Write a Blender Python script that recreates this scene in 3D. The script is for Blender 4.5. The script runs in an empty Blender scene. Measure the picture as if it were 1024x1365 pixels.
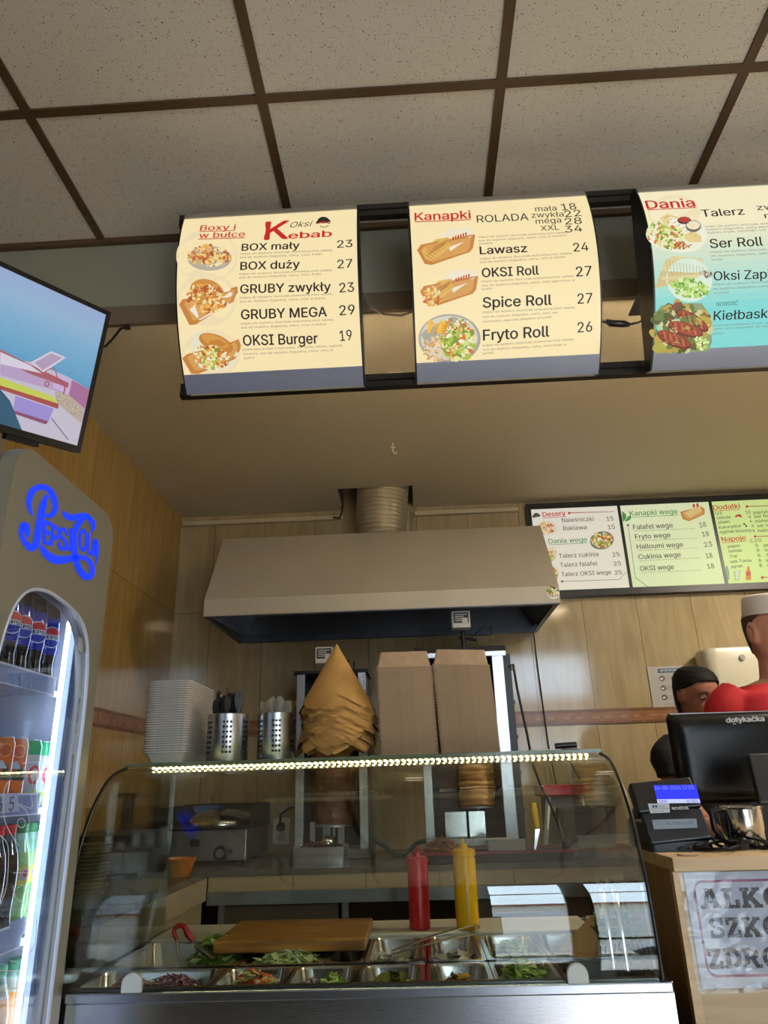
import bpy, bmesh, math, random
import numpy as np
from mathutils import Vector, Matrix, Euler
from mathutils.geometry import delaunay_2d_cdt
S = bpy.context.scene
COL = S.collection
PI = math.pi
# ---------------------------------------------------------------- camera
FPX, PITCH, ROLL, YAW, EYE = 948.27, 0.36554529, -0.03067011, -0.03677149, 1.35
_cy, _sy, _cp, _sp = math.cos(YAW), math.sin(YAW), math.cos(PITCH), math.sin(PITCH)
FW = Vector((_sy*_cp, _cy*_cp, _sp)); _r0 = Vector((_cy, -_sy, 0)); _u0 = _r0.cross(FW)
RT = _r0*math.cos(ROLL) + _u0*math.sin(ROLL); UP = -_r0*math.sin(ROLL) + _u0*math.cos(ROLL)
CAM = Vector((0, 0, EYE))
cd = bpy.data.cameras.new('camera'); co = bpy.data.objects.new('camera', cd); COL.objects.link(co)
cd.sensor_fit = 'VERTICAL'; cd.sensor_height = 36.0; cd.sensor_width = 27.0
cd.lens = 36.0*FPX/1365.0; cd.clip_start = 0.02; cd.clip_end = 200
m = Matrix.Identity(4)
for i in range(3): m[i][0] = RT[i]; m[i][1] = UP[i]; m[i][2] = -FW[i]; m[i][3] = CAM[i]
co.matrix_world = m
S.camera = co
# ---------------------------------------------------------------- light and exposure
S.view_settings.view_transform = 'Standard'; S.view_settings.look = 'None'
S.view_settings.exposure = 0.0; S.view_settings.gamma = 1.0; S.view_settings.use_curve_mapping = False
W = bpy.data.worlds.new('sky'); S.world = W; W.use_nodes = True
_bg = W.node_tree.nodes['Background']
_bg.inputs[0].default_value = (0.66, 0.83, 1.0, 1); _bg.inputs[1].default_value = 13.0
sl = bpy.data.lights.new('sun', 'SUN'); sl.energy = 150.0; sl.angle = .01; sl.color = (1, .96, .90)
so_ = bpy.data.objects.new('sun', sl); COL.objects.link(so_); so_.rotation_euler = (math.radians(42), 0, math.radians(-14))
S.cycles.max_bounces = 10; S.cycles.diffuse_bounces = 4; S.cycles.glossy_bounces = 5
S.cycles.transparent_max_bounces = 40; S.cycles.transmission_bounces = 8
S.cycles.sample_clamp_indirect = 4.0; S.cycles.blur_glossy = 0.5
S.cycles.caustics_reflective = False; S.cycles.caustics_refractive = False
def portal(name, loc, sx, sz):
    l = bpy.data.lights.new(name, 'AREA'); l.shape = 'RECTANGLE'; l.size = sx; l.size_y = sz
    l.cycles.is_portal = True
    o = bpy.data.objects.new(name, l); COL.objects.link(o); o.location = loc; o.rotation_euler = (PI/2, 0, 0)  # emits towards +Y
    return o
portal('daylight_shop_window', (0.745, -2.58, 1.57), 0.61, 2.62)
portal('daylight_shop_door', (1.70, -2.58, 1.47), 1.06, 2.84)
# ---------------------------------------------------------------- pixel -> place
def ray(px, py): return FW + RT*((px-512)/FPX) - UP*((py-682.5)/FPX)
def at(px, py, X=None, Y=None, Z=None):
    d = ray(px, py)
    t = X/d.x if X is not None else Y/d.y if Y is not None else (Z-EYE)/d.z
    return CAM + d*t
# ---------------------------------------------------------------- colour and materials
def lin(v): return v/12.92 if v <= .04045 else ((v+.055)/1.055)**2.4
def c(h):
    h = h.lstrip('#'); h = h if len(h) == 6 else ''.join(q*2 for q in h); return tuple(lin(int(h[i:i+2], 16)/255) for i in (0, 2, 4)) + (1,)
MATS = {}
def mat(name, col=None, rough=.5, metal=0, spec=.5, bump=None, emit=None, es=1.0, alpha=None, trans=0, ior=1.45, aniso=None, coat=0, noise=None, attr=False):
    """bump=(scale,strength,dist); noise=(scale,colour2,stretch xyz)"""
    if name in MATS: return MATS[name]
    M_ = bpy.data.materials.new(name); M_.use_nodes = True; MATS[name] = M_
    nt = M_.node_tree; N = nt.nodes; L = nt.links; b = N['Principled BSDF']
    if isinstance(col, str): col = c(col)
    if col: b.inputs['Base Color'].default_value = col
    b.inputs['Roughness'].default_value = rough; b.inputs['Metallic'].default_value = metal
    b.inputs['Specular IOR Level'].default_value = spec; b.inputs['IOR'].default_value = ior
    b.inputs['Coat Weight'].default_value = coat
    if trans: b.inputs['Transmission Weight'].default_value = trans
    if alpha is not None: b.inputs['Alpha'].default_value = alpha
    if emit:
        b.inputs['Emission Color'].default_value = c(emit) if isinstance(emit, str) else emit
        b.inputs['Emission Strength'].default_value = es
    tc = N.new('ShaderNodeTexCoord')
    if noise:
        mp = N.new('ShaderNodeMapping'); L.new(tc.outputs['Object'], mp.inputs[0])
        mp.inputs['Scale'].default_value = noise[2] if len(noise) > 2 else (1, 1, 1)
        nz = N.new('ShaderNodeTexNoise'); nz.inputs['Scale'].default_value = noise[0]; nz.inputs['Detail'].default_value = 5
        L.new(mp.outputs[0], nz.inputs[0])
        rp = N.new('ShaderNodeValToRGB'); rp.color_ramp.elements[0].position = .35; rp.color_ramp.elements[1].position = .68
        rp.color_ramp.elements[0].color = col; rp.color_ramp.elements[1].color = c(noise[1])
        L.new(nz.outputs[0], rp.inputs[0]); L.new(rp.outputs[0], b.inputs['Base Color'])
    if attr:
        at_ = N.new('ShaderNodeAttribute'); at_.attribute_name = 'Col'
        L.new(at_.outputs['Color'], b.inputs['Base Color'])
        if attr == 'emit':
            mu = N.new('ShaderNodeMixRGB'); mu.inputs[0].default_value = .85; mu.inputs[2].default_value = (.02, .02, .02, 1); L.new(at_.outputs['Color'], mu.inputs[1]); L.new(mu.outputs[0], b.inputs['Base Color'])
            L.new(at_.outputs['Color'], b.inputs['Emission Color']); b.inputs['Emission Strength'].default_value = es
    if bump:
        nz = N.new('ShaderNodeTexNoise'); nz.inputs['Scale'].default_value = bump[0]; nz.inputs['Detail'].default_value = 3
        if len(bump) > 3:
            mp = N.new('ShaderNodeMapping'); mp.inputs['Scale'].default_value = bump[3]
            L.new(tc.outputs['Object'], mp.inputs[0]); L.new(mp.outputs[0], nz.inputs[0])
        else: L.new(tc.outputs['Object'], nz.inputs[0])
        bp = N.new('ShaderNodeBump'); bp.inputs['Strength'].default_value = bump[1]; bp.inputs['Distance'].default_value = bump[2]
        L.new(nz.outputs[0], bp.inputs['Height']); L.new(bp.outputs[0], b.inputs['Normal'])
    return M_
def glass_mat(name, tint, r0=.05, rough=.0, haze=0.0, hazecol='#ffffff', gloss=(1,1,1,1)):
    """clear sheet: transparent with a mirror layer that grows at grazing angles"""
    if name in MATS: return MATS[name]
    M_ = bpy.data.materials.new(name); M_.use_nodes = True; MATS[name] = M_
    nt = M_.node_tree; N = nt.nodes; L = nt.links; N.remove(N['Principled BSDF']); out = N['Material Output']
    tr = N.new('ShaderNodeBsdfTransparent'); tr.inputs[0].default_value = c(tint)
    gl = N.new('ShaderNodeBsdfGlossy'); gl.inputs['Roughness'].default_value = rough; gl.inputs[0].default_value = gloss
    lw = N.new('ShaderNodeLayerWeight'); lw.inputs[0].default_value = .5
    pw = N.new('ShaderNodeMath'); pw.operation = 'POWER'; pw.inputs[1].default_value = 5; L.new(lw.outputs['Facing'], pw.inputs[0])
    ml = N.new('ShaderNodeMath'); ml.operation = 'MULTIPLY_ADD'; ml.inputs[1].default_value = 1-r0; ml.inputs[2].default_value = r0
    L.new(pw.outputs[0], ml.inputs[0])
    mx = N.new('ShaderNodeMixShader'); L.new(ml.outputs[0], mx.inputs[0]); L.new(tr.outputs[0], mx.inputs[1]); L.new(gl.outputs[0], mx.inputs[2])
    last = mx
    if haze:
        df = N.new('ShaderNodeBsdfDiffuse'); df.inputs[0].default_value = c(hazecol)
        m2 = N.new('ShaderNodeMixShader'); m2.inputs[0].default_value = haze
        L.new(mx.outputs[0], m2.inputs[1]); L.new(df.outputs[0], m2.inputs[2]); last = m2
    L.new(last.outputs[0], out.inputs[0])
    return M_
def tile_mat(name, axis, x0, z0, bw, bh, c1, c2, joint):
    """glossy marbled wall tile; joints on the wall's own metres"""
    M_ = bpy.data.materials.new(name); M_.use_nodes = True; MATS[name] = M_
    nt = M_.node_tree; N = nt.nodes; L = nt.links; b = N['Principled BSDF']
    g = N.new('ShaderNodeNewGeometry'); sp = N.new('ShaderNodeSeparateXYZ'); L.new(g.outputs['Position'], sp.inputs[0])
    def joint_mask(sock, o, w):
        a = N.new('ShaderNodeMath'); a.operation = 'SUBTRACT'; L.new(sock, a.inputs[0]); a.inputs[1].default_value = o - 100*w
        d = N.new('ShaderNodeMath'); d.operation = 'DIVIDE'; L.new(a.outputs[0], d.inputs[0]); d.inputs[1].default_value = w
        f = N.new('ShaderNodeMath'); f.operation = 'FRACT'; L.new(d.outputs[0], f.inputs[0])
        p = N.new('ShaderNodeMath'); p.operation = 'PINGPONG'; L.new(f.outputs[0], p.inputs[0]); p.inputs[1].default_value = .5
        l = N.new('ShaderNodeMath'); l.operation = 'LESS_THAN'; L.new(p.outputs[0], l.inputs[0]); l.inputs[1].default_value = .0013/w
        fl = N.new('ShaderNodeMath'); fl.operation = 'FLOOR'; L.new(d.outputs[0], fl.inputs[0])
        return l.outputs[0], fl.outputs[0]
    j1, i1 = joint_mask(sp.outputs[axis], x0, bw); j2, i2 = joint_mask(sp.outputs['Z'], z0, bh)
    mx = N.new('ShaderNodeMath'); mx.operation = 'MAXIMUM'; L.new(j1, mx.inputs[0]); L.new(j2, mx.inputs[1])
    # each tile its own piece of marble
    cm = N.new('ShaderNodeCombineXYZ'); L.new(i1, cm.inputs[0]); L.new(i2, cm.inputs[1])
    sc = N.new('ShaderNodeVectorMath'); sc.operation = 'SCALE'; sc.inputs['Scale'].default_value = 3.7; L.new(cm.outputs[0], sc.inputs[0])
    ad = N.new('ShaderNodeVectorMath'); ad.operation = 'ADD'; L.new(g.outputs['Position'], ad.inputs[0]); L.new(sc.outputs[0], ad.inputs[1])
    mp = N.new('ShaderNodeMapping'); mp.inputs['Scale'].default_value = (1, 1, .13); L.new(ad.outputs[0], mp.inputs[0])
    nz = N.new('ShaderNodeTexNoise'); nz.inputs['Scale'].default_value = 17; nz.inputs['Detail'].default_value = 7; nz.inputs['Roughness'].default_value = .6; nz.inputs['Distortion'].default_value = .9
    L.new(mp.outputs[0], nz.inputs[0])
    rp = N.new('ShaderNodeValToRGB'); e = rp.color_ramp.elements; e[0].position = .3; e[0].color = c(c1); e[1].position = .62; e[1].color = c(c2)
    n_ = e.new(.74); n_.color = tuple(min(1, v*1.15) for v in c(c2)[:3]) + (1,)
    L.new(nz.outputs[0], rp.inputs[0])
    mc = N.new('ShaderNodeMixRGB'); L.new(mx.outputs[0], mc.inputs[0]); L.new(rp.outputs[0], mc.inputs[1]); mc.inputs[2].default_value = c(joint)
    L.new(mc.outputs[0], b.inputs['Base Color'])
    b.inputs['Roughness'].default_value = .09; b.inputs['Specular IOR Level'].default_value = .55
    bp = N.new('ShaderNodeBump'); bp.inputs['Strength'].default_value = .5; bp.inputs['Distance'].default_value = .001; bp.invert = True
    L.new(mx.outputs[0], bp.inputs['Height'])
    n2 = N.new('ShaderNodeTexNoise'); n2.inputs['Scale'].default_value = 5; L.new(g.outputs['Position'], n2.inputs[0])
    b2 = N.new('ShaderNodeBump'); b2.inputs['Strength'].default_value = .07; b2.inputs['Distance'].default_value = .004
    L.new(n2.outputs[0], b2.inputs['Height']); L.new(bp.outputs[0], b2.inputs['Normal']); L.new(b2.outputs[0], b.inputs['Normal'])
    return M_
# ---------------------------------------------------------------- objects
def wloc(o):
    v = Vector((0, 0, 0))
    while o is not None: v += o.location; o = o.parent
    return v
def tag(o, label=None, cat=None, group=None, kind=None):
    if label: o['label'] = label
    if cat: o['category'] = cat
    if group: o['group'] = group
    if kind: o['kind'] = kind
    return o
def empty(name, loc, label, cat, group=None):
    o = bpy.data.objects.new(name, None); COL.objects.link(o); o.location = loc; o.empty_display_size = .05
    return tag(o, label, cat, group)
def kids(o): return [x for x in COL.objects if x.parent == o]
def dup(root, loc, rot=None, label=None, group=None):
    def cp(o, parent):
        n = o.copy(); COL.objects.link(n)
        if parent: n.parent = parent
        for ch in CH.get(o.name, ()): cp(ch, n)
        return n
    r = cp(root, None); r.location = loc
    if rot is not None: r.rotation_euler = rot
    if label: r['label'] = label
    if group: r['group'] = group
    return r
CH = {}
class MB:
    def __init__(s): s.v = []; s.f = []; s.mi = []; s.col = []
    def add(s, vs, fs, mi=0, col=(.5, .5, .5, 1)):
        o = len(s.v); s.v += [tuple(p) for p in vs]; s.f += [tuple(i+o for i in f) for f in fs]
        s.mi += [mi]*len(fs); s.col += [col]*len(fs); return s
    def box(s, x0, x1, y0, y1, z0, z1, mi=0, col=(.5, .5, .5, 1), M=None):
        vs = [Vector(p) for p in ((x0,y0,z0),(x1,y0,z0),(x1,y1,z0),(x0,y1,z0),(x0,y0,z1),(x1,y0,z1),(x1,y1,z1),(x0,y1,z1))]
        if M is not None: vs = [M @ p for p in vs]
        return s.add(vs, [(3,2,1,0),(4,5,6,7),(0,1,5,4),(1,2,6,5),(2,3,7,6),(3,0,4,7)], mi, col)
    def rings(s, R, cap0=True, cap1=True, mi=0, col=(.5, .5, .5, 1), closed=True):
        n = len(R[0]); vs = [p for r in R for p in r]; fs = []
        for k in range(len(R)-1):
            for i in range(n if closed else n-1):
                j = (i+1) % n; fs.append((k*n+i, k*n+j, (k+1)*n+j, (k+1)*n+i))
        if cap0: fs.append(tuple(range(n-1, -1, -1)))
        if cap1: fs.append(tuple((len(R)-1)*n+i for i in range(n)))
        return s.add(vs, fs, mi, col)
    def tube(s, p0, p1, r0, r1=None, n=16, mi=0, col=(.5, .5, .5, 1), caps=True):
        return s.path([p0, p1], [r0, r0 if r1 is None else r1], n, mi, col, caps)
    def path(s, pts, r, n=10, mi=0, col=(.5, .5, .5, 1), caps=True, flat=None):
        pts = [Vector(p) for p in pts]; R = []; up = None
        for i, p in enumerate(pts):
            t = (pts[min(i+1, len(pts)-1)] - pts[max(i-1, 0)]).normalized()
            if up is None:
                up = Vector((0, 0, 1)) if abs(t.z) < .9 else Vector((0, 1, 0))
            a = t.cross(up)
            if a.length < 1e-5: a = t.cross(Vector((1, 0, 0)))
            a.normalize(); b = a.cross(t); up = b
            rr = r[i] if isinstance(r, (list, tuple)) else r
            fl = flat if flat else 1
            R.append([p + a*(rr*math.cos(2*PI*k/n)) + b*(rr*fl*math.sin(2*PI*k/n)) for k in range(n)])
        return s.rings(R, caps, caps, mi, col)
    def lathe(s, prof, cen=(0, 0, 0), n=32, cap0=True, cap1=True, mi=0, col=(.5, .5, .5, 1), M=None, cols=None):
        cx, cy, cz = cen; R = [[Vector((r*math.cos(2*PI*k/n), r*math.sin(2*PI*k/n), z)) for k in range(n)] for r, z in prof]
        R = [[(M @ p if M is not None else p) + Vector(cen) for p in q] for q in R]
        if cols is None: return s.rings(R, cap0, cap1, mi, col)
        for k in range(len(R)-1): s.rings(R[k:k+2], cap0 and k == 0, cap1 and k == len(R)-2, mi, cols[k])
        return s
    def rloft(s, lv, n=6, cap0=True, cap1=True, mi=0, col=(.5, .5, .5, 1), M=None):
        """lv: (cx,cy,w,d,r,z) rounded rectangles stacked"""
        R = []
        for cx, cy, w, d, r, z in lv:
            r = max(min(r, w/2-1e-5, d/2-1e-5), 1e-5); q = []
            for (sx, sy, a0) in ((1,1,0),(-1,1,PI/2),(-1,-1,PI),(1,-1,1.5*PI)):
                for k in range(n):
                    a = a0 + PI/2*k/(n-1); q.append(Vector((cx+sx*(w/2-r)+r*math.cos(a), cy+sy*(d/2-r)+r*math.sin(a), z)))
            R.append([M @ p for p in q] if M is not None else q)
        return s.rings(R, cap0, cap1, mi, col)
    def prism(s, poly, fn, t0, t1, mi=0, col=(.5, .5, .5, 1)):
        """poly 2d outline, fn(a,b,t) -> place"""
        return s.rings([[fn(a, b, t0) for a, b in poly], [fn(a, b, t1) for a, b in poly]], True, True, mi, col)
    def grid(s, fn, nu, nv, mi=0, col=(.5, .5, .5, 1)):
        vs = [fn(i/nu, j/nv) for j in range(nv+1) for i in range(nu+1)]
        fs = [(j*(nu+1)+i, j*(nu+1)+i+1, (j+1)*(nu+1)+i+1, (j+1)*(nu+1)+i) for j in range(nv) for i in range(nu)]
        return s.add(vs, fs, mi, col)
    def build(s, name, mats, parent=None, smooth=None, bevel=None, label=None, cat=None, group=None, kind=None, seg=2, solid=None, flip=False):
        if not isinstance(mats, (list, tuple)): mats = [mats]
        V = [Vector(p) for p in s.v]
        if parent is not None: base = wloc(parent); loc = Vector((0, 0, 0))
        else:
            xs = [p.x for p in V]; ys = [p.y for p in V]; zs = [p.z for p in V]
            base = Vector(((min(xs)+max(xs))/2, (min(ys)+max(ys))/2, min(zs))); loc = base
        me = bpy.data.meshes.new(name); me.from_pydata([p-base for p in V], [], s.f)
        for mm in mats: me.materials.append(mm)
        me.polygons.foreach_set('material_index', s.mi)
        ca = me.color_attributes.new('Col', 'FLOAT_COLOR', 'CORNER')
        arr = np.repeat(np.array(s.col, dtype=np.float32), [len(f) for f in s.f], axis=0).ravel()
        ca.data.foreach_set('color', arr)
        bm = bmesh.new(); bm.from_mesh(me)
        if not flip: bmesh.ops.recalc_face_normals(bm, faces=bm.faces)
        bm.to_mesh(me); bm.free()
        if smooth:
            me.polygons.foreach_set('use_smooth', [True]*len(me.polygons)); me.set_sharp_from_angle(angle=math.radians(smooth))
        o = bpy.data.objects.new(name, me); COL.objects.link(o); o.location = loc
        if parent is not None: o.parent = parent; CH.setdefault(parent.name, []).append(o)
        if bevel:
            b = o.modifiers.new('bevel', 'BEVEL'); b.width = bevel; b.segments = seg; b.limit_method = 'ANGLE'; b.angle_limit = math.radians(40)
        if solid:
            b = o.modifiers.new('solid', 'SOLIDIFY'); b.thickness = solid; b.offset = 0
        return tag(o, label, cat, group, kind)
# ---------------------------------------------------------------- lettering and print
_TC = {}
try: FONT = bpy.data.fonts.load(bpy.utils.system_resource('DATAFILES', path='fonts') + '/Inter.woff2')
except Exception: FONT = None
def _glyph(t, shear=0.0):
    k = (t, shear)
    if k in _TC: return _TC[k]
    cu = bpy.data.curves.new('lettering', 'FONT'); cu.body = t; cu.size = 1; cu.resolution_u = 3; cu.shear = shear; cu.fill_mode = 'NONE'
    if FONT: cu.font = FONT
    ob = bpy.data.objects.new('lettering', cu); COL.objects.link(ob)
    me = bpy.data.meshes.new_from_object(ob.evaluated_get(bpy.context.evaluated_depsgraph_get()))
    V = [Vector((p.co.x, p.co.y)) for p in me.vertices]; nb = {}
    for e in me.edges:
        a, b = e.vertices; nb.setdefault(a, []).append(b); nb.setdefault(b, []).append(a)
    bpy.data.objects.remove(ob); bpy.data.meshes.remove(me); bpy.data.curves.remove(cu)
    # outlines -> filled triangles, an area counts as ink when the outlines wind round it
    loops, seen = [], set()
    for s0 in nb:
        if s0 in seen: continue
        lp, prev, cur = [], None, s0
        while cur not in seen:
            seen.add(cur); lp.append(cur); nx = [q for q in nb[cur] if q != prev and q not in seen]
            if not nx: break
            prev, cur = cur, min(nx)
        if len(lp) > 2: loops.append(lp)
    def winding(lp, x, y):
        w = 0
        for a, b in zip(lp, lp[1:]+lp[:1]):
            A, B_ = V[a], V[b]
            if (A.y > y) != (B_.y > y) and x < (B_.x-A.x)*(y-A.y)/(B_.y-A.y)+A.x: w += 1 if B_.y > A.y else -1
        return w
    edges = [(a, b) for lp in loops for a, b in zip(lp, lp[1:]+lp[:1])]
    if not edges: _TC[k] = ([], []); return _TC[k]
    r = delaunay_2d_cdt(V, edges, [], 0, 1e-6)
    out = []
    for f in r[2]:
        x = sum(r[0][q].x for q in f)/len(f); y = sum(r[0][q].y for q in f)/len(f)
        if sum(winding(lp, x, y) for lp in loops) != 0: out.append(tuple(f))
    _TC[k] = ([(q.x, q.y) for q in r[0]], out)
    return _TC[k]
def _xmax(t): return max(p[0] for p in _glyph(t)[0])
def _adv(ch):
    k = ('adv', ch)
    if k not in _TC: _TC[k] = _xmax(ch + 'H') - _xmax('H')
    return _TC[k]
def cap_height(): return max(p[1] for p in _glyph('H')[0])
def text_geo(t, bold=0.0, shear=0.0):
    k = ('text', t, shear)
    if k in _TC: return _TC[k]
    vs, fs, pen = [], [], 0.0
    for ch in t:
        if ch != ' ':
            gv, gf = _glyph(ch, shear)
            o = len(vs); vs += [(x+pen, y) for x, y in gv]; fs += [tuple(q+o for q in f) for f in gf]
        pen += _adv(ch)
    xs = [p[0] for p in vs] or [0]
    _TC[k] = (vs, fs, min(xs), max(xs)); return _TC[k]
def catmull(P, n=6):
    P = [np.array(p, float) for p in P]; out = []
    for i in range(len(P)-1):
        a = P[max(i-1, 0)]; b = P[i]; d = P[i+1]; e = P[min(i+2, len(P)-1)]
        for k in range(n):
            t = k/n; out.append(.5*((2*b)+(-a+d)*t+(2*a-5*b+4*d-e)*t*t+(-a+3*b-3*d+e)*t**3))
    out.append(P[-1]); return out
class Flat:
    """a plane: origin, unit axes; n points at the viewer"""
    def __init__(s, o, ux, uy): s.o = Vector(o); s.ux = Vector(ux).normalized(); s.uy = Vector(uy).normalized(); s.n = s.ux.cross(s.uy)
    def pos(s, u, v, h=0): return s.o + s.ux*u + s.uy*v + s.n*h
    def uv(s, px, py):
        d = ray(px, py); t = (s.o-CAM).dot(s.n)/d.dot(s.n); p = CAM + d*t - s.o; return (p.dot(s.ux), p.dot(s.uy))
class Arc:
    """panel bulging in Y-Z round an axis along X; v is arc length upwards from the middle"""
    def __init__(s, x0, T, B, sag):
        s.x0 = x0; T = Vector((0, *T)); B = Vector((0, *B)); ch = B-T; s.ch = ch.length
        n = Vector((0, ch.z, -ch.y)).normalized()
        if n.y > 0: n = -n
        s.R = (s.ch**2/4+sag**2)/(2*sag); mid = (T+B)/2; s.C = mid + n*(sag-s.R); s.nn = n; s.half = math.asin(s.ch/2/s.R); s.a0 = math.atan2(n.z, -n.y)
        s.T, s.B = T, B
    def pos(s, u, v, h=0):
        a = s.a0 + v/s.R; return Vector((s.x0+u, s.C.y-(s.R+h)*math.cos(a), s.C.z+(s.R+h)*math.sin(a)))
    def uv(s, px, py):
        d = ray(px, py); oy = CAM.y-s.C.y; oz = CAM.z-s.C.z
        A = d.y*d.y+d.z*d.z; B_ = 2*(oy*d.y+oz*d.z); C_ = oy*oy+oz*oz-s.R**2; D = max(B_*B_-4*A*C_, 0)
        t = (-B_-math.sqrt(D))/(2*A); p = CAM + d*t
        return (p.x-s.x0, (math.atan2(p.z-s.C.z, -(p.y-s.C.y))-s.a0)*s.R)
class Cyl:
    """label round an upright cylinder at (x,y); u runs round it, u=0 faces the angle a0"""
    def __init__(s, x, y, r, a0): s.x, s.y, s.r, s.a0 = x, y, r, a0
    def pos(s, u, v, h=0): a = s.a0+u/s.r; return Vector((s.x+(s.r+h)*math.cos(a), s.y+(s.r+h)*math.sin(a), v))
class Print:
    def __init__(s, surf, crop=(0, 0, 1), h0=.0008, dh=5e-6):
        s.s = surf; s.m = MB(); s.h = h0; s.dh = dh; s.crop = crop
    def px(s, x, y): ox, oy, k = s.crop; return s.s.uv(ox+x/k, oy+y/k)
    def raw(s, uv, fs, col):
        s.m.add([s.s.pos(u, v, s.h) for u, v in uv], fs, 0, col if not isinstance(col, str) else c(col)); s.h += s.dh
    def poly(s, uv, col): s.raw(uv, [tuple(range(len(uv)))], col)
    def polypx(s, P, col): s.poly([s.px(*p) for p in P], col)
    def slices(s, u0, u1, lo, hi, n, col):
        U = [u0+(u1-u0)*i/n for i in range(n+1)]
        s.h += .0002; s.raw([(u, lo(u)) for u in U] + [(u, hi(u)) for u in U], [(i, i+1, n+2+i, n+1+i) for i in range(n)], col)
    def ell(s, u, v, rx, ry, col, n=20, rot=0):
        if isinstance(s.s, Cyl):
            f = lambda q: ry*math.sqrt(max(0, 1-((q-u)/rx)**2)); s.slices(u-rx, u+rx, lambda q: v-f(q), lambda q: v+f(q), 16, col); return
        ca, sa = math.cos(rot), math.sin(rot)
        s.poly([(u+rx*math.cos(2*PI*k/n)*ca-ry*math.sin(2*PI*k/n)*sa, v+rx*math.cos(2*PI*k/n)*sa+ry*math.sin(2*PI*k/n)*ca) for k in range(n)], col)
    def disc_px(s, x, y, rx, ry, col, n=24, rot=0):
        ca, sa = math.cos(rot), math.sin(rot)
        s.polypx([(x+rx*math.cos(2*PI*k/n)*ca-ry*math.sin(2*PI*k/n)*sa, y+rx*math.cos(2*PI*k/n)*sa+ry*math.sin(2*PI*k/n)*ca) for k in range(n)], col)
    def text(s, t, p0, p1, h, col, bold=.012, sub=None, shear=0):
        """t with its baseline between uv points p0,p1 (p1 = end of sub if given), h = cap height (same unit) or None"""
        vs, fs, x0, x1 = text_geo(t, bold, shear); e1 = text_geo(sub, bold, shear)[3] if sub else x1
        p0 = Vector(p0); p1 = Vector(p1); d = p1-p0; k = d.length/max(e1-x0, 1e-6); d.normalize(); n = Vector((-d.y, d.x))
        ky = k if h is None else h/cap_height()
        w = bold*.85
        for ox, oy in (((0, 0),) if w <= 0 else ((-w, 0), (w, 0), (0, w*.6), (0, -w*.6)) if w > .012 else ((-w, 0), (w, 0))):
            s.raw([tuple(p0 + d*((x+ox-x0)*k) + n*((y+oy)*ky)) for x, y in vs], fs, col)
    def textpx(s, t, x0, y0, x1, y1, col, h=None, bold=.012, sub=None, shear=0):
        p0 = s.px(x0, y0); p1 = s.px(x1, y1)
        hh = None
        if h: q = s.px(x0, y0-h); hh = math.hypot(q[0]-p0[0], q[1]-p0[1])
        s.text(t, p0, p1, hh, col, bold, sub, shear)
    def stroke(s, P, col, n=5):
        """P: (x,y,width) in crop pixels"""
        Q = catmull(P, n); L_ = []; R_ = []
        for i, q in enumerate(Q):
            t = Q[min(i+1, len(Q)-1)][:2]-Q[max(i-1, 0)][:2]; t = t/max(np.hypot(*t), 1e-6)
            L_.append((q[0]-t[1]*q[2]/2, q[1]+t[0]*q[2]/2)); R_.append((q[0]+t[1]*q[2]/2, q[1]-t[0]*q[2]/2))
        uv = [s.px(*p) for p in L_] + [s.px(*p) for p in R_]; k = len(L_)
        s.raw(uv, [(i, i+1, k+i+1, k+i) for i in range(k-1)], col)
    def food(s, x, y, rx, ry, pal, n, rng, size=.16, rot=0):
        """a printed heap of bits inside an ellipse (crop pixels)"""
        for _ in range(n):
            a = rng.random()*2*PI; q = math.sqrt(rng.random())
            ex, ey = rx*q*math.cos(a), ry*q*math.sin(a)
            px = x+ex*math.cos(rot)-ey*math.sin(rot); py = y+ex*math.sin(rot)+ey*math.cos(rot)
            k = size*min(rx, ry)*(.6+.8*rng.random()); t = rng.random()*PI; as_ = .35+.5*rng.random()
            ca, sa = math.cos(t), math.sin(t)
            s.polypx([(px+k*math.cos(w)*ca-k*as_*math.sin(w)*sa, py+k*math.cos(w)*sa+k*as_*math.sin(w)*ca) for w in [2*PI*i/7 for i in range(7)]], rng.choice(pal))
    def build(s, name, m, parent, **kw):
        s.m.f = [tuple(f) for f in s.m.f]
        return s.m.build(name, m, parent, flip=True, **kw)
# ================================================================ materials
rng = random.Random(7)
TB = tile_mat('wall_tile_back', 'X', .039, 2.155, .2553, .515, '#8f7e5e', '#a2916f', '#665438')
TL = tile_mat('wall_tile_left', 'Y', 2.622, 2.155, .2553, .515, '#957843', '#a68750', '#6a5430')
TLOW = tile_mat('wall_tile_lower', 'X', .039, 1.572, .2553, .515, '#8f7e5e', '#a2916f', '#665438')
STEEL = mat('brushed_steel', '#b9bcc0', rough=.27, metal=1, bump=(40, .08, .002, (1, 1, 60)))
STEEL2 = mat('polished_steel', '#c4c6c8', rough=.16, metal=1)
STEELD = mat('dull_steel', '#8e8e8c', rough=.38, metal=1, noise=(9, '#a5a5a2'))
ALU = mat('hood_steel', '#9d9484', rough=.38, metal=.15, noise=(3, '#a49b8b'), bump=(30, .05, .002, (40, 1, 1)))
DARKM = mat('dark_metal', '#26282b', rough=.4, metal=.8)
BLACK = mat('black_plastic', '#0b0b0d', rough=.38)
BLACKM = mat('matt_black', '#0a0a0a', rough=.7)
WHITE = mat('white_plastic', '#dcd9d0', rough=.35)
GREYP = mat('grey_paint', '#7d7b6e', rough=.6)
BROWN = mat('brown_strip_paint', '#5d5142', rough=.6)
BROWNM = mat('brown_metal_bar', '#4c3a28', rough=.45, metal=.3)
PRINT = mat('printed', rough=.5, attr=True)
LIT = mat('backlit_print', rough=.35, attr='emit', es=.86, spec=.15)
LITDIM = mat('backlit_print_far', rough=.35, attr='emit', es=.68, spec=.15)
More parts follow.
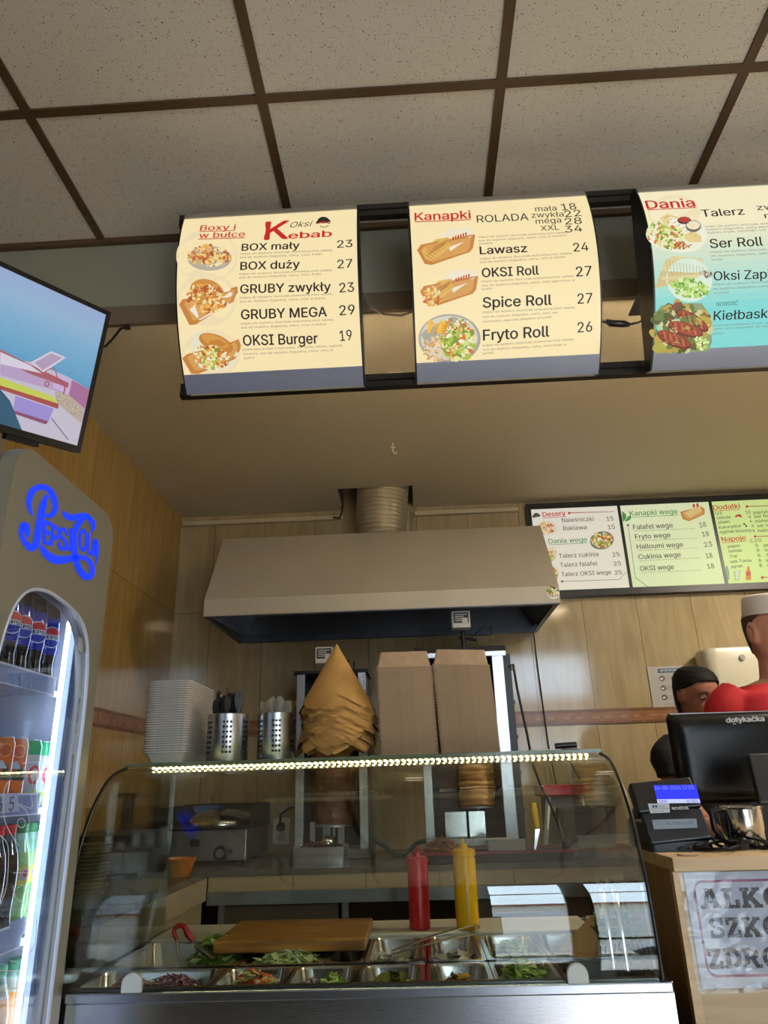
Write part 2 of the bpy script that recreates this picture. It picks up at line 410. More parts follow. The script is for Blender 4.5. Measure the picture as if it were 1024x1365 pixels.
# ceiling board with pin holes
def ceiling_mat():
    M_ = mat('ceiling_board', '#d6cfc4', rough=.9)
    nt = M_.node_tree; N = nt.nodes; L = nt.links; b = N['Principled BSDF']; tc = N.new('ShaderNodeTexCoord')
    v = N.new('ShaderNodeTexNoise'); v.inputs['Scale'].default_value = 230; v.inputs['Detail'].default_value = 2; L.new(tc.outputs['Object'], v.inputs[0])
    v2 = N.new('ShaderNodeTexNoise'); v2.inputs['Scale'].default_value = 60; L.new(tc.outputs['Object'], v2.inputs[0])
    a = N.new('ShaderNodeMath'); a.operation = 'ADD'; L.new(v.outputs[0], a.inputs[0])
    k = N.new('ShaderNodeMath'); k.operation = 'MULTIPLY'; k.inputs[1].default_value = .35; L.new(v2.outputs[0], k.inputs[0]); L.new(k.outputs[0], a.inputs[1])
    rp = N.new('ShaderNodeValToRGB'); e = rp.color_ramp.elements; e[0].position = .475; e[0].color = c('#4a4238'); e[1].position = .535; e[1].color = c('#d6cfc4')
    L.new(a.outputs[0], rp.inputs[0]); L.new(rp.outputs[0], b.inputs['Base Color'])
    return M_
CEIL = ceiling_mat()
STUCCO = mat('stucco_paint', '#bdb298', rough=.42, bump=(140, .7, .005))
WOODL = mat('light_wood_laminate', '#b79a72', rough=.45, noise=(5, '#c9ae86', (1, 12, 12)))
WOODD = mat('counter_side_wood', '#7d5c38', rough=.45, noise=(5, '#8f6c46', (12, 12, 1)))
KRAFT = mat('kraft_paper', '#9a7238', rough=.75, noise=(30, '#a67e42'))
KRAFTC = mat('kraft_card', '#9c8266', rough=.75, noise=(40, '#a78c6e'))
# ================================================================ room
ZC, ZS, YB, YW, XL, XR, YR = 2.972, 2.654, 1.745, 3.362, -1.16, 2.6, -2.6
st = dict(kind='structure')
MB().box(-1.75, XR, YR, 2.26, -.1, 0).build('floor', mat('floor_tile', '#78736a', rough=.4, noise=(4, '#868178')), **st)
MB().box(XL, XR, 2.26, YW, -.1, .18).build('floor_kitchen', mat('floor_tile_kitchen', '#5b554d', rough=.4), **st)
MB().box(-1.75, XR, YR, YB, ZC, ZC+.05).build('ceiling', CEIL, **st)
g = MB()
for k in range(-1, 6):
    x = -.923+.6*k
    if -1.75 < x < XR: g.box(x-.012, x+.012, YR, YB, ZC-.006, ZC+.01)
for k in range(-6, 1):
    y = 1.286+.6*k
    if y > YR: g.box(-1.75, XR, y-.012, y+.012, ZC-.0055, ZC+.01)
g.box(-1.75, XR, YB-.014, YB, ZC-.02, ZC)
g.build('trim_1', BROWNM, **st)
MB().box(-1.75, XR, YB, YB+.06, ZS+.01, ZC).build('wall_upper_front', GREYP, **st)
MB().box(-1.75, XR, YB-.005, YB+.01, ZS-.002, ZS+.062).build('trim_2', BROWN, **st)
hx0, hx1, hy0, hy1 = -.329, .024, 3.075, 3.358
so = MB()
so.box(XL, XR, YB+.008, hy0, ZS, ZS+.04).box(XL, hx0, hy0, YW, ZS, ZS+.04).box(hx1, XR, hy0, YW, ZS, ZS+.04)
so.build('ceiling_kitchen', STUCCO, **st)
q0, q1 = at(392, 515, Z=ZS), at(432, 648, Z=ZS)
MB().path([(q0.x, q0.y, ZS+.0006), (q1.x, q1.y, ZS+.0006)], .0016, 4).build('trim_5', STUCCO, **st)
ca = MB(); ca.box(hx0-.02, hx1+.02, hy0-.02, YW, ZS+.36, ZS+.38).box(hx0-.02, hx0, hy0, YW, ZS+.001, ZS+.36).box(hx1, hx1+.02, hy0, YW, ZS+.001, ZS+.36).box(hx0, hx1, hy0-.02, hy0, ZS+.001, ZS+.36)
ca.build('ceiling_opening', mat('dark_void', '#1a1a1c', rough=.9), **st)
MB().box(XL, XR, YW, YW+.1, 1.64, 3.0).build('wall_back', TB, **st)
MB().box(XL, XR, YW, YW+.1, -.1, 1.64).build('wall_back_lower', TLOW, **st)
MB().box(XL-.1, XL, YB+.06, YW, -.1, 2.8).build('wall_left', TL, **st)
MB().box(-1.85, -1.75, YR, YB, -.1, 3.0).build('wall_left_front', mat('wall_paint', '#8f8470', rough=.7), **st)
MB().box(-1.75, XL, YB, YB+.06, -.1, ZS).build('wall_pillar', mat('wall_paint', '#8f8470'), **st)
MB().box(XR, XR+.1, YR, YW, -.1, 3.0).build('wall_right', mat('wall_paint'), **st)
# decorative tile band
bd = MB(); bd.box(XL, XR, YW-.003, YW, 1.575, 1.64); bd.box(XL, XL+.003, YB+.06, YW-.003, 1.575, 1.64)
bd.build('trim_3', mat('band_tile', '#7c5639', rough=.3, noise=(14, '#8e6646', (1, 1, 3))), **st)
b2 = MB()
x = XL
while x < XR:
    for z0, z1 in ((1.577, 1.587), (1.628, 1.638)): b2.box(x+.002, x+.125, YW-.0045, YW-.002, z0, z1)
    b2.box(x+.03, x+.062, YW-.0045, YW-.002, 1.598, 1.612, 1); b2.box(x+.085, x+.117, YW-.0045, YW-.002, 1.598, 1.612, 1); x += .1277
y = YB+.08
while y < YW-.13:
    for z0, z1 in ((1.577, 1.587), (1.628, 1.638)): b2.box(XL+.002, XL+.0045, y, y+.123, z0, z1)
    b2.box(XL+.002, XL+.0045, y+.03, y+.062, 1.598, 1.612, 1); y += .1277
b2.build('trim_4', [mat('band_tile_edge', '#6d4a31', rough=.3), mat('band_tile_inset', '#94704e', rough=.3)], **st)
# street wall with shop window and door
rw = MB(); T = .12
rw.box(-1.75, .44, YR-T, YR, -.1, 3).box(1.05, 1.17, YR-T, YR, -.1, 3).box(2.23, XR, YR-T, YR, -.1, 3)
rw.box(.44, 1.05, YR-T, YR, 2.88, 3).box(1.17, 2.23, YR-T, YR, 2.88, 3).box(.44, 1.05, YR-T, YR, -.1, .25).box(1.17, 2.23, YR-T, YR, -.1, .02)
rw.build('wall_rear', mat('rear_wall_brown', '#403020', rough=.8), **st)
def wframe(name, x0, x1, z0, z1, bars):
    f = MB(); w = .035
    f.box(x0, x0+w, YR-.09, YR-.03, z0, z1).box(x1-w, x1, YR-.09, YR-.03, z0, z1).box(x0+w, x1-w, YR-.09, YR-.03, z0, z0+w).box(x0+w, x1-w, YR-.09, YR-.03, z1-w, z1)
    for z in bars: f.box(x0+w, x1-w, YR-.085, YR-.035, z-.025, z+.025)
    return f.build(name, mat('window_frame_metal', '#3d3a36', rough=.4, metal=.5), **st)
wframe('window_1', .44, 1.05, .25, 2.88, (2.2,)); wframe('door_1', 1.17, 2.23, .02, 2.88, (1.0, 2.2))
# street outside
MB().box(-14, 16, -16, 8, -.16, -.11).build('street', mat('asphalt', '#8a8a8a', rough=.9, noise=(2, '#9a9a98')), **st)
fb = empty('building', (2, -15.5, -.1), 'pale plastered building across the street, mirrored in the case glass', 'building')
MB().box(-8, 12, -16, -15.5, -.1, 3.4).build('wall', mat('plaster', '#c9c2b2', rough=.9), fb)
for k in range(7):
    wn = MB().box(-6.6+k*2.5, -5.3+k*2.5, -15.52, -15.46, .9, 2.4).build('window', mat('window_dark', '#2c3238', rough=.1), fb)
MB().box(-8.2, 12.2, -16.1, -15.3, 3.4, 3.6).build('roof', mat('roof_red', '#7d4436', rough=.8), fb)
van = empty('delivery_van', (1.6, -7.2, -.1), 'white delivery van parked on the street outside the shop window', 'van')
vp = [(-.9, .35), (-.9, 1.05), (-.55, 1.2), (.05, 1.95), (.3, 2.1), (3.3, 2.1), (3.4, 1.9), (3.4, .35)]
MB().prism(vp, lambda a, b, t: (.2+a, t, b-.1), -8.9, -7.2).build('body', mat('van_white', '#e6e8ea', rough=.25), van, bevel=.06)
MB().prism([(-.42, 1.25), (.1, 1.88), (.75, 1.88), (.75, 1.25)], lambda a, b, t: (.2+a, t, b-.1), -7.21, -7.19).build('side_window', mat('window_dark', '#2c3238'), van)
for wx in (.1, 2.9):
    MB().tube((wx, -7.4, .22), (wx, -7.18, .22), .32, n=24).build('wheel', BLACKM, van)
# ================================================================ extractor hood
hd = empty('extractor_hood', (-.13, 3.36, 2.0), 'large grey steel extractor hood hanging on the back wall over the kebab grills', 'extractor hood')
X0, X1 = -.833, .578
YF, YT, ZL, ZM, ZT = 2.76, 2.99, 1.995, 2.063, 2.397
out = [(YF, ZL), (YF, ZM), (YT, ZT), (3.36, ZT), (3.36, ZL+.03)]
h = MB()
def skin(x0, x1, o): return [[(x, a, b) for a, b in o] for x in (x0, x1)]
R = skin(X0, X1, out); h.rings([R[0], R[1]], False, False, closed=False)
h.add(R[0], [(0, 1, 2, 3, 4)]).add(R[1], [(0, 1, 2, 3, 4)])
h.build('canopy', ALU, hd, solid=.004)
inn = MB()
zi = ZL+.012; d = .02
inn.add([(X0+d, YF+d, ZL+.005), (X1-d, YF+d, ZL+.005), (X1-d, 3.34, ZL+.03), (X0+d, 3.34, ZL+.03), (X0+.12, YF+.2, ZL+.2), (X1-.12, YF+.2, ZL+.2), (X1-.12, 3.34, ZL+.2), (X0+.12, 3.34, ZL+.2)],
        [(0, 1, 5, 4), (1, 2, 6, 5), (2, 3, 7, 6), (3, 0, 4, 7), (4, 5, 6, 7)])
inn.build('inner_lining', mat('hood_lining', '#5c6068', rough=.35, metal=.9), hd)
rim = MB(); rim.box(X0, X1, YF, YF+.02, ZL-.004, ZL).box(X0, X0+.02, YF+.02, 3.34, ZL, ZL+.006).box(X1-.02, X1, YF+.02, 3.34, ZL, ZL+.006).box(X0, X1, 3.325, 3.345, ZL+.0, ZL+.035)
rim.build('bottom_rim', mat('hood_rim', '#4c5058', rough=.4, metal=.9), hd)
MB().box(X0, X1, YF-.0022, YF, ZM-.004, ZM).build('fold_seam', ALU, hd)
fl = Flat((0, YF-.003, 0), (1, 0, 0), (0, 0, 1))
sp_ = Print(fl, (690, 650, 3.066), h0=.001)
sp_.disc_px(146, 432, 26, 24, '#c9c9b8'); sp_.food(146, 425, 24, 20, [c('#5d7a2c'), c('#d08a2c'), c('#e6e0c0'), c('#2f5020')], 30, rng, .3); sp_.disc_px(147, 446, 22, 8, '#ebe7da')
sp_.textpx('oksi', 128, 450, 166, 447, c('#30502a'))
sp_.build('sticker', PRINT, hd)
# flexible duct
du = MB(); pts = []; n = 19
dp = empty('ventilation_duct', (-.14, 3.2, 2.397), 'ribbed silver foil duct rising from the hood into the ceiling hole', 'duct')
R = []
for i in range(n*2+1):
    t = i/(n*2); z = ZT + .005 + t*.40; cx = -.135 + .030*t*t; r = (.110+.012*t) + (.007 if i % 2 else -.006)
    tilt = .10*t
    R.append([(cx+r*math.cos(2*PI*k/40), 3.19+r*math.sin(2*PI*k/40), z - tilt*r*math.cos(2*PI*k/40)*1.0) for k in range(40)])
du.rings(R, False, False); du.build('hose', mat('duct_foil', '#d6cdb6', rough=.28, metal=.65, bump=(25, .3, .004)), dp, smooth=60)
MB().lathe([(.112, ZT+.001), (.113, ZT+.05), (.108, ZT+.05)], (-.135, 3.19, 0), 40).build('collar', STEEL2, dp, smooth=40)
# cable trunking along the top of the back wall
tr = MB().box(XL+.01, -.33, YW-.024, YW, ZS-.052, ZS-.03)
tr.build('cable_trunking', mat('trunking_plastic', '#b8ab90', rough=.5), bevel=.003, label='long pale plastic cable trunking under the ceiling left of the duct', cat='cable trunking')
MB().box(.03, .55, YW-.024, YW, ZS-.05, ZS-.028).build('cable_trunking', mat('trunking_plastic'), bevel=.003, label='short pale plastic cable trunking between the duct and the wall menu', cat='cable trunking')
MB().path([(-.38, YW-.022, ZS-.04), (-.345, YW-.04, ZS-.055), (-.33, YW-.05, ZS-.02), (-.335, YW-.08, ZS+.03)], .004).build('cable', BLACK, smooth=60, label='thin dark cable curling from the trunking into the ceiling hole', cat='cable')
# ceiling hook
MB().path([(-.052, 2.62, ZS), (-.053, 2.62, ZS-.035), (-.045, 2.62, ZS-.05), (-.036, 2.62, ZS-.044)], .004).box(-.062, -.042, 2.613, 2.627, ZS-.024, ZS-.018).build('ceiling_hook', mat('hook_white', '#d8d2c0', rough=.4), smooth=60, label='small pale hook screwed into the textured kitchen ceiling', cat='hook')
# unseen fill panel added over the staff side to brighten the kitchen
cl = empty('fill_panel', (2.05, 2.1, ZS), 'flat warm fill panel added out of view above the staff side', 'ceiling light')
MB().box(1.75, 2.35, 1.95, 2.25, ZS-.012, ZS-.0005).build('frame', WHITE, cl); MB().box(1.77, 2.33, 1.97, 2.23, ZS-.0135, ZS-.012).build('diffuser', mat('fill_glow', '#fff0d8', emit='#ffe2b0', es=2.0), cl)
l_ = bpy.data.lights.new('fill_panel_glow', 'AREA'); l_.shape = 'RECTANGLE'; l_.size = .56; l_.size_y = .26; l_.energy = 58; l_.color = (1, .88, .70)
lo = bpy.data.objects.new('fill_panel_glow', l_); COL.objects.link(lo); lo.location = (2.05, 2.1, ZS-.02)
# recessed downlights in the kitchen ceiling
for px_, py_, lb in ((527, 506, 'round recessed downlight glimpsed below the rail between the Boxy and Kanapki boards'), (826, 494, 'round recessed downlight glimpsed below the rail between the Kanapki and Dania boards')):
    q = at(px_, py_, Z=ZS); dl = empty('recessed_downlight', (q.x, q.y, ZS), lb, 'ceiling light', 'recessed downlights in the kitchen ceiling')
    MB().lathe([(.052, ZS-.001), (.050, ZS-.006), (.040, ZS-.006), (.038, ZS-.001)], (q.x, q.y, 0), 32, False, False).build('ring', mat('light_ring', '#c9c0ac', rough=.3), dl, smooth=40)
    MB().lathe([(.038, ZS-.003), (.001, ZS-.003)], (q.x, q.y, 0), 28, False, True).build('lens', mat('downlight_lens', '#fff4dc', emit='#fff0d0', es=7.0), dl)
# ================================================================ hanging menu light boxes
CREAM = c('#f9e6b4'); INK = c('#241a1a'); SMALL = c('#8a7a68'); RED = c('#c9201e')
def lightbox(x0, w, label, top=(1.5, 2.817), bot=(1.625, 2.331)):
    a = Arc(x0, top, bot, .08)
    rt = empty('menu_light_box', (x0+w/2, 1.6, 2.331), label, 'menu board', 'menu boards hanging on the black rails')
    L_ = a.half*a.R; v0, v1 = -L_+.052, L_-.022
    return a, rt, v0, v1, L_
def lightbox_body(a, rt, w, v0, v1, L_, facecol):
    def strip(name, va, vb, m_, h0, h1):
        k = 12; P = [(va+(vb-va)*i/k) for i in range(k+1)]
        prof = [(v, h1) for v in P] + [(v, h0) for v in reversed(P)]
        MB().rings([[a.pos(0, v, h) for v, h in prof], [a.pos(w, v, h) for v, h in prof]]).build(name, m_, rt, smooth=35)
    strip('bottom_frame', -L_, v0, mat('frame_bluegrey', '#8d93a8', rough=.45, metal=.3), -.012, .003)
    strip('top_frame', v1, L_, mat('frame_grey', '#a09a90', rough=.4, metal=.4), -.012, .003)
    nv = 28; m_ = MB()
    for i in range(nv):
        va, vb = v0+(v1-v0)*i/nv, v0+(v1-v0)*(i+1)/nv
        m_.add([a.pos(0, va), a.pos(w, va), a.pos(w, vb), a.pos(0, vb)], [(0, 1, 2, 3)], 0, facecol((i+.5)/nv))
    m_.build('lit_panel', LIT, rt, smooth=40, flip=True)
    # side cheeks, back sheet, and a tube added behind to imitate leaking light
    bk0, bk1 = (a.T.y+.035, a.T.z+.012), (a.B.y+.03, a.B.z+.012)
    side = [(a.pos(0, -L_+2*L_*i/16).y, a.pos(0, -L_+2*L_*i/16).z) for i in range(17)] + [bk0, bk1]
    for xx in (-.004, w):
        MB().prism(side, lambda p, q, t: (a.x0+xx+t, p, q), 0, .004).build('side_cheek', BLACK, rt)
    MB().add([(a.x0, *bk0), (a.x0+w, *bk0), (a.x0+w, *bk1), (a.x0, *bk1)], [(0, 1, 2, 3)]).build('back_sheet', mat('box_inside', '#b9b4a8', rough=.6), rt, solid=.003)
    MB().tube((a.x0+.03, bk0[0]+.135, 2.47), (a.x0+w-.03, bk0[0]+.135, 2.47), .009, n=10).build('added_leak_tube', mat('tube_glow', '#fff1d0', emit='#ffe6c0', es=45.0), rt, smooth=60)
    MB().box(a.x0+.005, a.x0+w-.005, bk0[0]+.06, bk0[0]+.19, 2.575, 2.579).build('added_shield', BLACK, rt)  # unseen plate added to keep the tube's light off the front ceiling
    for xx in (a.x0+.04, a.x0+w-.04): MB().box(xx-.008, xx+.008, bk0[0]+.08, bk0[0]+.135, 2.463, 2.477).build('leak_tube_clip', BLACK, rt)
PW, PB = c('#efe6d2'), c('#c98a48')
FOODF = [c(x) for x in ('#e9b04c', '#f0cd7a', '#d98a3a', '#c96a3c', '#f3e2a8', '#b5562e', '#e7d9a0')]
SALAD = [c(x) for x in ('#a9c24a', '#d7dd7a', '#7d9c34', '#e8e4a4', '#d8743a', '#f0ead0')]
def boardpoly(p, P): p.polypx(P, '#c8853f'); cx = sum(q[0] for q in P)/len(P); cy = sum(q[1] for q in P)/len(P); p.polypx([(cx+(x-cx)*.86, cy+(y-cy)*.8) for x, y in P], '#d9a05c')
# --- first board
a, rt, v0, v1, L_ = lightbox(-.572, .469, 'hanging lit menu board headed Boxy i w bułce, leftmost on the rails')
lightbox_body(a, rt, .469, v0, v1, L_, lambda t: CREAM)
p = Print(a, (220, 260, 3.657)); LB1 = rt
p.disc_px(205, 300, 150, 130, '#f1dfb4', 40); p.disc_px(205, 510, 145, 130, '#f1dfb4', 40); p.disc_px(225, 775, 140, 118, '#f1dfb4', 40)
p.textpx('Boxy i', 170, 175, 342, 170, RED, 26); p.polypx([(170, 178), (342, 173), (342, 176), (170, 181)], RED)
p.textpx('w bułce', 166, 211, 388, 204, RED, 26); p.polypx([(162, 214), (388, 207), (388, 211), (162, 218)], RED)
p.textpx('K', 487, 219, 598, 213, RED, 86, .02); p.textpx('ebab', 603, 214, 812, 203, RED, 30, .02); p.textpx('Oksi', 610, 160, 722, 152, INK, 26, 0, None, .35)
p.stroke([(738, 140, 8), (760, 118, 16), (785, 118, 16), (806, 132, 8)], INK); p.disc_px(772, 126, 26, 13, INK); p.stroke([(742, 140, 5), (775, 132, 7), (806, 140, 5)], '#b02a24')
p.stroke([(756, 152, 4), (775, 158, 3), (798, 150, 4)], '#6a4a40')
D1 = 'mięso do wyboru (kurczak,wołowina,mix) sałata,'; D2 = 'sos do wyboru (łagodny, ostry, mix)'
def row(p, t, x0, y0, x1, y1, h, price, q, ph, desc):
    p.textpx(t, x0, y0, x1, y1, INK, h, .018); p.textpx(price, *q, INK, ph, .010)
    for d in desc: p.textpx(d[0], d[1], d[2], d[3], d[4], SMALL, 10, .0)
row(p, 'BOX mały', 374, 273, 655, 262, 33, '23', (840, 259, 914, 254), 36, [(D1, 365, 293, 818, 274), (D2+', frytki', 365, 310, 763, 293)])
row(p, 'BOX duży', 368, 366, 656, 356, 38, '27', (842, 359, 914, 354), 42, [(D1, 362, 391, 816, 371), (D2+', frytki', 362, 408, 762, 390)])
row(p, 'GRUBY zwykły', 368, 480, 808, 467, 42, '23', (852, 476, 922, 471), 46, [(D1, 365, 506, 818, 487), (D2+' w bułce', 365, 525, 782, 507)])
row(p, 'GRUBY MEGA', 373, 606, 789, 592, 46, '29', (852, 587, 926, 582), 48, [(D1, 370, 632, 822, 612), (D2+' w bułce', 370, 651, 786, 634)])
row(p, 'OKSI Burger', 383, 734, 745, 723, 50, '19', (855, 712, 913, 706), 50, [('podwójny kotlet z kurczaka, ser żółty sałata, ogórek', 380, 758, 865, 738), ('kiszony, sos do wyboru (łagodny, ostry, mix) w', 384, 780, 820, 760), ('bułce', 387, 800, 437, 796)])
p.disc_px(218, 310, 108, 60, '#b8b0a2', 30); p.food(218, 298, 100, 52, FOODF, 150, rng, .2)
boardpoly(p, [(70, 535), (85, 510), (320, 470), (322, 455), (354, 447), (356, 475), (345, 490), (335, 520), (150, 632), (120, 634)])
p.polypx([(120, 560), (170, 612), (310, 540), (330, 480), (240, 440)], '#efe8da'); p.disc_px(205, 475, 85, 62, '#cf8f42', 30, .3); p.food(205, 505, 95, 70, FOODF, 210, rng, .14, .2)
boardpoly(p, [(85, 795), (110, 775), (330, 715), (360, 702), (372, 735), (365, 760), (340, 800), (160, 872), (130, 870)])
p.polypx([(140, 675), (125, 730), (170, 840), (250, 858), (335, 830), (358, 770), (300, 700), (180, 665)], '#e9e3c8'); p.disc_px(250, 722, 88, 40, '#c98435', 30, .38); p.disc_px(245, 712, 70, 26, '#d99a4c', 26, .38)
p.food(230, 790, 90, 55, SALAD+FOODF, 190, rng, .16, .2)
p.build('print', LIT, rt)
# --- second board
a, rt, v0, v1, L_ = lightbox(.038, .47, 'hanging lit menu board headed Kanapki, middle one of three on the rails')
lightbox_body(a, rt, .47, v0, v1, L_, lambda t: CREAM)
p = Print(a, (530, 250, 3.531))
p.polypx([(70, 180), (370, 170), (395, 820), (92, 835)], '#f1dfb4')
p.textpx('Kanapki', 82, 157, 345, 146, RED, 36, .018); p.polypx([(82, 161), (345, 150), (345, 154), (82, 165)], RED)
p.textpx('ROLADA', 375, 166, 618, 155, INK, 33, .004)
for t, q, n_, r_ in (('mała', (650, 114, 750, 109), '18', (775, 109, 844, 104)), ('zwykła', (632, 144, 783, 137), '22', (790, 141, 866, 135)), ('mega', (652, 172, 772, 165), '28', (790, 176, 869, 171)), ('XXL', (675, 205, 762, 200), '34', (790, 213, 871, 207))):
    p.textpx(t, *q, INK, 24, .004); p.textpx(n_, *r_, INK, 30, .004)
for t, q in ((D1, (380, 239, 800, 216)), (D2+' w cienkim', (382, 256, 795, 230)), ('chlebie', (383, 271, 447, 266))): p.textpx(t, *q, SMALL, 9, 0)
row(p, 'Lawasz', 389, 315, 610, 304, 36, '24', (830, 303, 900, 298), 40, [(D1, 388, 341, 823, 314), (D2+' w tortilli', 388, 357, 788, 332)])
row(p, 'OKSI Roll', 399, 423, 665, 410, 42, '27', (842, 420, 915, 415), 46, [(D1, 395, 448, 832, 421), (D2+' jajecznica w', 397, 467, 835, 440), ('tortilli', 397, 485, 445, 480)])
row(p, 'Spice Roll', 403, 566, 725, 552, 48, '27', (848, 548, 917, 544), 48, [(D1, 400, 592, 837, 569), (D2+' ser', 402, 614, 755, 592), ('mimolette, papryka jalapeno w tortilli', 402, 636, 725, 614)])
row(p, 'Fryto Roll', 404, 720, 713, 701, 50, '26', (848, 683, 916, 677), 48, [(D1, 400, 748, 830, 718), (D2+' frytki w', 402, 768, 797, 743), ('tortilli', 400, 787, 450, 781)])
for dy, dx in ((0, 0), (195, 14)):
    boardpoly(p, [(92+dx, 295+dy), (110+dx, 270+dy), (340+dx, 225+dy), (366+dx, 222+dy), (356+dx, 285+dy), (340+dx, 305+dy), (160+dx, 366+dy), (128+dx, 360+dy)])
    p.polypx([(200+dx, 230+dy), (250+dx, 195+dy), (345+dx, 192+dy), (365+dx, 220+dy), (250+dx, 300+dy)], '#f0e6cc')
    p.polypx([(112+dx, 300+dy), (180+dx, 245+dy), (240+dx, 235+dy), (250+dx, 280+dy), (165+dx, 350+dy), (130+dx, 335+dy)], '#e0b45e')
    for i in range(9): p.stroke([(125+dx+i*14, 315+dy-i*8, 3), (160+dx+i*11, 335+dy-i*9, 3)], '#b9803a', 2)
    for i in range(5): p.stroke([(140+dx+i*7, 328+dy-i*10-6, 3), (220+dx+i*5, 262+dy-i*6+8, 3)], '#b9803a', 2)
    for i in range(6): p.disc_px(262+dx+i*12, 240+dy-i*4, 4, 9, '#c2402c', 8)
p.food(165, 515, 42, 45, FOODF, 70, rng, .22)
p.disc_px(245, 712, 146, 116, '#a9a89c', 44); p.disc_px(243, 708, 134, 104, '#d6d2c0', 40)
p.food(210, 760, 95, 60, [c('#e8c690'), c('#d9a870'), c('#f0dcb4'), c('#caa06a')], 150, rng, .16); p.food(290, 730, 80, 80, SALAD, 170, rng, .16); p.food(275, 650, 70, 32, SALAD+[c('#d8552c')], 70, rng, .25)
for i in range(16): q = 140+rng.random()*85; p.stroke([(q, 695-rng.random()*20, 9), (q+25*rng.random()+5, 625+rng.random()*20, 9)], rng.choice(['#e8a92c', '#f0bc44', '#dc9422']), 2)
p.build('print', LIT, rt)
# --- third board
a, rt, v0, v1, L_ = lightbox(.645, .47, 'hanging lit menu board headed Dania, cream fading to turquoise, rightmost on the rails')
def fade(t):
    k = min(1, max(0, (.72-t)/.5)); A = c('#f5ebc6'); B_ = c('#7fd6d4'); return tuple(A[i]+(B_[i]-A[i])*k for i in range(4))
lightbox_body(a, rt, .47, v0, v1, L_, fade)
p = Print(a, (820, 230, 4.873))
p.disc_px(380, 260, 170, 110, '#f0e2b8', 40); p.disc_px(400, 400, 200, 110, '#e8ecd8', 40)
p.textpx('Dania', 210, 238, 522, 222, RED, 52, .018); p.polypx([(210, 242), (524, 226), (524, 231), (210, 247)], RED)
p.textpx('Talerz', 568, 290, 842, 275, INK, 46); p.textpx('zwykły', 925, 246, 1215, 232, INK, 34, .004); p.textpx('23', 1290, 232, 1375, 228, INK, 44); p.textpx('mega', 975, 298, 1215, 284, INK, 34, .004); p.textpx('29', 1290, 284, 1375, 280, INK, 44)
for t, q in (('mięso do wyboru (kurczak, wołowina, mix), sos do', (585, 358, 1240, 325)), ('wyboru (łagodny, ostry albo mix), dodatek do', (590, 378, 1240, 346)), ('wyboru (frytki, ziemniaki, ryż)', (597, 398, 980, 378))): p.textpx(t, *q, SMALL, 12, 0)
p.textpx('Ser Roll', 620, 492, 962, 476, INK, 58); p.textpx('27', 1290, 462, 1375, 458, INK, 56)
for t, q in (('mięso do wyboru (kurczak, wołowina, mix), sos', (620, 524, 1270, 490)), ('do wyboru (łagodny, ostry, mix), ser w', (624, 549, 1180, 520)), ('tortilli', (626, 574, 698, 570))): p.textpx(t, *q, SMALL, 12, 0)
p.textpx('Oksi Zapiekanka', 642, 702, 985, 688, INK, 58, .012, 'Oksi Zap'); p.textpx('28', 1300, 672, 1385, 668, INK, 56)
for t, q in (('mięso do wyboru (kurczak, wołowina, mix), sos', (636, 735, 1285, 700)), ('do wyboru (łagodny, ostry, mix) zapiekana', (638, 762, 1220, 730)), ('w tortilli', (640, 790, 740, 784))): p.textpx(t, *q, SMALL, 12, 0)
p.textpx('NOWOŚĆ', 658, 868, 798, 860, c('#1d5a5c'), 24, .0, None, .2)
p.textpx('Kiełbaski', 640, 960, 990, 944, INK, 60, .012, 'Kiełbask'); p.textpx('29', 1300, 928, 1385, 924, INK, 56)
for t, q in (('grillowane kiełbaski 5 szt, sos do wyboru (łagodny,', (628, 1000, 1290, 965)), ('ostry, mix) dodatek do wyboru (frytki, ryż)', (628, 1022, 1220, 990)), ('sałata', (628, 1052, 704, 1046))): p.textpx(t, *q, SMALL, 12, 0)
p.disc_px(400, 410, 190, 108, '#f0ecd8', 44, .15); p.food(330, 410, 125, 80, SALAD, 170, rng, .16, .3)
p.polypx([(285, 300), (340, 270), (400, 290), (560, 420), (560, 455), (480, 455), (330, 350)], '#e8cf92')
for i in range(8): p.stroke([(320+i*28, 300+i*17, 4), (345+i*26, 285+i*18, 4)], '#b98a48', 2)
p.food(440, 475, 55, 25, [c('#c8402a'), c('#d85a34'), c('#8fae3c')], 50, rng, .3)
p.disc_px(448, 315, 44, 24, '#3a302c', 24); p.disc_px(448, 310, 36, 18, '#b83a2c', 24); p.disc_px(507, 352, 50, 38, '#6a6558', 24); p.disc_px(507, 346, 44, 28, '#efe4c0', 24)
p.disc_px(480, 700, 150, 140, '#d8ead8', 44, .3); p.polypx([(310, 590), (370, 545), (560, 560), (605, 650), (520, 690), (300, 700)], '#dcd09a'); p.polypx([(255, 755), (300, 640), (560, 660), (340, 735)], '#cfc088')
for i in range(12): p.stroke([(330+i*22, 570+i*4, 3), (345+i*20, 660, 3)], '#b0a060', 2); 
p.food(480, 750, 130, 60, [c('#9cc84a'), c('#c3de7a'), c('#6fa23c'), c('#dcebb0')], 160, rng, .2, .1); p.food(590, 660, 38, 25, [c('#5a4a4a'), c('#8a7a70'), c('#c8c0a8')], 40, rng, .3)
p.polypx([(250, 920), (300, 865), (420, 850), (560, 850), (612, 925), (628, 1100), (600, 1160), (250, 1175)], '#8a9c70'); p.food(430, 1010, 180, 150, [c('#6a7a3c'), c('#b8a048'), c('#4a5a2c'), c('#d0c890'), c('#83503a')], 160, rng, .22)
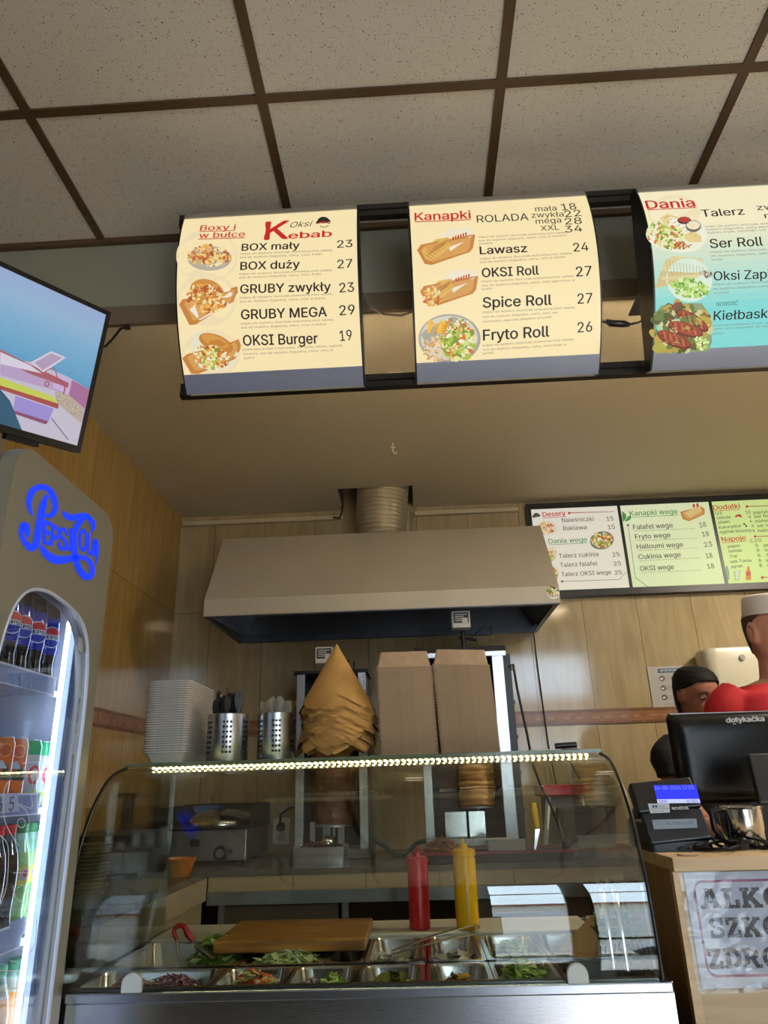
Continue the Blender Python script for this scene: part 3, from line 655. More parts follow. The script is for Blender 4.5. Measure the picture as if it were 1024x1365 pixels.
for x, y, r_ in ((500, 965, .55), (455, 1020, .3), (380, 1085, .4)):
    p.disc_px(x, y, 118, 44, '#6a2a1c', 26, r_); p.disc_px(x, y-6, 108, 34, '#a4482c', 26, r_)
    for i in range(-4, 5): cx = x+i*22*math.cos(r_); cy = y+i*22*math.sin(r_); p.stroke([(cx-6, cy-28, 4), (cx+4, cy+14, 5)], '#d0875a' if i % 2 else '#5a1e14', 2)
p.disc_px(283, 1140, 44, 32, '#b0a848'); p.food(555, 1110, 45, 40, [c('#c0d878'), c('#e0ecb0'), c('#90b850')], 40, rng, .3)
p.build('print', LIT, rt)
# --- rails and their cables
def rail(name, y, z, label):
    r_ = empty(name, (.3, y, z), label, 'rail', 'black rails carrying the menu boards')
    MB().box(-.605, 1.3, y-.008, y+.012, z+.002, z+.020).build('upper_bar', BLACK, r_); MB().box(-.605, 1.3, y-.008, y+.012, z-.020, z-.002).build('lower_bar', BLACK, r_)
    for x in (-.34, .27, .9): MB().path([(x, y+.010, z), (x, YB-.004, z+.10)], .010, 4).build('wall_bracket', BLACK, r_)
rail('mounting_rail', 1.548, 2.838, 'upper double black rail behind the tops of the menu boards')
rail('mounting_rail', 1.668, 2.366, 'lower double black rail behind the bottoms of the menu boards')
P_ = lambda x, y, Y: at(x, y, Y=Y)
MB().path([P_(480, 385, 1.66), P_(492, 408, 1.66), P_(512, 419, 1.66), P_(535, 421, 1.66), P_(553, 415, 1.66)], .0028, 8).build('cable', mat('grey_cable', '#57524a', rough=.5), smooth=60, label='thin cable sagging between the Boxy board and the Kanapki board', cat='cable')
pc = empty('power_cable', at(830, 432, Y=1.66), 'black power cable with plug connector between the Kanapki board and the Dania board', 'cable')
MB().path([P_(799, 428, 1.66), P_(812, 430, 1.66), P_(842, 432, 1.66), P_(852, 430, 1.66), P_(862, 424, 1.66)], .0035, 8).build('cord', BLACK, pc, smooth=60)
MB().path([P_(808, 428, 1.66), P_(814, 431, 1.66), P_(832, 432, 1.66), P_(840, 433, 1.66)], [.006, .0095, .0095, .005], 12).build('connector', BLACK, pc, smooth=60)
# ================================================================ wall menu over the counter
wm = empty('wall_menu_light_box', (1.26, 3.34, 2.16), 'black framed three-panel lit menu on the back wall right of the hood', 'menu board')
YM = 3.325
def pl(name, x0, x1, z0, z1, m_, y0=YM-.004, y1=YW-.002): return MB().box(x0, x1, y0, y1, z0, z1).build(name, m_, wm)
XE = (.60, 1.037, 1.482, 1.925)
pl('frame_top', XE[0]-.014, XE[3]+.014, 2.602, 2.632, BLACK); pl('frame_bottom', XE[0]-.014, XE[3]+.014, 2.155, 2.186, BLACK)
for i, x in enumerate(XE): pl('frame_post', x-(.014 if i == 0 else .007), x+(.014 if i == 3 else .007), 2.186, 2.602, BLACK)
for i in range(3):
    m_ = MB(); n = 12
    for k in range(n):
        xa, xb = XE[i]+.007+(XE[i+1]-XE[i]-.014)*k/n, XE[i]+.007+(XE[i+1]-XE[i]-.014)*(k+1)/n
        for q in range(n):
            za, zb = 2.186+.416*q/n, 2.186+.416*(q+1)/n; t = ((k+.5)/n + (1-(q+.5)/n))/2
            A, B_ = [(c('#f1ebe0'), c('#f4eed8')), (c('#eef3cf'), c('#dff0ae')), (c('#ddf0a0'), c('#cfea86'))][i]
            m_.add([(xa, YM, za), (xb, YM, za), (xb, YM, zb), (xa, YM, zb)], [(0, 1, 2, 3)], 0, tuple(A[j]+(B_[j]-A[j])*t for j in range(4)))
    m_.build('lit_panel', LITDIM, wm, flip=True)
p = Print(Flat((0, YM, 0), (1, 0, 0), (0, 0, 1)), (690, 650, 3.066)); GREEN = c('#4f9a4a'); INK2 = c('#3c3234')
p.stroke([(62, 122, 8), (76, 112, 18), (92, 116, 8)], '#55504a'); p.textpx('Desery', 104, 120, 197, 113, RED, 19, .016); p.polypx([(102, 124), (197, 117), (197, 119), (102, 126)], RED)
p.disc_px(211, 104, 5, 5, RED); p.polypx([(216, 102), (394, 97), (394, 99), (216, 105)], '#a05048')
for t, q in (('Naleśniczki', (182, 142, 312, 136)), ('15', (366, 137, 393, 134)), ('Baklawa', (188, 175, 283, 170)), ('15', (371, 171, 399, 168)), ('Talerz cukinia', (170, 288, 332, 280)), ('25', (390, 283, 419, 280)), ('Talerz falafel', (175, 325, 327, 318)), ('25', (395, 320, 424, 317)), ('Talerz OKSI wege', (180, 363, 383, 354)), ('25', (399, 357, 428, 354))):
    p.textpx(t, *q, INK2, 17, .004)
p.textpx('Dania wege', 128, 229, 285, 221, GREEN, 19, .012); p.polypx([(128, 233), (285, 225), (285, 227), (128, 235)], GREEN)
p.disc_px(120, 165, 42, 30, '#e8e0d0'); p.food(115, 165, 36, 24, FOODF, 60, rng, .22); p.disc_px(345, 216, 49, 37, '#7c8478', 30, -.2); p.food(345, 214, 43, 31, FOODF+SALAD, 110, rng, .2)
for x, y in ((140, 272), (148, 352)): p.disc_px(x, y, 22, 30, '#e8e0d0'); p.food(x-2, y, 18, 26, FOODF+SALAD, 40, rng, .3)
p.stroke([(182, 384, 2), (415, 376, 2)], '#777', 2); p.stroke([(415, 376, 2), (445, 345, 2)], '#777', 2); p.disc_px(182, 384, 5, 5, '#777')
p.stroke([(432, 138, 4), (436, 118, 18), (428, 98, 2)], GREEN); p.stroke([(440, 138, 3), (455, 126, 14), (462, 112, 2)], GREEN)
p.textpx('Kanapki wege', 460, 116, 655, 107, GREEN, 20, .012); p.polypx([(458, 121), (655, 112), (655, 114), (458, 123)], GREEN)
for t, q, n_, r_ in (('Falafel wege', (474, 172, 635, 163), '18', (746, 163, 772, 160)), ('Fryto wege', (482, 211, 626, 203), '18', (757, 201, 784, 198)), ('Halloumi wege', (489, 251, 677, 242), '23', (765, 244, 797, 240)), ('Cukinia wege', (496, 293, 668, 283), '18', (772, 289, 798, 286)), ('OKSI wege', (502, 341, 640, 333), '18', (778, 332, 805, 329))):
    p.textpx(t, *q, INK2, 19, .008); p.textpx(n_, *r_, INK2, 19, .004)
    p.textpx('bułka z sezamem, sałata, sos do wyboru (łagodny, ostry, mix) w bułce', q[0]+4, q[1]+8, q[0]+250, q[3]+6, SMALL, 4, 0)
p.stroke([(451, 155, 2), (482, 368, 2)], '#777', 2); p.stroke([(482, 368, 2), (532, 405, 2)], '#777', 2); p.disc_px(451, 154, 5, 5, '#777')
boardpoly(p, [(664, 100), (750, 78), (764, 88), (764, 110), (700, 138), (676, 130)]); p.polypx([(680, 105), (745, 72), (752, 98), (705, 125)], '#e4c884')
for q in ((720, 75), (735, 72)): p.disc_px(*q, 5, 9, '#c04030', 8)
p.textpx('Dodatki', 802, 92, 910, 84, RED, 19, .014); p.polypx([(800, 96), (910, 88), (910, 90), (800, 98)], RED); p.disc_px(937, 78, 5, 5, RED); p.polypx([(942, 76), (1390, 60), (1390, 62), (942, 79)], '#a05048')
for t, q, n_, r_, t2, q2 in (('ryż', (807, 112, 837, 109), '10', (934, 108, 953, 106), 'papryka', (965, 108, 1035, 104)), ('cebula', (814, 130, 870, 126), '4', (945, 126, 955, 125), 'ser feta', (968, 125, 1040, 120)), ('oliwki', (820, 149, 867, 145), '4', (950, 144, 960, 143), 'mimolette', (973, 144, 1070, 138)), ('kukurydza', (824, 169, 912, 162), '4', (957, 163, 967, 162), 'ser żółty', (980, 163, 1060, 157)), ('ogórek kiszony', (828, 188, 957, 180), '4', (961, 183, 971, 182), 'halloumi', (984, 183, 1066, 177)),
                        ('pepsi', (860, 247, 908, 243), '6', (974, 242, 984, 241), 'pepsi max', (1007, 242, 1100, 236)), ('mirinda', (864, 267, 916, 262), '6', (979, 262, 989, 261), 'mirinda', (1012, 262, 1085, 257)), ('7up', (868, 288, 899, 284), '6', (983, 283, 993, 282), '7up', (1016, 283, 1050, 280)), ('sok Toma', (870, 309, 956, 303), '6', (987, 304, 997, 303), 'lipton', (1018, 304, 1075, 300)), ('ayran', (874, 330, 920, 325), '8', (990, 325, 1000, 324), 'woda', (1020, 324, 1072, 320))):
    p.textpx(t, *q, INK2, 12, .004); p.textpx(n_, *r_, INK2, 13, .004); p.textpx(t2, *q2, INK2, 12, .004)
p.textpx('Napoje', 836, 222, 934, 214, RED, 19, .014); p.polypx([(834, 226), (934, 218), (934, 220), (834, 228)], RED); p.textpx('0,33l', 951, 225, 998, 221, INK2, 13, 0)
for dx in (0, 160): p.disc_px(970+dx, 200-dx*.04, 5, 5, RED)
p.polypx([(975, 199), (1390, 184), (1390, 186), (975, 202)], '#a05048'); p.disc_px(1000, 368, 6, 6, RED); p.polypx([(1005, 366), (1400, 352), (1400, 354), (1005, 369)], '#a05048')
for x, col in ((855, '#7fae8c'), (943, '#d8862c')): p.polypx([(x-10, 378), (x-10, 345), (x-5, 332), (x-4, 322), (x+4, 322), (x+5, 332), (x+10, 345), (x+10, 378)], col)
p.polypx([(934, 345), (951, 345), (952, 360), (934, 360)], '#c83a2a'); p.polypx([(886, 340), (908, 338), (904, 376), (890, 377)], '#d5dcc0'); p.stroke([(886, 340, 2), (890, 377, 2), (904, 376, 2), (908, 338, 2)], '#8a927a', 2)
p.stroke([(888, 120, 5), (905, 114, 10), (915, 122, 5)], '#c04030'); p.disc_px(926, 150, 4, 4, '#222'); p.disc_px(934, 158, 4, 4, '#222')
p.build('print', LITDIM, wm)
# ================================================================ television
d1 = Vector((.53420805, .83960664, .09839943)); d2 = Vector((.20729839, -.24295496, .94762876)); d1.normalize(); d2 = (d2-d1*d1.dot(d2)).normalized()
TVW, TVH = .635, .362
TR = Vector((-.723, 1.45, 2.471)); BL = TR - d1*TVW - d2*TVH; tn = d1.cross(d2)
tv = empty('television', BL + d1*TVW/2, 'flat black television tilted down above the fridge, showing a sunny cartoon terrace', 'television')
TM = Matrix((d1, d2, tn)).transposed().to_4x4(); TM.translation = BL
MB().rloft([(TVW/2, TVH/2, TVW, TVH, .004, z) for z in (-.022, -.004, 0)], M=TM).rloft([(TVW/2, TVH/2-.01, TVW*.7, TVH*.6, .03, -.05), (TVW/2, TVH/2-.01, TVW*.8, TVH*.7, .03, -.022)], M=TM).build('casing', BLACK, tv, smooth=40)
fr = MB(); b = .0105
for x0, x1, y0, y1 in ((0, TVW, 0, .016), (0, TVW, TVH-b, TVH), (0, b, .016, TVH-b), (TVW-b, TVW, .016, TVH-b)): fr.box(x0, x1, y0, y1, 0, .004, M=TM)
fr.build('bezel', BLACK, tv)
MB().box(TVW*.72, TVW*.84, -.012, .004, -.02, .0, M=TM).build('stand_bracket', DARKM, tv)
scr = Flat(BL, d1, d2); x0, x1, y0, y1 = b, TVW-b, .016, TVH-b
p = Print(scr, (0, 330, 4.706), h0=.001)
sk = [c(q) for q in ('#3d78a8', '#3f83b4', '#4a93c2', '#5a9fca', '#6fa9d0', '#7fb0d4', '#93b7d8', '#9ab0d8')]
for i in range(24):
    t = i/23*7; k = min(int(t), 6); f = t-k; A, B_ = sk[k], sk[k+1]
    ya, yb = y0+(y1-y0)*i/24, y0+(y1-y0)*(i+1)/24
    p.poly([(x0, ya), (x1, ya), (x1, yb), (x0, yb)], tuple(A[j]+(B_[j]-A[j])*f for j in range(4)))
def clip(P): return [(min(max(u, x0), x1), min(max(v, y0), y1)) for u, v in (p.px(*q) for q in P)]
def tvp(P, col): p.poly(clip(P), col)
tvp([(-900, 450), (0, 690), (200, 720), (400, 800), (460, 830), (560, 890), (490, 1400), (-900, 1100)], '#c4bfd2')
tvp([(0, 700), (200, 760), (400, 840), (560, 900), (520, 1100), (350, 900), (0, 800)], '#b7a0c8'); tvp([(450, 830), (560, 890), (530, 1010), (430, 925)], '#a9709c'); tvp([(345, 790), (450, 830), (430, 925), (330, 880)], '#c8b2dc')
tvp([(340, 900), (430, 925), (525, 1010), (505, 1100), (360, 980)], '#b9ac9c')
for _ in range(90):
    t, q = rng.random(), rng.random(); X_ = 350+t*160; Y_ = 915+t*90+q*(40+50*t); p.disc_px(X_, Y_, 4, 3, rng.choice(['#8a7a6c', '#d8ccbc', '#a89a88']), 6)
tvp([(-900, 620), (0, 640), (200, 740), (430, 850), (425, 880), (180, 790), (0, 690), (-900, 650)], '#a8606a'); tvp([(0, 655), (190, 740), (260, 790), (0, 730)], '#d9d3e6')
tvp([(190, 720), (320, 650), (412, 690), (270, 785)], '#d8cfe0'); tvp([(215, 722), (320, 662), (390, 692), (265, 770)], '#b39fc0')
p.stroke([(265, 790, 6), (335, 755, 6), (360, 830, 6)], '#b05a62', 3); p.stroke([(300, 790, 5), (400, 860, 8), (395, 920, 8)], '#a8505c', 3); p.disc_px(292, 855, 16, 18, '#a8505c', 16); p.disc_px(292, 855, 9, 11, '#b9acc8', 16)
tvp([(-900, 560), (0, 815), (330, 935), (365, 980), (362, 1012), (0, 890), (-900, 640)], '#a8504c'); tvp([(-900, 560), (0, 815), (330, 935), (365, 980), (0, 865), (-900, 610)], '#c6d05c')
tvp([(95, 930), (335, 1010), (300, 1095), (80, 1020)], '#9d8fd6'); tvp([(80, 1020), (300, 1090), (285, 1110), (80, 1040)], '#8a5070'); tvp([(-900, 700), (0, 890), (60, 960), (112, 1250), (-900, 1000)], '#2c5a78')
p.stroke([(320, 1070, 5), (425, 1205, 5)], '#3a4a58', 2)
p.build('screen', mat('tv_screen', rough=.2, attr='emit', es=.8), tv)
ar = MB(); mid = BL + d1*TVW*.55 + d2*TVH*.5
ar.path([mid - tn*.045, mid - tn*.12, Vector((-1.3, YB-.03, 2.3))], .016, 10).box(-1.36, -1.24, YB-.02, YB, 2.22, 2.38)
ar.build('mounting_arm', DARKM, tv)
MB().path([at(120, 458, Y=1.62), at(140, 462, Y=1.66), at(150, 452, Y=1.70), at(160, 439, Y=1.73), at(172, 434, Y=1.74)], .004, 8).box(*[q for pr_ in zip(at(170, 436, Y=1.738) - Vector((.008, .006, .006)), at(170, 436, Y=1.738) + Vector((.008, .006, .006))) for q in pr_]).build('television_cable', BLACK, smooth=60, label='black cable running from the back of the television to the bulkhead', cat='cable')
# ================================================================ drinks fridge
K = 1.12; FX = -.634*K; FY0, FY1 = 1.02*K, 1.415*K
def kz(z): return EYE+(z-EYE)*K
FT = kz(1.9); FB = FX-.52   # top of the fridge, back of the fridge
fg = empty('drinks_fridge', (-.95, 1.36, 0), 'slim grey drinks fridge with arched lit glass door and glowing blue script logo', 'fridge')
FGREY = mat('fridge_grey', '#7f7c70', rough=.42, metal=.35); LINER = mat('fridge_liner', '#dfe6f2', rough=.4)
XF = FX-.032; TZ = FT-.1
bx = MB(); bx.box(FB, XF, FY1-.02, FY1, .02, FT-.02).box(FB, XF, FY0, FY0+.02, .02, FT-.02).box(FB, FB+.02, FY0+.02, FY1-.02, .02, FT-.02).box(FB+.02, XF, FY0+.02, FY1-.02, TZ, FT-.02).box(FB+.02, XF, FY0+.02, FY1-.02, .02, .12)
bx.build('cabinet', FGREY, fg)
ln = MB(); XL_ = XF-.002; ln.box(FB+.02, XL_, FY1-.024, FY1-.02, .12, TZ).box(FB+.02, XL_, FY0+.02, FY0+.024, .12, TZ).box(FB+.02, FB+.025, FY0+.024, FY1-.024, .12, TZ).box(FB+.025, XL_, FY0+.024, FY1-.024, TZ-.005, TZ).box(FB+.025, XL_, FY0+.024, FY1-.024, .12, .125)
ln.build('lining', LINER, fg)
ARCH = [(1.378, .16), (1.378, 1.40), (1.377, 1.50), (1.372, 1.56), (1.362, 1.605), (1.345, 1.638), (1.317, 1.660), (1.278, 1.672), (1.227, 1.679), (1.18, 1.681), (1.132, 1.672), (1.098, 1.650), (1.076, 1.613), (1.064, 1.56), (1.058, 1.50), (1.057, 1.40), (1.057, .16)]
ARCH = [(y*K, kz(z) if z > .5 else z) for y, z in ARCH]
ARCH = [ARCH[0]] + [tuple(q) for q in catmull(ARCH[1:-1], 4)] + [ARCH[-1]]
# dense version so that the round corners stay round
AD = []; OD = []
for i in range(len(ARCH)-1):
    for k in range(3):
        f = k/3; AD.append((ARCH[i][0]+(ARCH[i+1][0]-ARCH[i][0])*f, ARCH[i][1]+(ARCH[i+1][1]-ARCH[i][1])*f))
AD.append(ARCH[-1])
r = .06; per = [(FY1, .02)] + [(FY1, .02+(FT-.08)*k/40) for k in range(1, 41)] + [(FY1-r+r*math.cos(a*PI/16), FT-r+r*math.sin(a*PI/16)) for a in range(0, 9)] + [(FY1-r-(FY1-FY0-2*r)*k/14, FT) for k in range(1, 14)] + [(FY0+r+r*math.cos(PI/2+a*PI/16), FT-r+r*math.sin(PI/2+a*PI/16)) for a in range(0, 9)] + [(FY0, FT-.06-(FT-.08)*k/40) for k in range(1, 41)]
cen_ = (1.217*K, kz(1.5))
def angle_of(q): return math.atan2(q[1]-cen_[1], q[0]-cen_[0])
def hit(q):
    if q[1] < cen_[1]: return ((FY1 if q[0] > cen_[0] else FY0), q[1] if q[1] > .17 else .02)
    a = angle_of(q); best = None
    for i in range(len(per)-1):
        A, B_ = per[i], per[i+1]
        dx, dy = math.cos(a), math.sin(a); ex, ey = B_[0]-A[0], B_[1]-A[1]; den = dx*ey-dy*ex
        if abs(den) < 1e-9: continue
        t = ((A[0]-cen_[0])*ey-(A[1]-cen_[1])*ex)/den; u = ((A[0]-cen_[0])*dy-(A[1]-cen_[1])*dx)/den
        if t > 0 and -1e-6 <= u <= 1+1e-6 and (best is None or t < best[0]): best = (t, (A[0]+ex*u, A[1]+ey*u))
    return best[1]
OD = [hit(q) for q in AD]
dm = MB(); n = len(AD); F0, F1 = FX-.03, FX
vs = [(F1, *q) for q in AD] + [(F1, *q) for q in OD] + [(F0, *q) for q in AD] + [(F0, *q) for q in OD]
fs = []
for i in range(n-1): fs += [(i, i+1, n+i+1, n+i), (2*n+i, 3*n+i, 3*n+i+1, 2*n+i+1), (i, 2*n+i, 2*n+i+1, i+1), (n+i, n+i+1, 3*n+i+1, 3*n+i)]
dm.add(vs, fs); dm.box(F0, F1, FY0, FY1, .02, .16)
dm.build('door', FGREY, fg, smooth=35)
dr = CH[fg.name][-1]
MB().path([(FX-.002, *q) for q in AD], .0038, 8).build('arch_trim', mat('trim_bluewhite', '#b9c4d8', rough=.3), dr, smooth=60)
gp = MB(); cy_ = 1.217
gp.add([(FX-.012, *q) for q in AD] + [(FX-.016, *q) for q in AD], [tuple(range(n)), tuple(range(2*n-1, n-1, -1))] + [(i, i+1, n+i+1, n+i) for i in range(n-1)])
gp.build('door_glass', glass_mat('fridge_glass', '#f2f6ff', .045), dr)
# etched line drawing on the glass
ln = Print(Flat((FX-.011, 0, 0), (0, 1, 0), (0, 0, 1)), (0, 960, 8.027), h0=.0006); LC = c('#cfd8e2')
for P in ([(120, 640, 6), (60, 700, 6), (30, 850, 6), (50, 1080, 6), (140, 1260, 6), (200, 1340, 6)], [(180, 900, 6), (270, 960, 6), (310, 1060, 6), (300, 1180, 6)], [(330, 780, 5), (335, 940, 5), (200, 890, 5)], [(240, 460, 5), (420, 455, 5), (425, 560, 5)], [(400, 760, 5), (395, 960, 5), (430, 1120, 5), (390, 1210, 5)], [(470, 700, 5), (520, 800, 5), (500, 1000, 5), (400, 1200, 5)], [(430, 740, 5), (455, 695, 5), (490, 740, 5)], [(430, 590, 5), (460, 545, 5), (515, 590, 5)], [(345, 700, 5), (350, 610, 5), (385, 560, 5), (385, 700, 5)]): ln.stroke(P, LC, 6)
ln.stroke([(225+42*math.cos(a), 1100+50*math.sin(a), 6) for a in [2*PI*i/10 for i in range(11)]], LC, 4)
ln.crop = (0, 1080, 4.79)
for P in ([(0, 1025, 4), (100, 1030, 4), (165, 1065, 4)], [(0, 1145, 4), (110, 1140, 4), (150, 1200, 4), (120, 1340, 4)], [(80, 480, 4), (100, 560, 4), (160, 590, 4), (150, 480, 4), (110, 500, 4)], [(80, 400, 4), (180, 400, 4)], [(150, 960, 4), (220, 850, 4), (230, 700, 4)], [(60, 960, 4), (140, 975, 4)], [(0, 160, 4), (50, 240, 4), (40, 480, 4), (0, 600, 4)], [(130, 700, 4), (220, 560, 4)]): ln.stroke(P, LC, 6)
ln.build('etched_drawing', PRINT, dr)
# blue lit logo
lg = Print(Flat((FX, 0, 0), (0, 1, 0), (0, 0, 1)), (0, 630, 6.827), h0=.0015); BL_ = c('#0030ff')
lg.stroke([(292, 390, 12), (262, 320, 36), (262, 240, 50), (295, 165, 56), (360, 130, 52), (425, 145, 46), (472, 200, 52), (498, 285, 48), (492, 350, 48), (455, 392, 42), (405, 388, 26)], BL_, 8)
lg.stroke([(425, 205, 30), (388, 290, 60), (366, 400, 64), (342, 530, 62), (325, 630, 62), (285, 685, 62), (225, 640, 48), (186, 560, 34), (200, 500, 62), (225, 495, 78), (248, 560, 36), (236, 592, 8)], BL_, 8)
for t, q, hh in (('E', (388, 645, 452, 660), 210), ('P', (452, 655, 515, 690), 195), ('S', (522, 690, 600, 715), 200), ('I', (612, 700, 642, 712), 195), ('O', (712, 700, 780, 722), 195), ('L', (790, 728, 832, 748), 185)): lg.textpx(t, *q, BL_, hh, .03)
lg.stroke([(835, 760, 26), (862, 610, 30), (880, 700, 26), (868, 830, 12)], BL_, 4); lg.stroke([(840, 740, 14), (875, 745, 14)], BL_, 3)
lg.stroke([(566, 350, 10), (600, 395, 52), (650, 412, 52), (720, 392, 46), (785, 398, 46), (828, 440, 44), (845, 490, 40), (835, 535, 14)], BL_, 8)
lg.stroke([(765, 405, 40), (705, 470, 52), (675, 560, 44), (672, 660, 44), (682, 770, 50), (712, 870, 52), (770, 945, 60), (825, 935, 46), (832, 860, 42), (790, 790, 38), (720, 770, 42), (640, 782, 56), (520, 795, 76), (430, 755, 66), (385, 700, 44), (358, 660, 10)], BL_, 8)
lg.build('logo', mat('logo_blue', '#0030ff', rough=.4, emit='#0030ff', es=1.0), fg)
# light strip, shelves
MB().tube((XF-.012, 1.345*K, .18), (XF-.012, 1.349*K, kz(1.665)), .005, n=10).build('light_strip', mat('fridge_led', '#ffffff', emit='#e4efff', es=9.0), fg, smooth=60)
MB().box(XF-.016, XF-.002, 1.362*K, 1.382*K, .16, kz(1.66)).build('inner_post', mat('post_bluegrey', '#8d9cc0', rough=.3), fg)
SX = XF-.016; SY0, SY1 = FY0+.03, 1.345*K-.012
for zt, zb in ((1.555, 1.522), (1.353, 1.318), (1.152, 1.114), (.94, .90)):
    zt, zb = kz(zt), kz(zb); sh = MB()
    for k in range(24): sh.box(FB+.04, SX-.01, SY0+.0145*k, SY0+.004+.0145*k, zb+.006, zb+.011)
    sh.box(SX-.012, SX-.006, SY0, FY1-.026, zb, zb+.012).box(FB+.03, FB+.04, SY0, FY1-.026, zb, zb+.012)
    sh.build('wire_shelf', mat('shelf_wire', '#d5dce8', rough=.35), fg)
    MB().box(SX-.004, SX, SY0, SY1, zb, zt).build('price_strip', mat('price_strip', '#8b9cc0', rough=.25), fg)
    MB().box(SX, SX+.001, SY0, SY1, zt-.003, zt+.001).box(SX, SX+.001, SY0, SY1, zb, zb+.0025).build('strip_edge', mat('shelf_wire'), fg)
pn = Print(Flat((SX+.001, 0, 0), (0, 1, 0), (0, 0, 1)), (0, 960, 8.027), h0=.001)
pn.polypx([(0, 805), (190, 785), (195, 975), (0, 1000)], '#b9c4da'); pn.textpx('5', 85, 975, 135, 965, '#3c4660', 145, .01); pn.textpx('6', -40, 985, 12, 978, '#3c4660', 145, .01); pn.build('price_lettering', PRINT, fg); pn = Print(Flat((SX+.001, 0, 0), (0, 1, 0), (0, 0, 1)), (0, 960, 8.027), h0=.0014)
pn.stroke([(560, 790, 6), (600, 800, 6), (560, 830, 6), (600, 850, 6), (540, 890, 6), (590, 890, 6), (560, 920, 6)], '#dfe6f4', 4)
pn.build('price_mark', PRINT, fg); pn = Print(Flat((SX+.001, 0, 0), (0, 1, 0), (0, 0, 1)), (0, 770, 7.18), h0=.001); pn.polypx([(190, 925), (310, 965), (300, 1075), (185, 1040)], '#93a2c4'); pn.build('price_tag', PRINT, fg); pn = Print(Flat((SX+.001, 0, 0), (0, 1, 0), (0, 0, 1)), (0, 770, 7.18), h0=.0014); pn.stroke([(255, 950, 5), (285, 1000, 5), (250, 1030, 5), (280, 1060, 5)], '#4a5674', 4); pn.build('price_mark', PRINT, fg); pn = Print(Flat((SX+.001, 0, 0), (0, 1, 0), (0, 0, 1)), (0, 770, 7.18), h0=.0014); pn.stroke([(560, 1050, 6), (610, 1090, 6), (560, 1120, 6), (630, 1140, 6)], '#c9d4ea', 4)
pn.build('price_lettering', PRINT, fg); pn = Print(Flat((SX+.001, 0, 0), (0, 1, 0), (0, 0, 1)), (0, 1080, 4.79), h0=.001); pn.polypx([(60, 715), (160, 675), (160, 790), (60, 830)], '#7d8cb4'); pn.build('price_tag', PRINT, fg); pn = Print(Flat((SX+.001, 0, 0), (0, 1, 0), (0, 0, 1)), (0, 1080, 4.79), h0=.0014); pn.stroke([(215, 690, 4), (245, 700, 4), (215, 720, 4), (245, 735, 4), (220, 750, 4)], '#c9d4ea', 4)
pn.build('price_lettering', PRINT, fg)
MB().box(FX-.0115, FX-.0105, 1.335*K, 1.36*K, kz(1.606), kz(1.632)).build('door_sticker', mat('sticker_grey', '#98a0a4', rough=.5), fg)
# ---- drinks: bottles and cans
BOT = mat('drink_bottle', rough=.12, attr=True, spec=.6, coat=.3)
def lathe_thing(name, x, y, z, prof, cols, label, cat, group, cap, capcol, prints=None):
    rt = empty(name, (x, y, z), label, cat, group)
    MB().lathe([(r, z+q) for r, q in prof], (x, y, 0), 24, cols=[c(q) for q in cols]).build('body', BOT, rt, smooth=50)
    if cap: MB().lathe([(r, z+q) for r, q in cap], (x, y, 0), 20, col=c(capcol)).build('cap' if cat == 'bottle' else 'lid', mat('drink_cap', rough=.35, attr=True) if cat == 'bottle' else mat('can_lid', '#c8ccd0', rough=.25, metal=1), rt, smooth=50)
    if prints: prints(rt)
    return rt
FACE = -math.radians(38)
def pepsi(x, y, z, label, group):
    P = [(.021, 0), (.0242, .004), (.0242, .02), (.0225, .04), (.0215, .052), (.0232, .072), (.0248, .084), (.025, .130), (.0235, .150), (.019, .178), (.0125, .198), (.0115, .212)]
    C_ = ['#0d0807']*5 + ['#1a2c9c']*3 + ['#2b2a30', '#55565c', '#6a6c72']
    def lab(rt):
        p = Print(Cyl(x, y, .025, FACE), h0=.0004); w = z+.108; R_ = .0225
        p.ell(0, w, R_, R_, '#e8ecf4', 28)
        rr_ = R_*.92; cc = lambda q: math.sqrt(max(0, rr_**2-q*q))
        p.slices(-rr_*.97, rr_*.97, lambda q: w+min(.0055, cc(q)), lambda q: w+cc(q), 16, '#d23a34'); p.slices(-rr_*.97, rr_*.97, lambda q: w-cc(q), lambda q: w-min(.0055, cc(q)), 16, '#16309c')
        p.text('PEPSI', (-.0185, w-.0035), (.0185, w-.0035), .0068, '#141418', .03)
        p.build('label', PRINT, rt)
    return lathe_thing('cola_bottle', x, y, z, P, C_, label, 'bottle', group, [(.0135, .210), (.0145, .212), (.0145, .228), (.012, .230)], '#1c40b8', lab)
BX = SX-.031
pos = [(5, 'in front on the top shelf nearest the left picture edge'), (22, 'second'), (42, 'third'), (61, 'fourth')]
G_ = 'cola bottles on the top fridge shelf'
names = ['dark cola bottle at the left picture edge in the top shelf front row', 'dark cola bottle with round label, second in the front row of the top shelf', 'dark cola bottle with full PEPSI label, third in the front row of the top shelf', 'dark cola bottle with half turned label, beside the light strip on the top shelf']
for (px, _), lb in zip(pos, names): q = at(px, 858, X=BX); pepsi(BX, q.y, kz(1.522)+.0115, lb, G_)
for k, px in enumerate((5, 27, 46)):
    q = at(px, 790, X=BX-.12); pepsi(BX-.12, q.y, kz(1.522)+.0115, 'blue capped cola bottle standing behind the front row on the top shelf', G_)
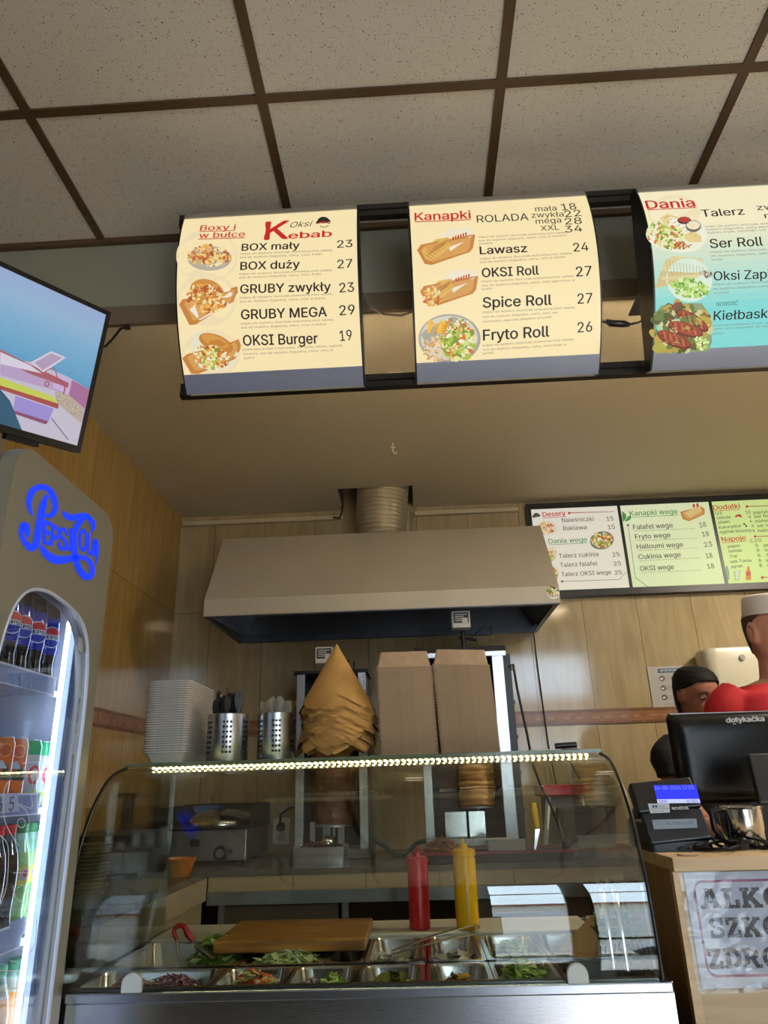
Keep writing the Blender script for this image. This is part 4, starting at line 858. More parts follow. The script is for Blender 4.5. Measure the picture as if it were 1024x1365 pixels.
def can(x, y, z, kind, label, group):
    P = [(.020, 0), (.0255, .006), (.0252, .012), (.0252, .05), (.0252, .075), (.0252, .10), (.0252, .118), (.022, .127), (.0215, .129)]
    C_ = {'o': ['#b9bcc0', '#c8642c', '#d2702c', '#b85a2c', '#c8642c', '#d87a34', '#c8703c', '#b9bcc0'], 'g': ['#b9bcc0', '#9ab04a', '#b8c4c0', '#c4ccd0', '#c4ccd0', '#2cae6a', '#2cae6a', '#b9bcc0']}[kind]
    def lab(rt):
        p = Print(Cyl(x, y, .0252, FACE), h0=.0004)
        if kind == 'o':
            p.ell(0, z+.104, .012, .012, '#e09a5c'); p.ell(0, z+.104, .010, .010, '#b8502c'); p.slices(-.02, .022, lambda q: z+.052, lambda q: z+.07+.010*math.sin(q*300), 14, '#1e3a34'); p.slices(-.015, .006, lambda q: z+.072, lambda q: z+.088-abs(q+.004)*1.4, 8, '#a8b4bc')
        else:
            p.ell(.006, z+.062, .013, .018, '#c8484c', 20, .5); p.ell(.006, z+.062, .008, .012, '#c4ccd0', 20, .5); p.slices(-.02, .02, lambda q: z+.02, lambda q: z+.031+.15*q, 10, '#b4cc4a')
        p.build('label', PRINT, rt)
    return lathe_thing('drink_can', x, y, z, P, C_, label, 'can', group, [(.0215, .1285), (.0205, .1295), (.0, .1275)], '#c0c4c8', lab)
GC = 'slim cans on the second fridge shelf'
for px, k, lb in ((-3, 'o', 'orange slim drink can at the left picture edge on the second shelf'), (16, 'o', 'orange slim drink can next to the green topped cans'), (36, 'g', 'white can with green top beside the orange cans'), (55, 'g', 'white can with green top closest to the light strip')):
    q = at(px, 1020, X=BX); can(BX, q.y, kz(1.318)+.0115, k, lb, GC)
PB_ = [(.022, 0), (.0265, .004), (.027, .02), (.0245, .05), (.0255, .08), (.027, .095), (.027, .125), (.0235, .15), (.016, .172), (.013, .186)]
def soft(x, y, z, C_, capc, label, name, lab=None, group=None): return lathe_thing(name, x, y, z, PB_, C_, label, 'bottle', group or 'bottles on the third fridge shelf', [(.0135, .184), (.0145, .186), (.0145, .200), (.012, .202)], capc, lab)
gr = ['#5d9a58', '#74b060', '#86bc6a', '#8ac070', '#7ab46a', '#a8c84c', '#9cc87c', '#8ec49a', '#a4d0b8']
def glab(x, y, z):
    def lab(rt):
        p = Print(Cyl(x, y, .027, FACE), h0=.0004); p.ell(.004, z+.11, .02, .017, '#c9c84a'); p.ell(.006, z+.112, .010, .011, '#b9aec0'); p.ell(.008, z+.113, .005, .006, '#c03a40'); p.build('label', PRINT, rt)
    return lab
for px, lb in ((-15, 'dark cola bottle with red cap at the left picture edge, third shelf'), (2, 'dark cola bottle with red cap beside the green bottles, third shelf')):
    q = at(px, 1170, X=BX); soft(BX, q.y, kz(1.114)+.0115, ['#140b0a']*4+['#3a1414', '#2a2418', '#241410', '#2c3430', '#4a5450'], '#c02c2c', lb, 'cola_bottle')
for px, lb in ((19, 'pale green drink bottle in the middle of the third shelf'), (35, 'pale green drink bottle with yellow label closest to the light strip')):
    q = at(px, 1170, X=BX); soft(BX, q.y, kz(1.114)+.0115, gr, '#3c8a54', lb, 'green_drink_bottle', glab(BX, q.y, kz(1.114)+.0115))
og = ['#d8843c', '#e0903c', '#dca084', '#e0b8a4', '#d8d0d0', '#dc9a54', '#e09a3c', '#c8c8b0', '#8ab49a']
for px, lb in ((-2, 'orange drink bottle at the left picture edge on the lowest visible shelf'), (20, 'orange drink bottle beside the light strip on the lowest visible shelf')):
    q = at(px, 1300, X=BX)
    def lab(rt, q=q):
        p = Print(Cyl(BX, q.y, .027, FACE), h0=.0004); p.text('oran', (-.018, kz(.90)+.10), (.018, kz(.90)+.102), .009, '#5a4a52', .02); p.build('label', PRINT, rt)
    soft(BX, q.y, kz(.90)+.0115, og, '#3c9a6a', lb, 'orange_drink_bottle', lab, 'orange bottles on the lowest fridge shelf')
# crumpled clear film beside the fridge
fm = MB(); rr = random.Random(3)
H_ = [[(rr.random()-.5) for _ in range(9)] for _ in range(25)]
fm.grid(lambda u, v: Vector((-.765-.05*u+.010*H_[int(v*24)][int(u*8)], FY1+.016+.025*u+.012*H_[int(v*24)][int((1-u)*8)], 1.30+.34*v+.01*H_[int(v*24)][int(u*8)])), 8, 24)
fm.build('plastic_film', glass_mat('clear_film', '#f0ece4', .12, .12, .10, '#c8b8a0'), smooth=20, label='crumpled clear plastic film hanging beside the far edge of the fridge', cat='plastic film')
# ================================================================ glass display counter
CX0, CX1 = -.735, .444; ZG, ZSH = .986, 1.4165
GP = [(1.603, .988), (1.604, 1.045), (1.614, 1.134), (1.630, 1.19), (1.654, 1.255), (1.694, 1.318), (1.745, 1.366), (1.80, 1.392), (1.862, 1.405)]
GP = [tuple(q) for q in catmull(GP, 5)]
dc = empty('display_counter', ((CX0+CX1)/2, 1.9, 0), 'refrigerated steel display counter with curved glass front and lit glass shelf', 'display counter')
CLEAR = glass_mat('counter_glass', '#f3f5f0', .041)
nrm = []
for i, q in enumerate(GP):
    a_, b_ = GP[max(i-1, 0)], GP[min(i+1, len(GP)-1)]; t = Vector((b_[0]-a_[0], b_[1]-a_[1])).normalized(); nrm.append((t.y, -t.x))
inner = [(q[0]+n_[0]*.006, q[1]+n_[1]*.006) for q, n_ in zip(GP, nrm)]
cg = MB(); prof = GP + inner[::-1]
cg.rings([[(CX0, *q) for q in prof], [(CX1, *q) for q in prof]], True, True); cg.build('curved_glass', CLEAR, dc, smooth=30)
for x, nm in ((CX0+.008, 'side_glass'), (CX1-.008, 'side_glass')):
    poly = [(q[0]+n_[0]*.012, q[1]+n_[1]*.012) for q, n_ in zip(GP, nrm)] + [(2.22, 1.393), (2.22, .99)]
    MB().prism(poly, lambda a, b, t: (x+t, a, b), -.003, .003).build(nm, CLEAR, dc)
for x in (CX0, CX1): MB().path([(x, q[0], q[1]) for q in GP], .0042, 8).build('edge_seal', BLACK, dc, smooth=60)
MB().box(CX0, CX1, 1.855, 2.215, 1.408, ZSH).build('shelf_glass', glass_mat('shelf_glass', '#e2ebe2', .06), dc)
MB().box(CX0, CX1, 1.853, 1.8555, 1.4085, 1.4165).build('shelf_edge', mat('glass_edge', '#5d6650', rough=.15), dc)
# LED strip in its clear sleeve
MB().box(CX0+.06, CX1-.03, 1.862, 1.876, 1.4035, 1.4068).build('led_sleeve', mat('led_sleeve', '#cfc79a', rough=.3, emit='#ffe9a0', es=.10), dc)
ld = MB()
for k in range(80):
    x = CX0+.068+k*.0145
    if x < CX1-.035: ld.box(x, x+.005, 1.8612, 1.8632, 1.4022, 1.4058); ld.box(x+.004, x+.009, 1.872, 1.8745, 1.4012, 1.4034)
ld.build('led_lights', mat('led_glow', '#fff6cc', emit='#fff0b0', es=42.0), dc, kind='stuff')
MB().path([(CX1-.09, 1.87, 1.400), (CX1-.07, 1.90, 1.392), (CX1-.05, 1.95, 1.37), (CX1-.03, 2.0, 1.35)], .002, 6).build('led_wire', BLACK, dc, smooth=60)
sleeve = MB(); rr = random.Random(5)
sleeve.grid(lambda u, v: Vector((CX1-.10+.085*u, 1.865+.03*v, 1.402-.012*v*(1-v)*4*(.4+rr.random()*.6)-.008*u)), 10, 5)
sleeve.build('loose_tape', glass_mat('clear_tape', '#f6f2dc', .12, .1, .12, '#fff3cc'), dc, smooth=20)
# steel body
MB().box(CX0, CX1+.016, 1.598, 1.606, .10, .9865).build('front_panel', mat('front_steel', '#b4bac4', rough=.16, metal=1, bump=(30, .05, .002, (1, 1, 40))), dc)
MB().box(CX0, CX1+.016, 1.5945, 1.607, .968, .9868).build('front_lip', mat('lip_steel', '#a9b2c0', rough=.2, metal=1), dc, bevel=.003)
bd = MB(); bd.box(CX0, CX0+.012, 1.606, 2.30, .1, .985).box(CX1+.004, CX1+.016, 1.606, 2.30, .1, .985).box(CX0+.012, CX1+.004, 2.288, 2.30, .1, .985); bd.build('body', STEELD, dc)
MB().box(CX0+.012, CX1+.004, 1.606, 2.288, .80, .805).build('well_floor', DARKM, dc)
MB().box(CX0+.02, CX1-.02, 1.62, 2.28, 0, .10).build('plinth', BLACK, dc)
MB().box(CX0, CX1, 1.609, 1.625, .9845, .990).build('glass_channel', mat('channel_dark', '#4a4a46', rough=.4, metal=.6), dc)
for x in (at(177, 1315, Y=1.6).x, at(770, 1306, Y=1.6).x):
    pr = [(-.020, 0), (-.020, .014)] + [(.020*math.cos(PI-PI*k/14), .014+.020*math.sin(PI-PI*k/14)) for k in range(1, 14)] + [(.020, .014), (.020, 0)]
    MB().prism(pr, lambda a, b, t: (x+a, t, .987+b), 1.590, 1.602).build('glass_clamp', mat('clamp_plastic', '#c2c6c0', rough=.4), dc, bevel=.002)
MB().box(.36, .40, 1.90, 1.93, 1.4166, 1.421).path([(.345, 1.915, 1.428), (.40, 1.915, 1.430)], .0075, 10).build('glass_hinge', BLACK, dc, smooth=50, bevel=.002)
# ---- pans in the well
px_edges = [114, 280, 378, 473, 568, 662, 757, 872]
EX = [at(q, 1312, Z=.985).x for q in px_edges]; EX[0] = CX0+.016; EX[-1] = CX1-.004
def pan(x0, x1, y0, y1, z, label, depth=.10, mat_=None, group='steel food pans in the counter well'):
    cx, cy, w, d = (x0+x1)/2, (y0+y1)/2, x1-x0-.002, y1-y0-.002
    m_ = MB(); r_ = .028
    m_.rloft([(cx, cy, w, d, .006, z-.004), (cx, cy, w, d, .006, z), (cx, cy, w-.018, d-.018, r_, z), (cx, cy, w-.023, d-.023, r_, z-.006), (cx, cy, w-.045, d-.045, r_+.01, z-depth*.85), (cx, cy, w-.07, d-.07, r_, z-depth), (cx, cy, .004, .004, .002, z-depth)], 8, False, False)
    return m_.build('food_pan', mat_ or STEEL2, smooth=35, label=label, cat='food pan', group=group)
def heap(name, x0, x1, y0, y1, z0, h, pal, n, L_, wd, label, seed, curl=.4, skew=(0, 0), cover=None):
    """a heap of cut food in a pan: bent little strips lying on a mound"""
    R_ = random.Random(seed); m_ = MB(); cx, cy, rx, ry = (x0+x1)/2, (y0+y1)/2, (x1-x0)/2, (y1-y0)/2
    hh = lambda u, v: z0 + h*max(0, 1-.85*((u-skew[0])**2+(v-skew[1])**2))
    m_.rings([[(cx+rx*.98*q*math.cos(2*PI*k/20), cy+ry*.98*q*math.sin(2*PI*k/20), (hh(q*math.cos(2*PI*k/20), q*math.sin(2*PI*k/20)) if q > .01 else hh(0, 0))-.006) for k in range(20)] for q in (1, .8, .6, .4, .2, .02)], False, True, col=c(pal[0]))
    for _ in range(n):
        a = R_.random()*2*PI; q = math.sqrt(R_.random()); u, v = q*math.cos(a), q*math.sin(a)
        p0 = Vector((cx+rx*u, cy+ry*v, hh(u, v)+R_.random()*.006)); t = R_.random()*2*PI; l_ = L_*(.5+R_.random()); w_ = wd*(.6+.8*R_.random())
        dx = Vector((math.cos(t), math.sin(t), (R_.random()-.35)*.8)); dy = Vector((-math.sin(t), math.cos(t), (R_.random()-.5)*.7)); up = Vector((0, 0, 1))*l_*curl
        pts = [p0-dx*l_/2, p0+up*(R_.random()*.5), p0+dx*l_/2]
        vs = []
        for p in pts: vs += [p-dy*w_/2, p+dy*w_/2]
        m_.add(vs + [p - Vector((0, 0, .0012)) for p in vs], [(0, 2, 3, 1), (2, 4, 5, 3), (6, 7, 9, 8), (8, 9, 11, 10), (0, 6, 8, 2), (2, 8, 10, 4), (1, 3, 9, 7), (3, 5, 11, 9)], 0, c(R_.choice(pal)))
    return m_.build(name, mat('cut_food', rough=.45, attr=True, spec=.4), label=label, cat='food', kind='stuff')
Y1, Y2, Y3 = 1.632, 1.802, 2.085; ZP = .984
CAB = ['#8f6a72', '#a78088', '#6d4658', '#c2a2a2', '#5c3a4a']; LET = ['#6f8f34', '#8cab48', '#b7cc7c', '#557528', '#d2dca4']; MIX = ['#c8562c', '#d8a05c', '#8ca848', '#d8c8a0', '#b03a2c']
rowA = ['long steel pan of shredded red cabbage at the left end of the front row', 'steel pan of mixed cut salad, second in the front row', 'steel pan of chopped greens and red onion, third in the front row', 'steel pan of pickle slices below the tongs in the front row', 'steel pan of peppers in the front row below the yellow bottle', 'steel pan behind the window reflection in the front row', 'black lined pan at the right end of the front row']
for i in range(7):
    pan(EX[i], EX[i+1], Y1, Y2, ZP, rowA[i], mat_=mat('black_pan', '#17181a', rough=.3) if i == 6 else None)
def inpan(i): return EX[i]+.022, EX[i+1]-.022
fl = ZP-.086; za = ZP-.028
a0, a1 = inpan(0); heap('red_cabbage', a0+.02, a0+.12, Y1+.03, Y2-.035, za-.01, .035, ['#9a7a70', '#b2948a', '#8a6258', '#c8aca0'], 170, .022, .004, 'pale shredded cabbage in the left part of the long front pan', 11)
heap('red_cabbage', a1-.135, a1-.01, Y1+.025, Y2-.04, za-.012, .042, CAB, 220, .024, .004, 'purple shredded cabbage in the right part of the long front pan', 12)
a0, a1 = inpan(1); heap('mixed_salad', a0, a1, Y1+.025, Y2-.03, za-.012, .045, MIX, 170, .016, .010, 'chopped pepper and lettuce salad in the second front pan', 13)
a0, a1 = inpan(2); heap('chopped_greens', a0+.035, a1, Y1+.025, Y2-.035, za-.012, .035, LET, 180, .014, .007, 'chopped green leaves in the third front pan', 14)
heap('red_onion', a0-.004, a0+.05, Y1+.025, Y2-.04, za-.012, .03, CAB+['#d8c8cc'], 90, .012, .004, 'chopped red onion beside the greens in the third front pan', 15)
a0, a1 = inpan(3); heap('pickle_slices', a0, a1, Y1+.022, Y2-.03, za-.008, .03, ['#6f6f2c', '#86863c', '#59592a', '#9a9448'], 60, .022, .018, 'sliced green pickles in the front pan below the tongs', 16, .1)
a0, a1 = inpan(4); heap('sliced_peppers', a0+.02, a1-.01, Y1+.025, Y2-.035, za-.012, .03, ['#b8862c', '#7a3a24', '#5a3020', '#c8a03c'], 60, .020, .012, 'sliced peppers in the front pan below the yellow bottle', 17)
a0, a1 = inpan(5); heap('lettuce', a0, a1, Y1+.03, Y2-.04, za-.01, .05, LET, 120, .03, .018, 'torn lettuce in the front pan behind the window reflection', 18)
# back row
rowB = [(EX[0], EX[1]+.02, 'wide steel pan of lettuce at the left of the back row'), (EX[1]+.02, EX[2]+.06, 'steel pan of shredded lettuce under the wooden board'), (EX[2]+.06, EX[3]+.005, 'dark nearly empty steel pan with white cheese slices in the back row'), (EX[3]+.005, EX[4]+.005, 'steel pan of clear sauce under the end of the tongs'), (EX[4]+.005, EX[5], 'steel pan right of the clear sauce in the back row'), (EX[5], EX[6], 'steel pan behind the window reflection in the back row'), (EX[6], EX[7], 'steel pan at the right end of the back row')]
for x0, x1, lb in rowB: pan(x0, x1, Y2+.004, Y3, ZP+.002, lb)
x0, x1, _ = rowB[0]; heap('lettuce', x0+.15, x1-.03, Y2+.10, Y3-.03, ZP-.03, .055, LET, 170, .03, .014, 'green lettuce below the red tongs in the back row', 21)
x0, x1, _ = rowB[1]; heap('shredded_lettuce', x0+.02, x1-.015, Y2+.03, Y2+.16, ZP-.030, .036, ['#a8b878', '#c2cf98', '#8ea258', '#dde0bc', '#738c3c'], 260, .035, .010, 'pale shredded lettuce under the wooden board', 22)
x0, x1, _ = rowB[2]; heap('cheese_slices', x0+.04, x1-.03, Y2+.08, Y3-.08, ZP-.06, .02, ['#d8d2c4', '#c8c4b8'], 14, .025, .02, 'white cheese slices in the dark back row pan', 23, .2)
for k in (3, 4):
    x0, x1, _ = rowB[k]; heap('pale_sauce', x0+.028, x1-.028, Y2+.03, Y3-.03, ZP-.04, .012, ['#aba79c', '#8e8a80', '#c2beb2', '#6f6c64'], 60, .04, .02, 'grey creamy sauce in the pan ' + ('under the tongs end' if k == 3 else 'right of the tongs end'), 24+k, .1)
x0, x1, _ = rowB[5]; heap('lettuce', x0+.03, x1-.03, Y2+.04, Y3-.04, ZP-.05, .05, LET, 120, .035, .016, 'lettuce in the back row pan behind the window reflection', 29)
# kraft wrap standing in the right pans
kw = empty('paper_wrapped_salad', (.24, 1.86, .98), 'open brown paper wrap of green salad standing at the right of the well', 'food wrap')
q = [at(x, y, Y=1.87) for x, y in ((738, 1268), (790, 1218), (832, 1268), (795, 1282))]
wr_ = MB()
q0 = at(765, 1276, Y=1.84); 
wr_.add([at(742, 1268, Y=1.83), at(790, 1219, Y=1.90), at(800, 1272, Y=1.83), at(786, 1281, Y=1.80), at(826, 1222, Y=1.93), at(836, 1230, Y=1.95)], [(0, 3, 2, 1), (2, 5, 4)]).build('paper', mat('wrap_paper', '#b28a60', rough=.7), kw, solid=.0015)
wr_ = MB(); wr_.add([at(797, 1262, Y=1.815), at(826, 1255, Y=1.815), at(827, 1268, Y=1.81), at(798, 1275, Y=1.81)], [(0, 1, 2, 3)]).build('striped_band', mat('band_white', '#c9bcc8', rough=.6), kw, solid=.001)
sb = MB()
for k in range(5): sb.add([at(800+k*6, 1262-k*1.4, Y=1.8135), at(803+k*6, 1261-k*1.4, Y=1.8135), at(803+k*6, 1273-k*1.4, Y=1.8085), at(800+k*6, 1274-k*1.4, Y=1.8085)], [(0, 1, 2, 3)])
sb.build('band_stripes', mat('band_violet', '#6f5478', rough=.6), kw, solid=.0005)
heap('salad_leaves', at(792, 1250, Y=1.90).x, at(826, 1250, Y=1.90).x, 1.84, 1.93, .965, .09, LET, 110, .03, .02, 'green salad leaves in the brown paper wrap', 31)
# leaning curved steel lids at the right end
for k in range(2):
    x = CX1-.05-.022*k
    MB().path([(x, 1.66+.02*k, .99), (x, 1.665+.02*k, 1.06), (x+.004, 1.70+.02*k, 1.12), (x+.015, 1.78, 1.14), (x+.02, 1.86, 1.10), (x+.02, 1.90, .99)], .006, 10, flat=.4).build('pan_lid', STEEL2, smooth=60, label=('clear rounded pan lid leaning against the right side glass', 'rounded pan lid leaning in front of the one by the right glass')[k], cat='lid')
# white board, wooden board, bottles, tongs
MB().box(CX0+.02, CX1-.02, Y3+.004, 2.284, .968, .992).build('cutting_board', mat('white_polythene', '#b9aea0', rough=.5, noise=(6, '#c6bdb0')), bevel=.003, label='long white plastic cutting board along the back of the counter', cat='cutting board')
WB = MB(); wx0, wx1, wy0, wy1 = -.50, -.143, 1.89, 2.165
WB.box(wx0, wx1, wy0, wy1, .9925, 1.018)
WB.build('wooden_board', mat('board_wood', '#7c5020', rough=.4, noise=(10, '#b8803c', (.8, 14, 6))), bevel=.004, label='long wooden chopping board lying across the back of the food pans', cat='cutting board')
def sauce(x, y, z, hcol, name, label, R_=.0275, H_=.155):
    rt = empty(name, (x, y, z), label, 'sauce bottle', 'squeeze bottles on the white board')
    mm = mat(name, hcol, rough=.3, spec=.5)
    MB().lathe([(R_-.004, z), (R_, z+.004), (R_, z+H_-.008), (R_-.003, z+H_)], (x, y, 0), 32).build('body', mm, rt, smooth=40)
    MB().lathe([(R_+.001, z+H_), (R_+.001, z+H_+.014), (R_-.006, z+H_+.018), (.012, z+H_+.020), (.011, z+H_+.030), (.004, z+H_+.031), (.0025, z+H_+.043), (.001, z+H_+.044)], (x, y, 0), 32).build('cap', mm, rt, smooth=35)
    for k in range(6):
        a = 2*PI*k/6
    return rt
qa = at(560, 1234, Y=2.14); sauce(qa.x, 2.14, .992, '#a80f1a', 'ketchup_bottle', 'red squeeze bottle on the white board')
qa = at(624, 1234, Y=2.13); sauce(qa.x, 2.13, .992, '#d8a408', 'mustard_bottle', 'yellow squeeze bottle on the white board', .030, .172)
tg = empty('kitchen_tongs', (.04, 1.98, 1.0), 'steel tongs lying across the pans in front of the yellow bottle', 'tongs')
A_ = Vector((-.085, 1.86, 1.0)); Bq = at(640, 1232, Y=2.11)
A1, A2 = at(523, 1267, Z=1.004), at(524, 1272, Z=.998); E1, E2 = at(634, 1237, Y=2.10), at(634, 1245, Y=2.05)
E1 = Vector((E1.x, E1.y, max(E1.z, 1.006)))
for s0, s1, nm in ((A1, E1, 'upper_arm'), (A2, E2, 'lower_arm')):
    MB().path([s0, s0.lerp(s1, .5)+Vector((0, 0, .004)), s1], [.003, .006, .007], 8, flat=.35).build(nm, STEEL2, tg, smooth=60)
MB().path([E1, (E1+E2)/2+Vector((.006, 0, .006)), E2], .007, 8, flat=.5).build('hinge', STEEL2, tg, smooth=60)
MB().path([A2+Vector((0, 0, -.002)), A2+Vector((-.004, -.008, -.012))], [.004, .002], 8).build('tip', STEEL2, tg, smooth=60)
rg = empty('red_tongs', at(245, 1250, Z=1.0), 'tongs with red handle standing in the lettuce beside the wooden board', 'tongs')
pts = [at(x, y, Y=1.93) for x, y in ((236, 1253), (232, 1240), (239, 1234), (246, 1236), (251, 1246), (258, 1254))]
MB().path([tuple(q) for q in catmull(pts, 4)], [float(q[0]) for q in catmull([(q,) for q in (.005, .0055, .006, .0065, .0075, .006)], 4)], 10).build('handle', mat('red_handle', '#a3121c', rough=.35), rg, smooth=60)
MB().path([at(258, 1254, Y=1.93), at(272, 1267, Y=1.91), at(288, 1278, Y=1.89)], [.006, .008, .010], 8, flat=.35).build('blade', STEELD, rg, smooth=60)
MB().path([at(236, 1253, Y=1.93), at(237, 1264, Y=1.92), at(240, 1280, Y=1.90)], [.004, .004, .004], 8, flat=.4).build('blade', STEELD, rg, smooth=60)
# ================================================================ on the glass shelf
ZT_ = ZSH+.0005
# clear container stack
PLA = glass_mat('container_plastic', '#ded9d0', .08, .15, .74, '#d9d5cc')
m_ = MB(); cw, cd_ = .118, .245
m_.rloft([(0, 0, cw-.036, cd_-.036, .012, .0), (0, 0, cw-.010, cd_-.010, .014, .026), (0, 0, cw-.002, cd_-.002, .014, .0262), (0, 0, cw, cd_, .014, .0275), (0, 0, cw, cd_, .014, .0295), (0, 0, cw-.012, cd_-.012, .014, .0285), (0, 0, cw-.038, cd_-.038, .012, .0015)], 6, True, False)
for xx in (-.030, .032): m_.box(xx-.005, xx+.005, -cd_/2-.0022, -cd_/2+.002, .0268, .0297)
cx_, cy2 = -.665, 1.925+cd_/2
base = m_.build('plastic_container', PLA, label='clear plastic food container, bottom one of the tall stack on the shelf', cat='food container', group='stacked clear food containers', smooth=40)
base.location = (cx_, cy2, ZT_); R_ = random.Random(4); NC = 30
for k in range(1, NC+1):
    dup(base, (cx_+(R_.random()-.5)*.0010, cy2+(R_.random()-.5)*.0010, ZT_+k*.00605), label='clear plastic food container nested in the tall stack on the left of the shelf' if k < NC else 'clear plastic food container, topmost of the tall stack on the left of the shelf')
# perforated cutlery cups
def cutlery_cup(x, y, R0, H_, label):
    rt = empty('cutlery_holder', (x, y, ZT_), label, 'cutlery holder', 'perforated steel cutlery cups'); z = ZT_
    MB().lathe([(R0-.002, z), (R0, z+.003), (R0, z+H_), (R0-.002, z+H_+.0015), (R0-.004, z+H_), (R0-.004, z+.003), (.001, z+.003)], (x, y, 0), 48).build('cup', STEEL, rt, smooth=40)
    face = -PI/2+.12
    for g0 in range(6):
        ho = MB()
        for i in range(3):
            a = face+ g0*PI/3 -.10 + i*.17+.02
            for j in range(7):
                zc = z+H_*.2+H_*.105*j
                P = Cyl(x, y, R0, a); ho.add([P.pos(.0032*math.cos(2*PI*k/10), zc+.0032*math.sin(2*PI*k/10), .0004) for k in range(10)], [tuple(range(10))])
        ho.build('dot_pattern', mat('hole_black', '#08080a', rough=.8), rt, flip=True)
    return rt
c1x, c2x, cyy = -.517, -.387, 2.0
cutlery_cup(c1x, cyy, .0555, .122, 'perforated steel cup of black cutlery on the glass shelf')
cutlery_cup(c2x, cyy+.01, .0500, .122, 'perforated steel cup of clear cutlery on the glass shelf')
BLC = mat('black_cutlery', '#0c0c0e', rough=.3); CLC = glass_mat('clear_cutlery', '#e6e2da', .14, .08, .16, '#d8d4cc')
def utensil(x, y, z, L_, kind, m_, label, group, tilt, rz):
    M = Matrix.Translation((x, y, z)) @ Matrix.Rotation(rz, 4, 'Z') @ Matrix.Rotation(tilt, 4, 'X')
    mb = MB(); hw = .0045
    P = [(0, .004, .0018), (L_*.45, .0035, .0015), (L_*.70, .003, .0015)]
    if kind == 'fork':
        P += [(L_*.78, .008, .0016), (L_*.85, .0095, .0016)]
    else: P += [(L_*.76, .006, .0018), (L_*.84, .0095, .002), (L_*.93, .0095, .002), (L_*.985, .005, .0016), (L_, .001, .001)]
    mb.rings([[M @ Vector(q) for q in ((-w, -t, zz), (w, -t, zz), (w, t, zz), (-w, t, zz))] for zz, w, t in P])
    if kind == 'fork':
        for k in range(4):
            xx = -.0078+.0052*k; mb.rings([[M @ Vector(q) for q in ((xx-w, -.0012, zz), (xx+w, -.0012, zz), (xx+w, .0012, zz), (xx-w, .0012, zz))] for zz, w in ((L_*.84, .0022), (L_, .0010))])
    return mb.build('plastic_fork' if kind == 'fork' else 'plastic_spoon', m_, smooth=40, label=label, cat='cutlery', group=group)
R_ = random.Random(9)
for k in range(20):
    a = 2*PI*k*.382+.2; rr_ = .043*(.35+.65*R_.random()); kind = 'spoon' if k % 2 else 'fork'
    utensil(c1x+rr_*math.cos(a), cyy+rr_*math.sin(a), ZT_+.006, .160+.022*R_.random(), kind, BLC, f'black plastic {kind} standing in the left perforated steel cup', 'black cutlery in the left cup', .10*(R_.random()-.5), R_.random()*1.6-.8)
mb = MB(); mb.path([(c1x-.006, cyy-.01, ZT_+.01), (c1x-.004, cyy-.01, ZT_+.195)], .002, 8); mb.build('black_stirrer', BLC, smooth=60, label='thin black stirrer, tallest thing in the left cutlery cup', cat='stirrer')
mb = MB(); mb.path([(c1x+.010, cyy-.008, ZT_+.01), (c1x+.004, cyy-.01, ZT_+.18)], .0022, 8); mb.build('black_stirrer', BLC, smooth=60, label='thin black stirrer leaning left in the left cutlery cup', cat='stirrer')
for k in range(12):
    a = 2*PI*k*.382+.1; rr_ = .038*(.45+.55*R_.random()); kind = 'spoon' if k % 3 else 'fork'
    utensil(c2x+rr_*math.cos(a), cyy+.01+rr_*math.sin(a), ZT_+.006, .150+.012*R_.random(), kind, CLC, f'clear plastic {kind} standing in the right perforated steel cup', 'clear cutlery in the right cup', .16*(R_.random()-.5), R_.random()*1.6-.8)
# stack of paper cones
kx, ky = -.224, 2.045; NCO = 42
def cone_mesh(ph, Ls, amp, R_):
    mb = MB(); n, hn = 56, 7; half = math.radians(30)
    def hem(a):
        q = ((a+ph) / (PI/2)) % 1.0; return Ls*(1+amp*(1-abs(2*q-1))*1.0-amp*.35)
    rows = []
    for j in range(hn+1):
        t = .012+.988*j/hn
        rows.append([(hem(2*PI*i/n)*t*math.sin(half), 2*PI*i/n, -hem(2*PI*i/n)*t*math.cos(half)) for i in range(n)])
    mb.rings([[Vector((r_*math.cos(a), r_*math.sin(a), z)) for r_, a, z in q] for q in rows], True, False)
    return mb
cones = []
R_ = random.Random(12)
for v in range(3):
    mb = cone_mesh(.4+v*.7, .19, .25, R_)
    o = mb.build('paper_cone', KRAFT, smooth=30, cat='paper cone', group='nested kraft paper cones', label='kraft paper cone nested in the stack on the shelf, only its cut edge showing')
    cones.append(o)
zt = 1.733; dz = (zt-ZT_-.195)/(NCO-1)
# the mesh origin sits at its hem, so measure each apex from there
hs = [max(p.co.z for p in o.data.vertices) for o in cones]
for k in range(NCO):
    v = k % 3; o = cones[v] if k < 3 else dup(cones[v], (0, 0, 0), label='kraft paper cone nested in the stack on the shelf, only its cut edge showing')
    if k == 0: o['label'] = 'topmost kraft paper cone, its whole pointed tip showing above the stack'
    t_ = k/(NCO-1)
    o.location = (kx+.006*math.sin(t_*4.0), ky+.005*math.sin(t_*5+1), zt-k*dz-hs[v])
    o.rotation_euler = (0, 0, R_.random()*2*PI if k else .5)
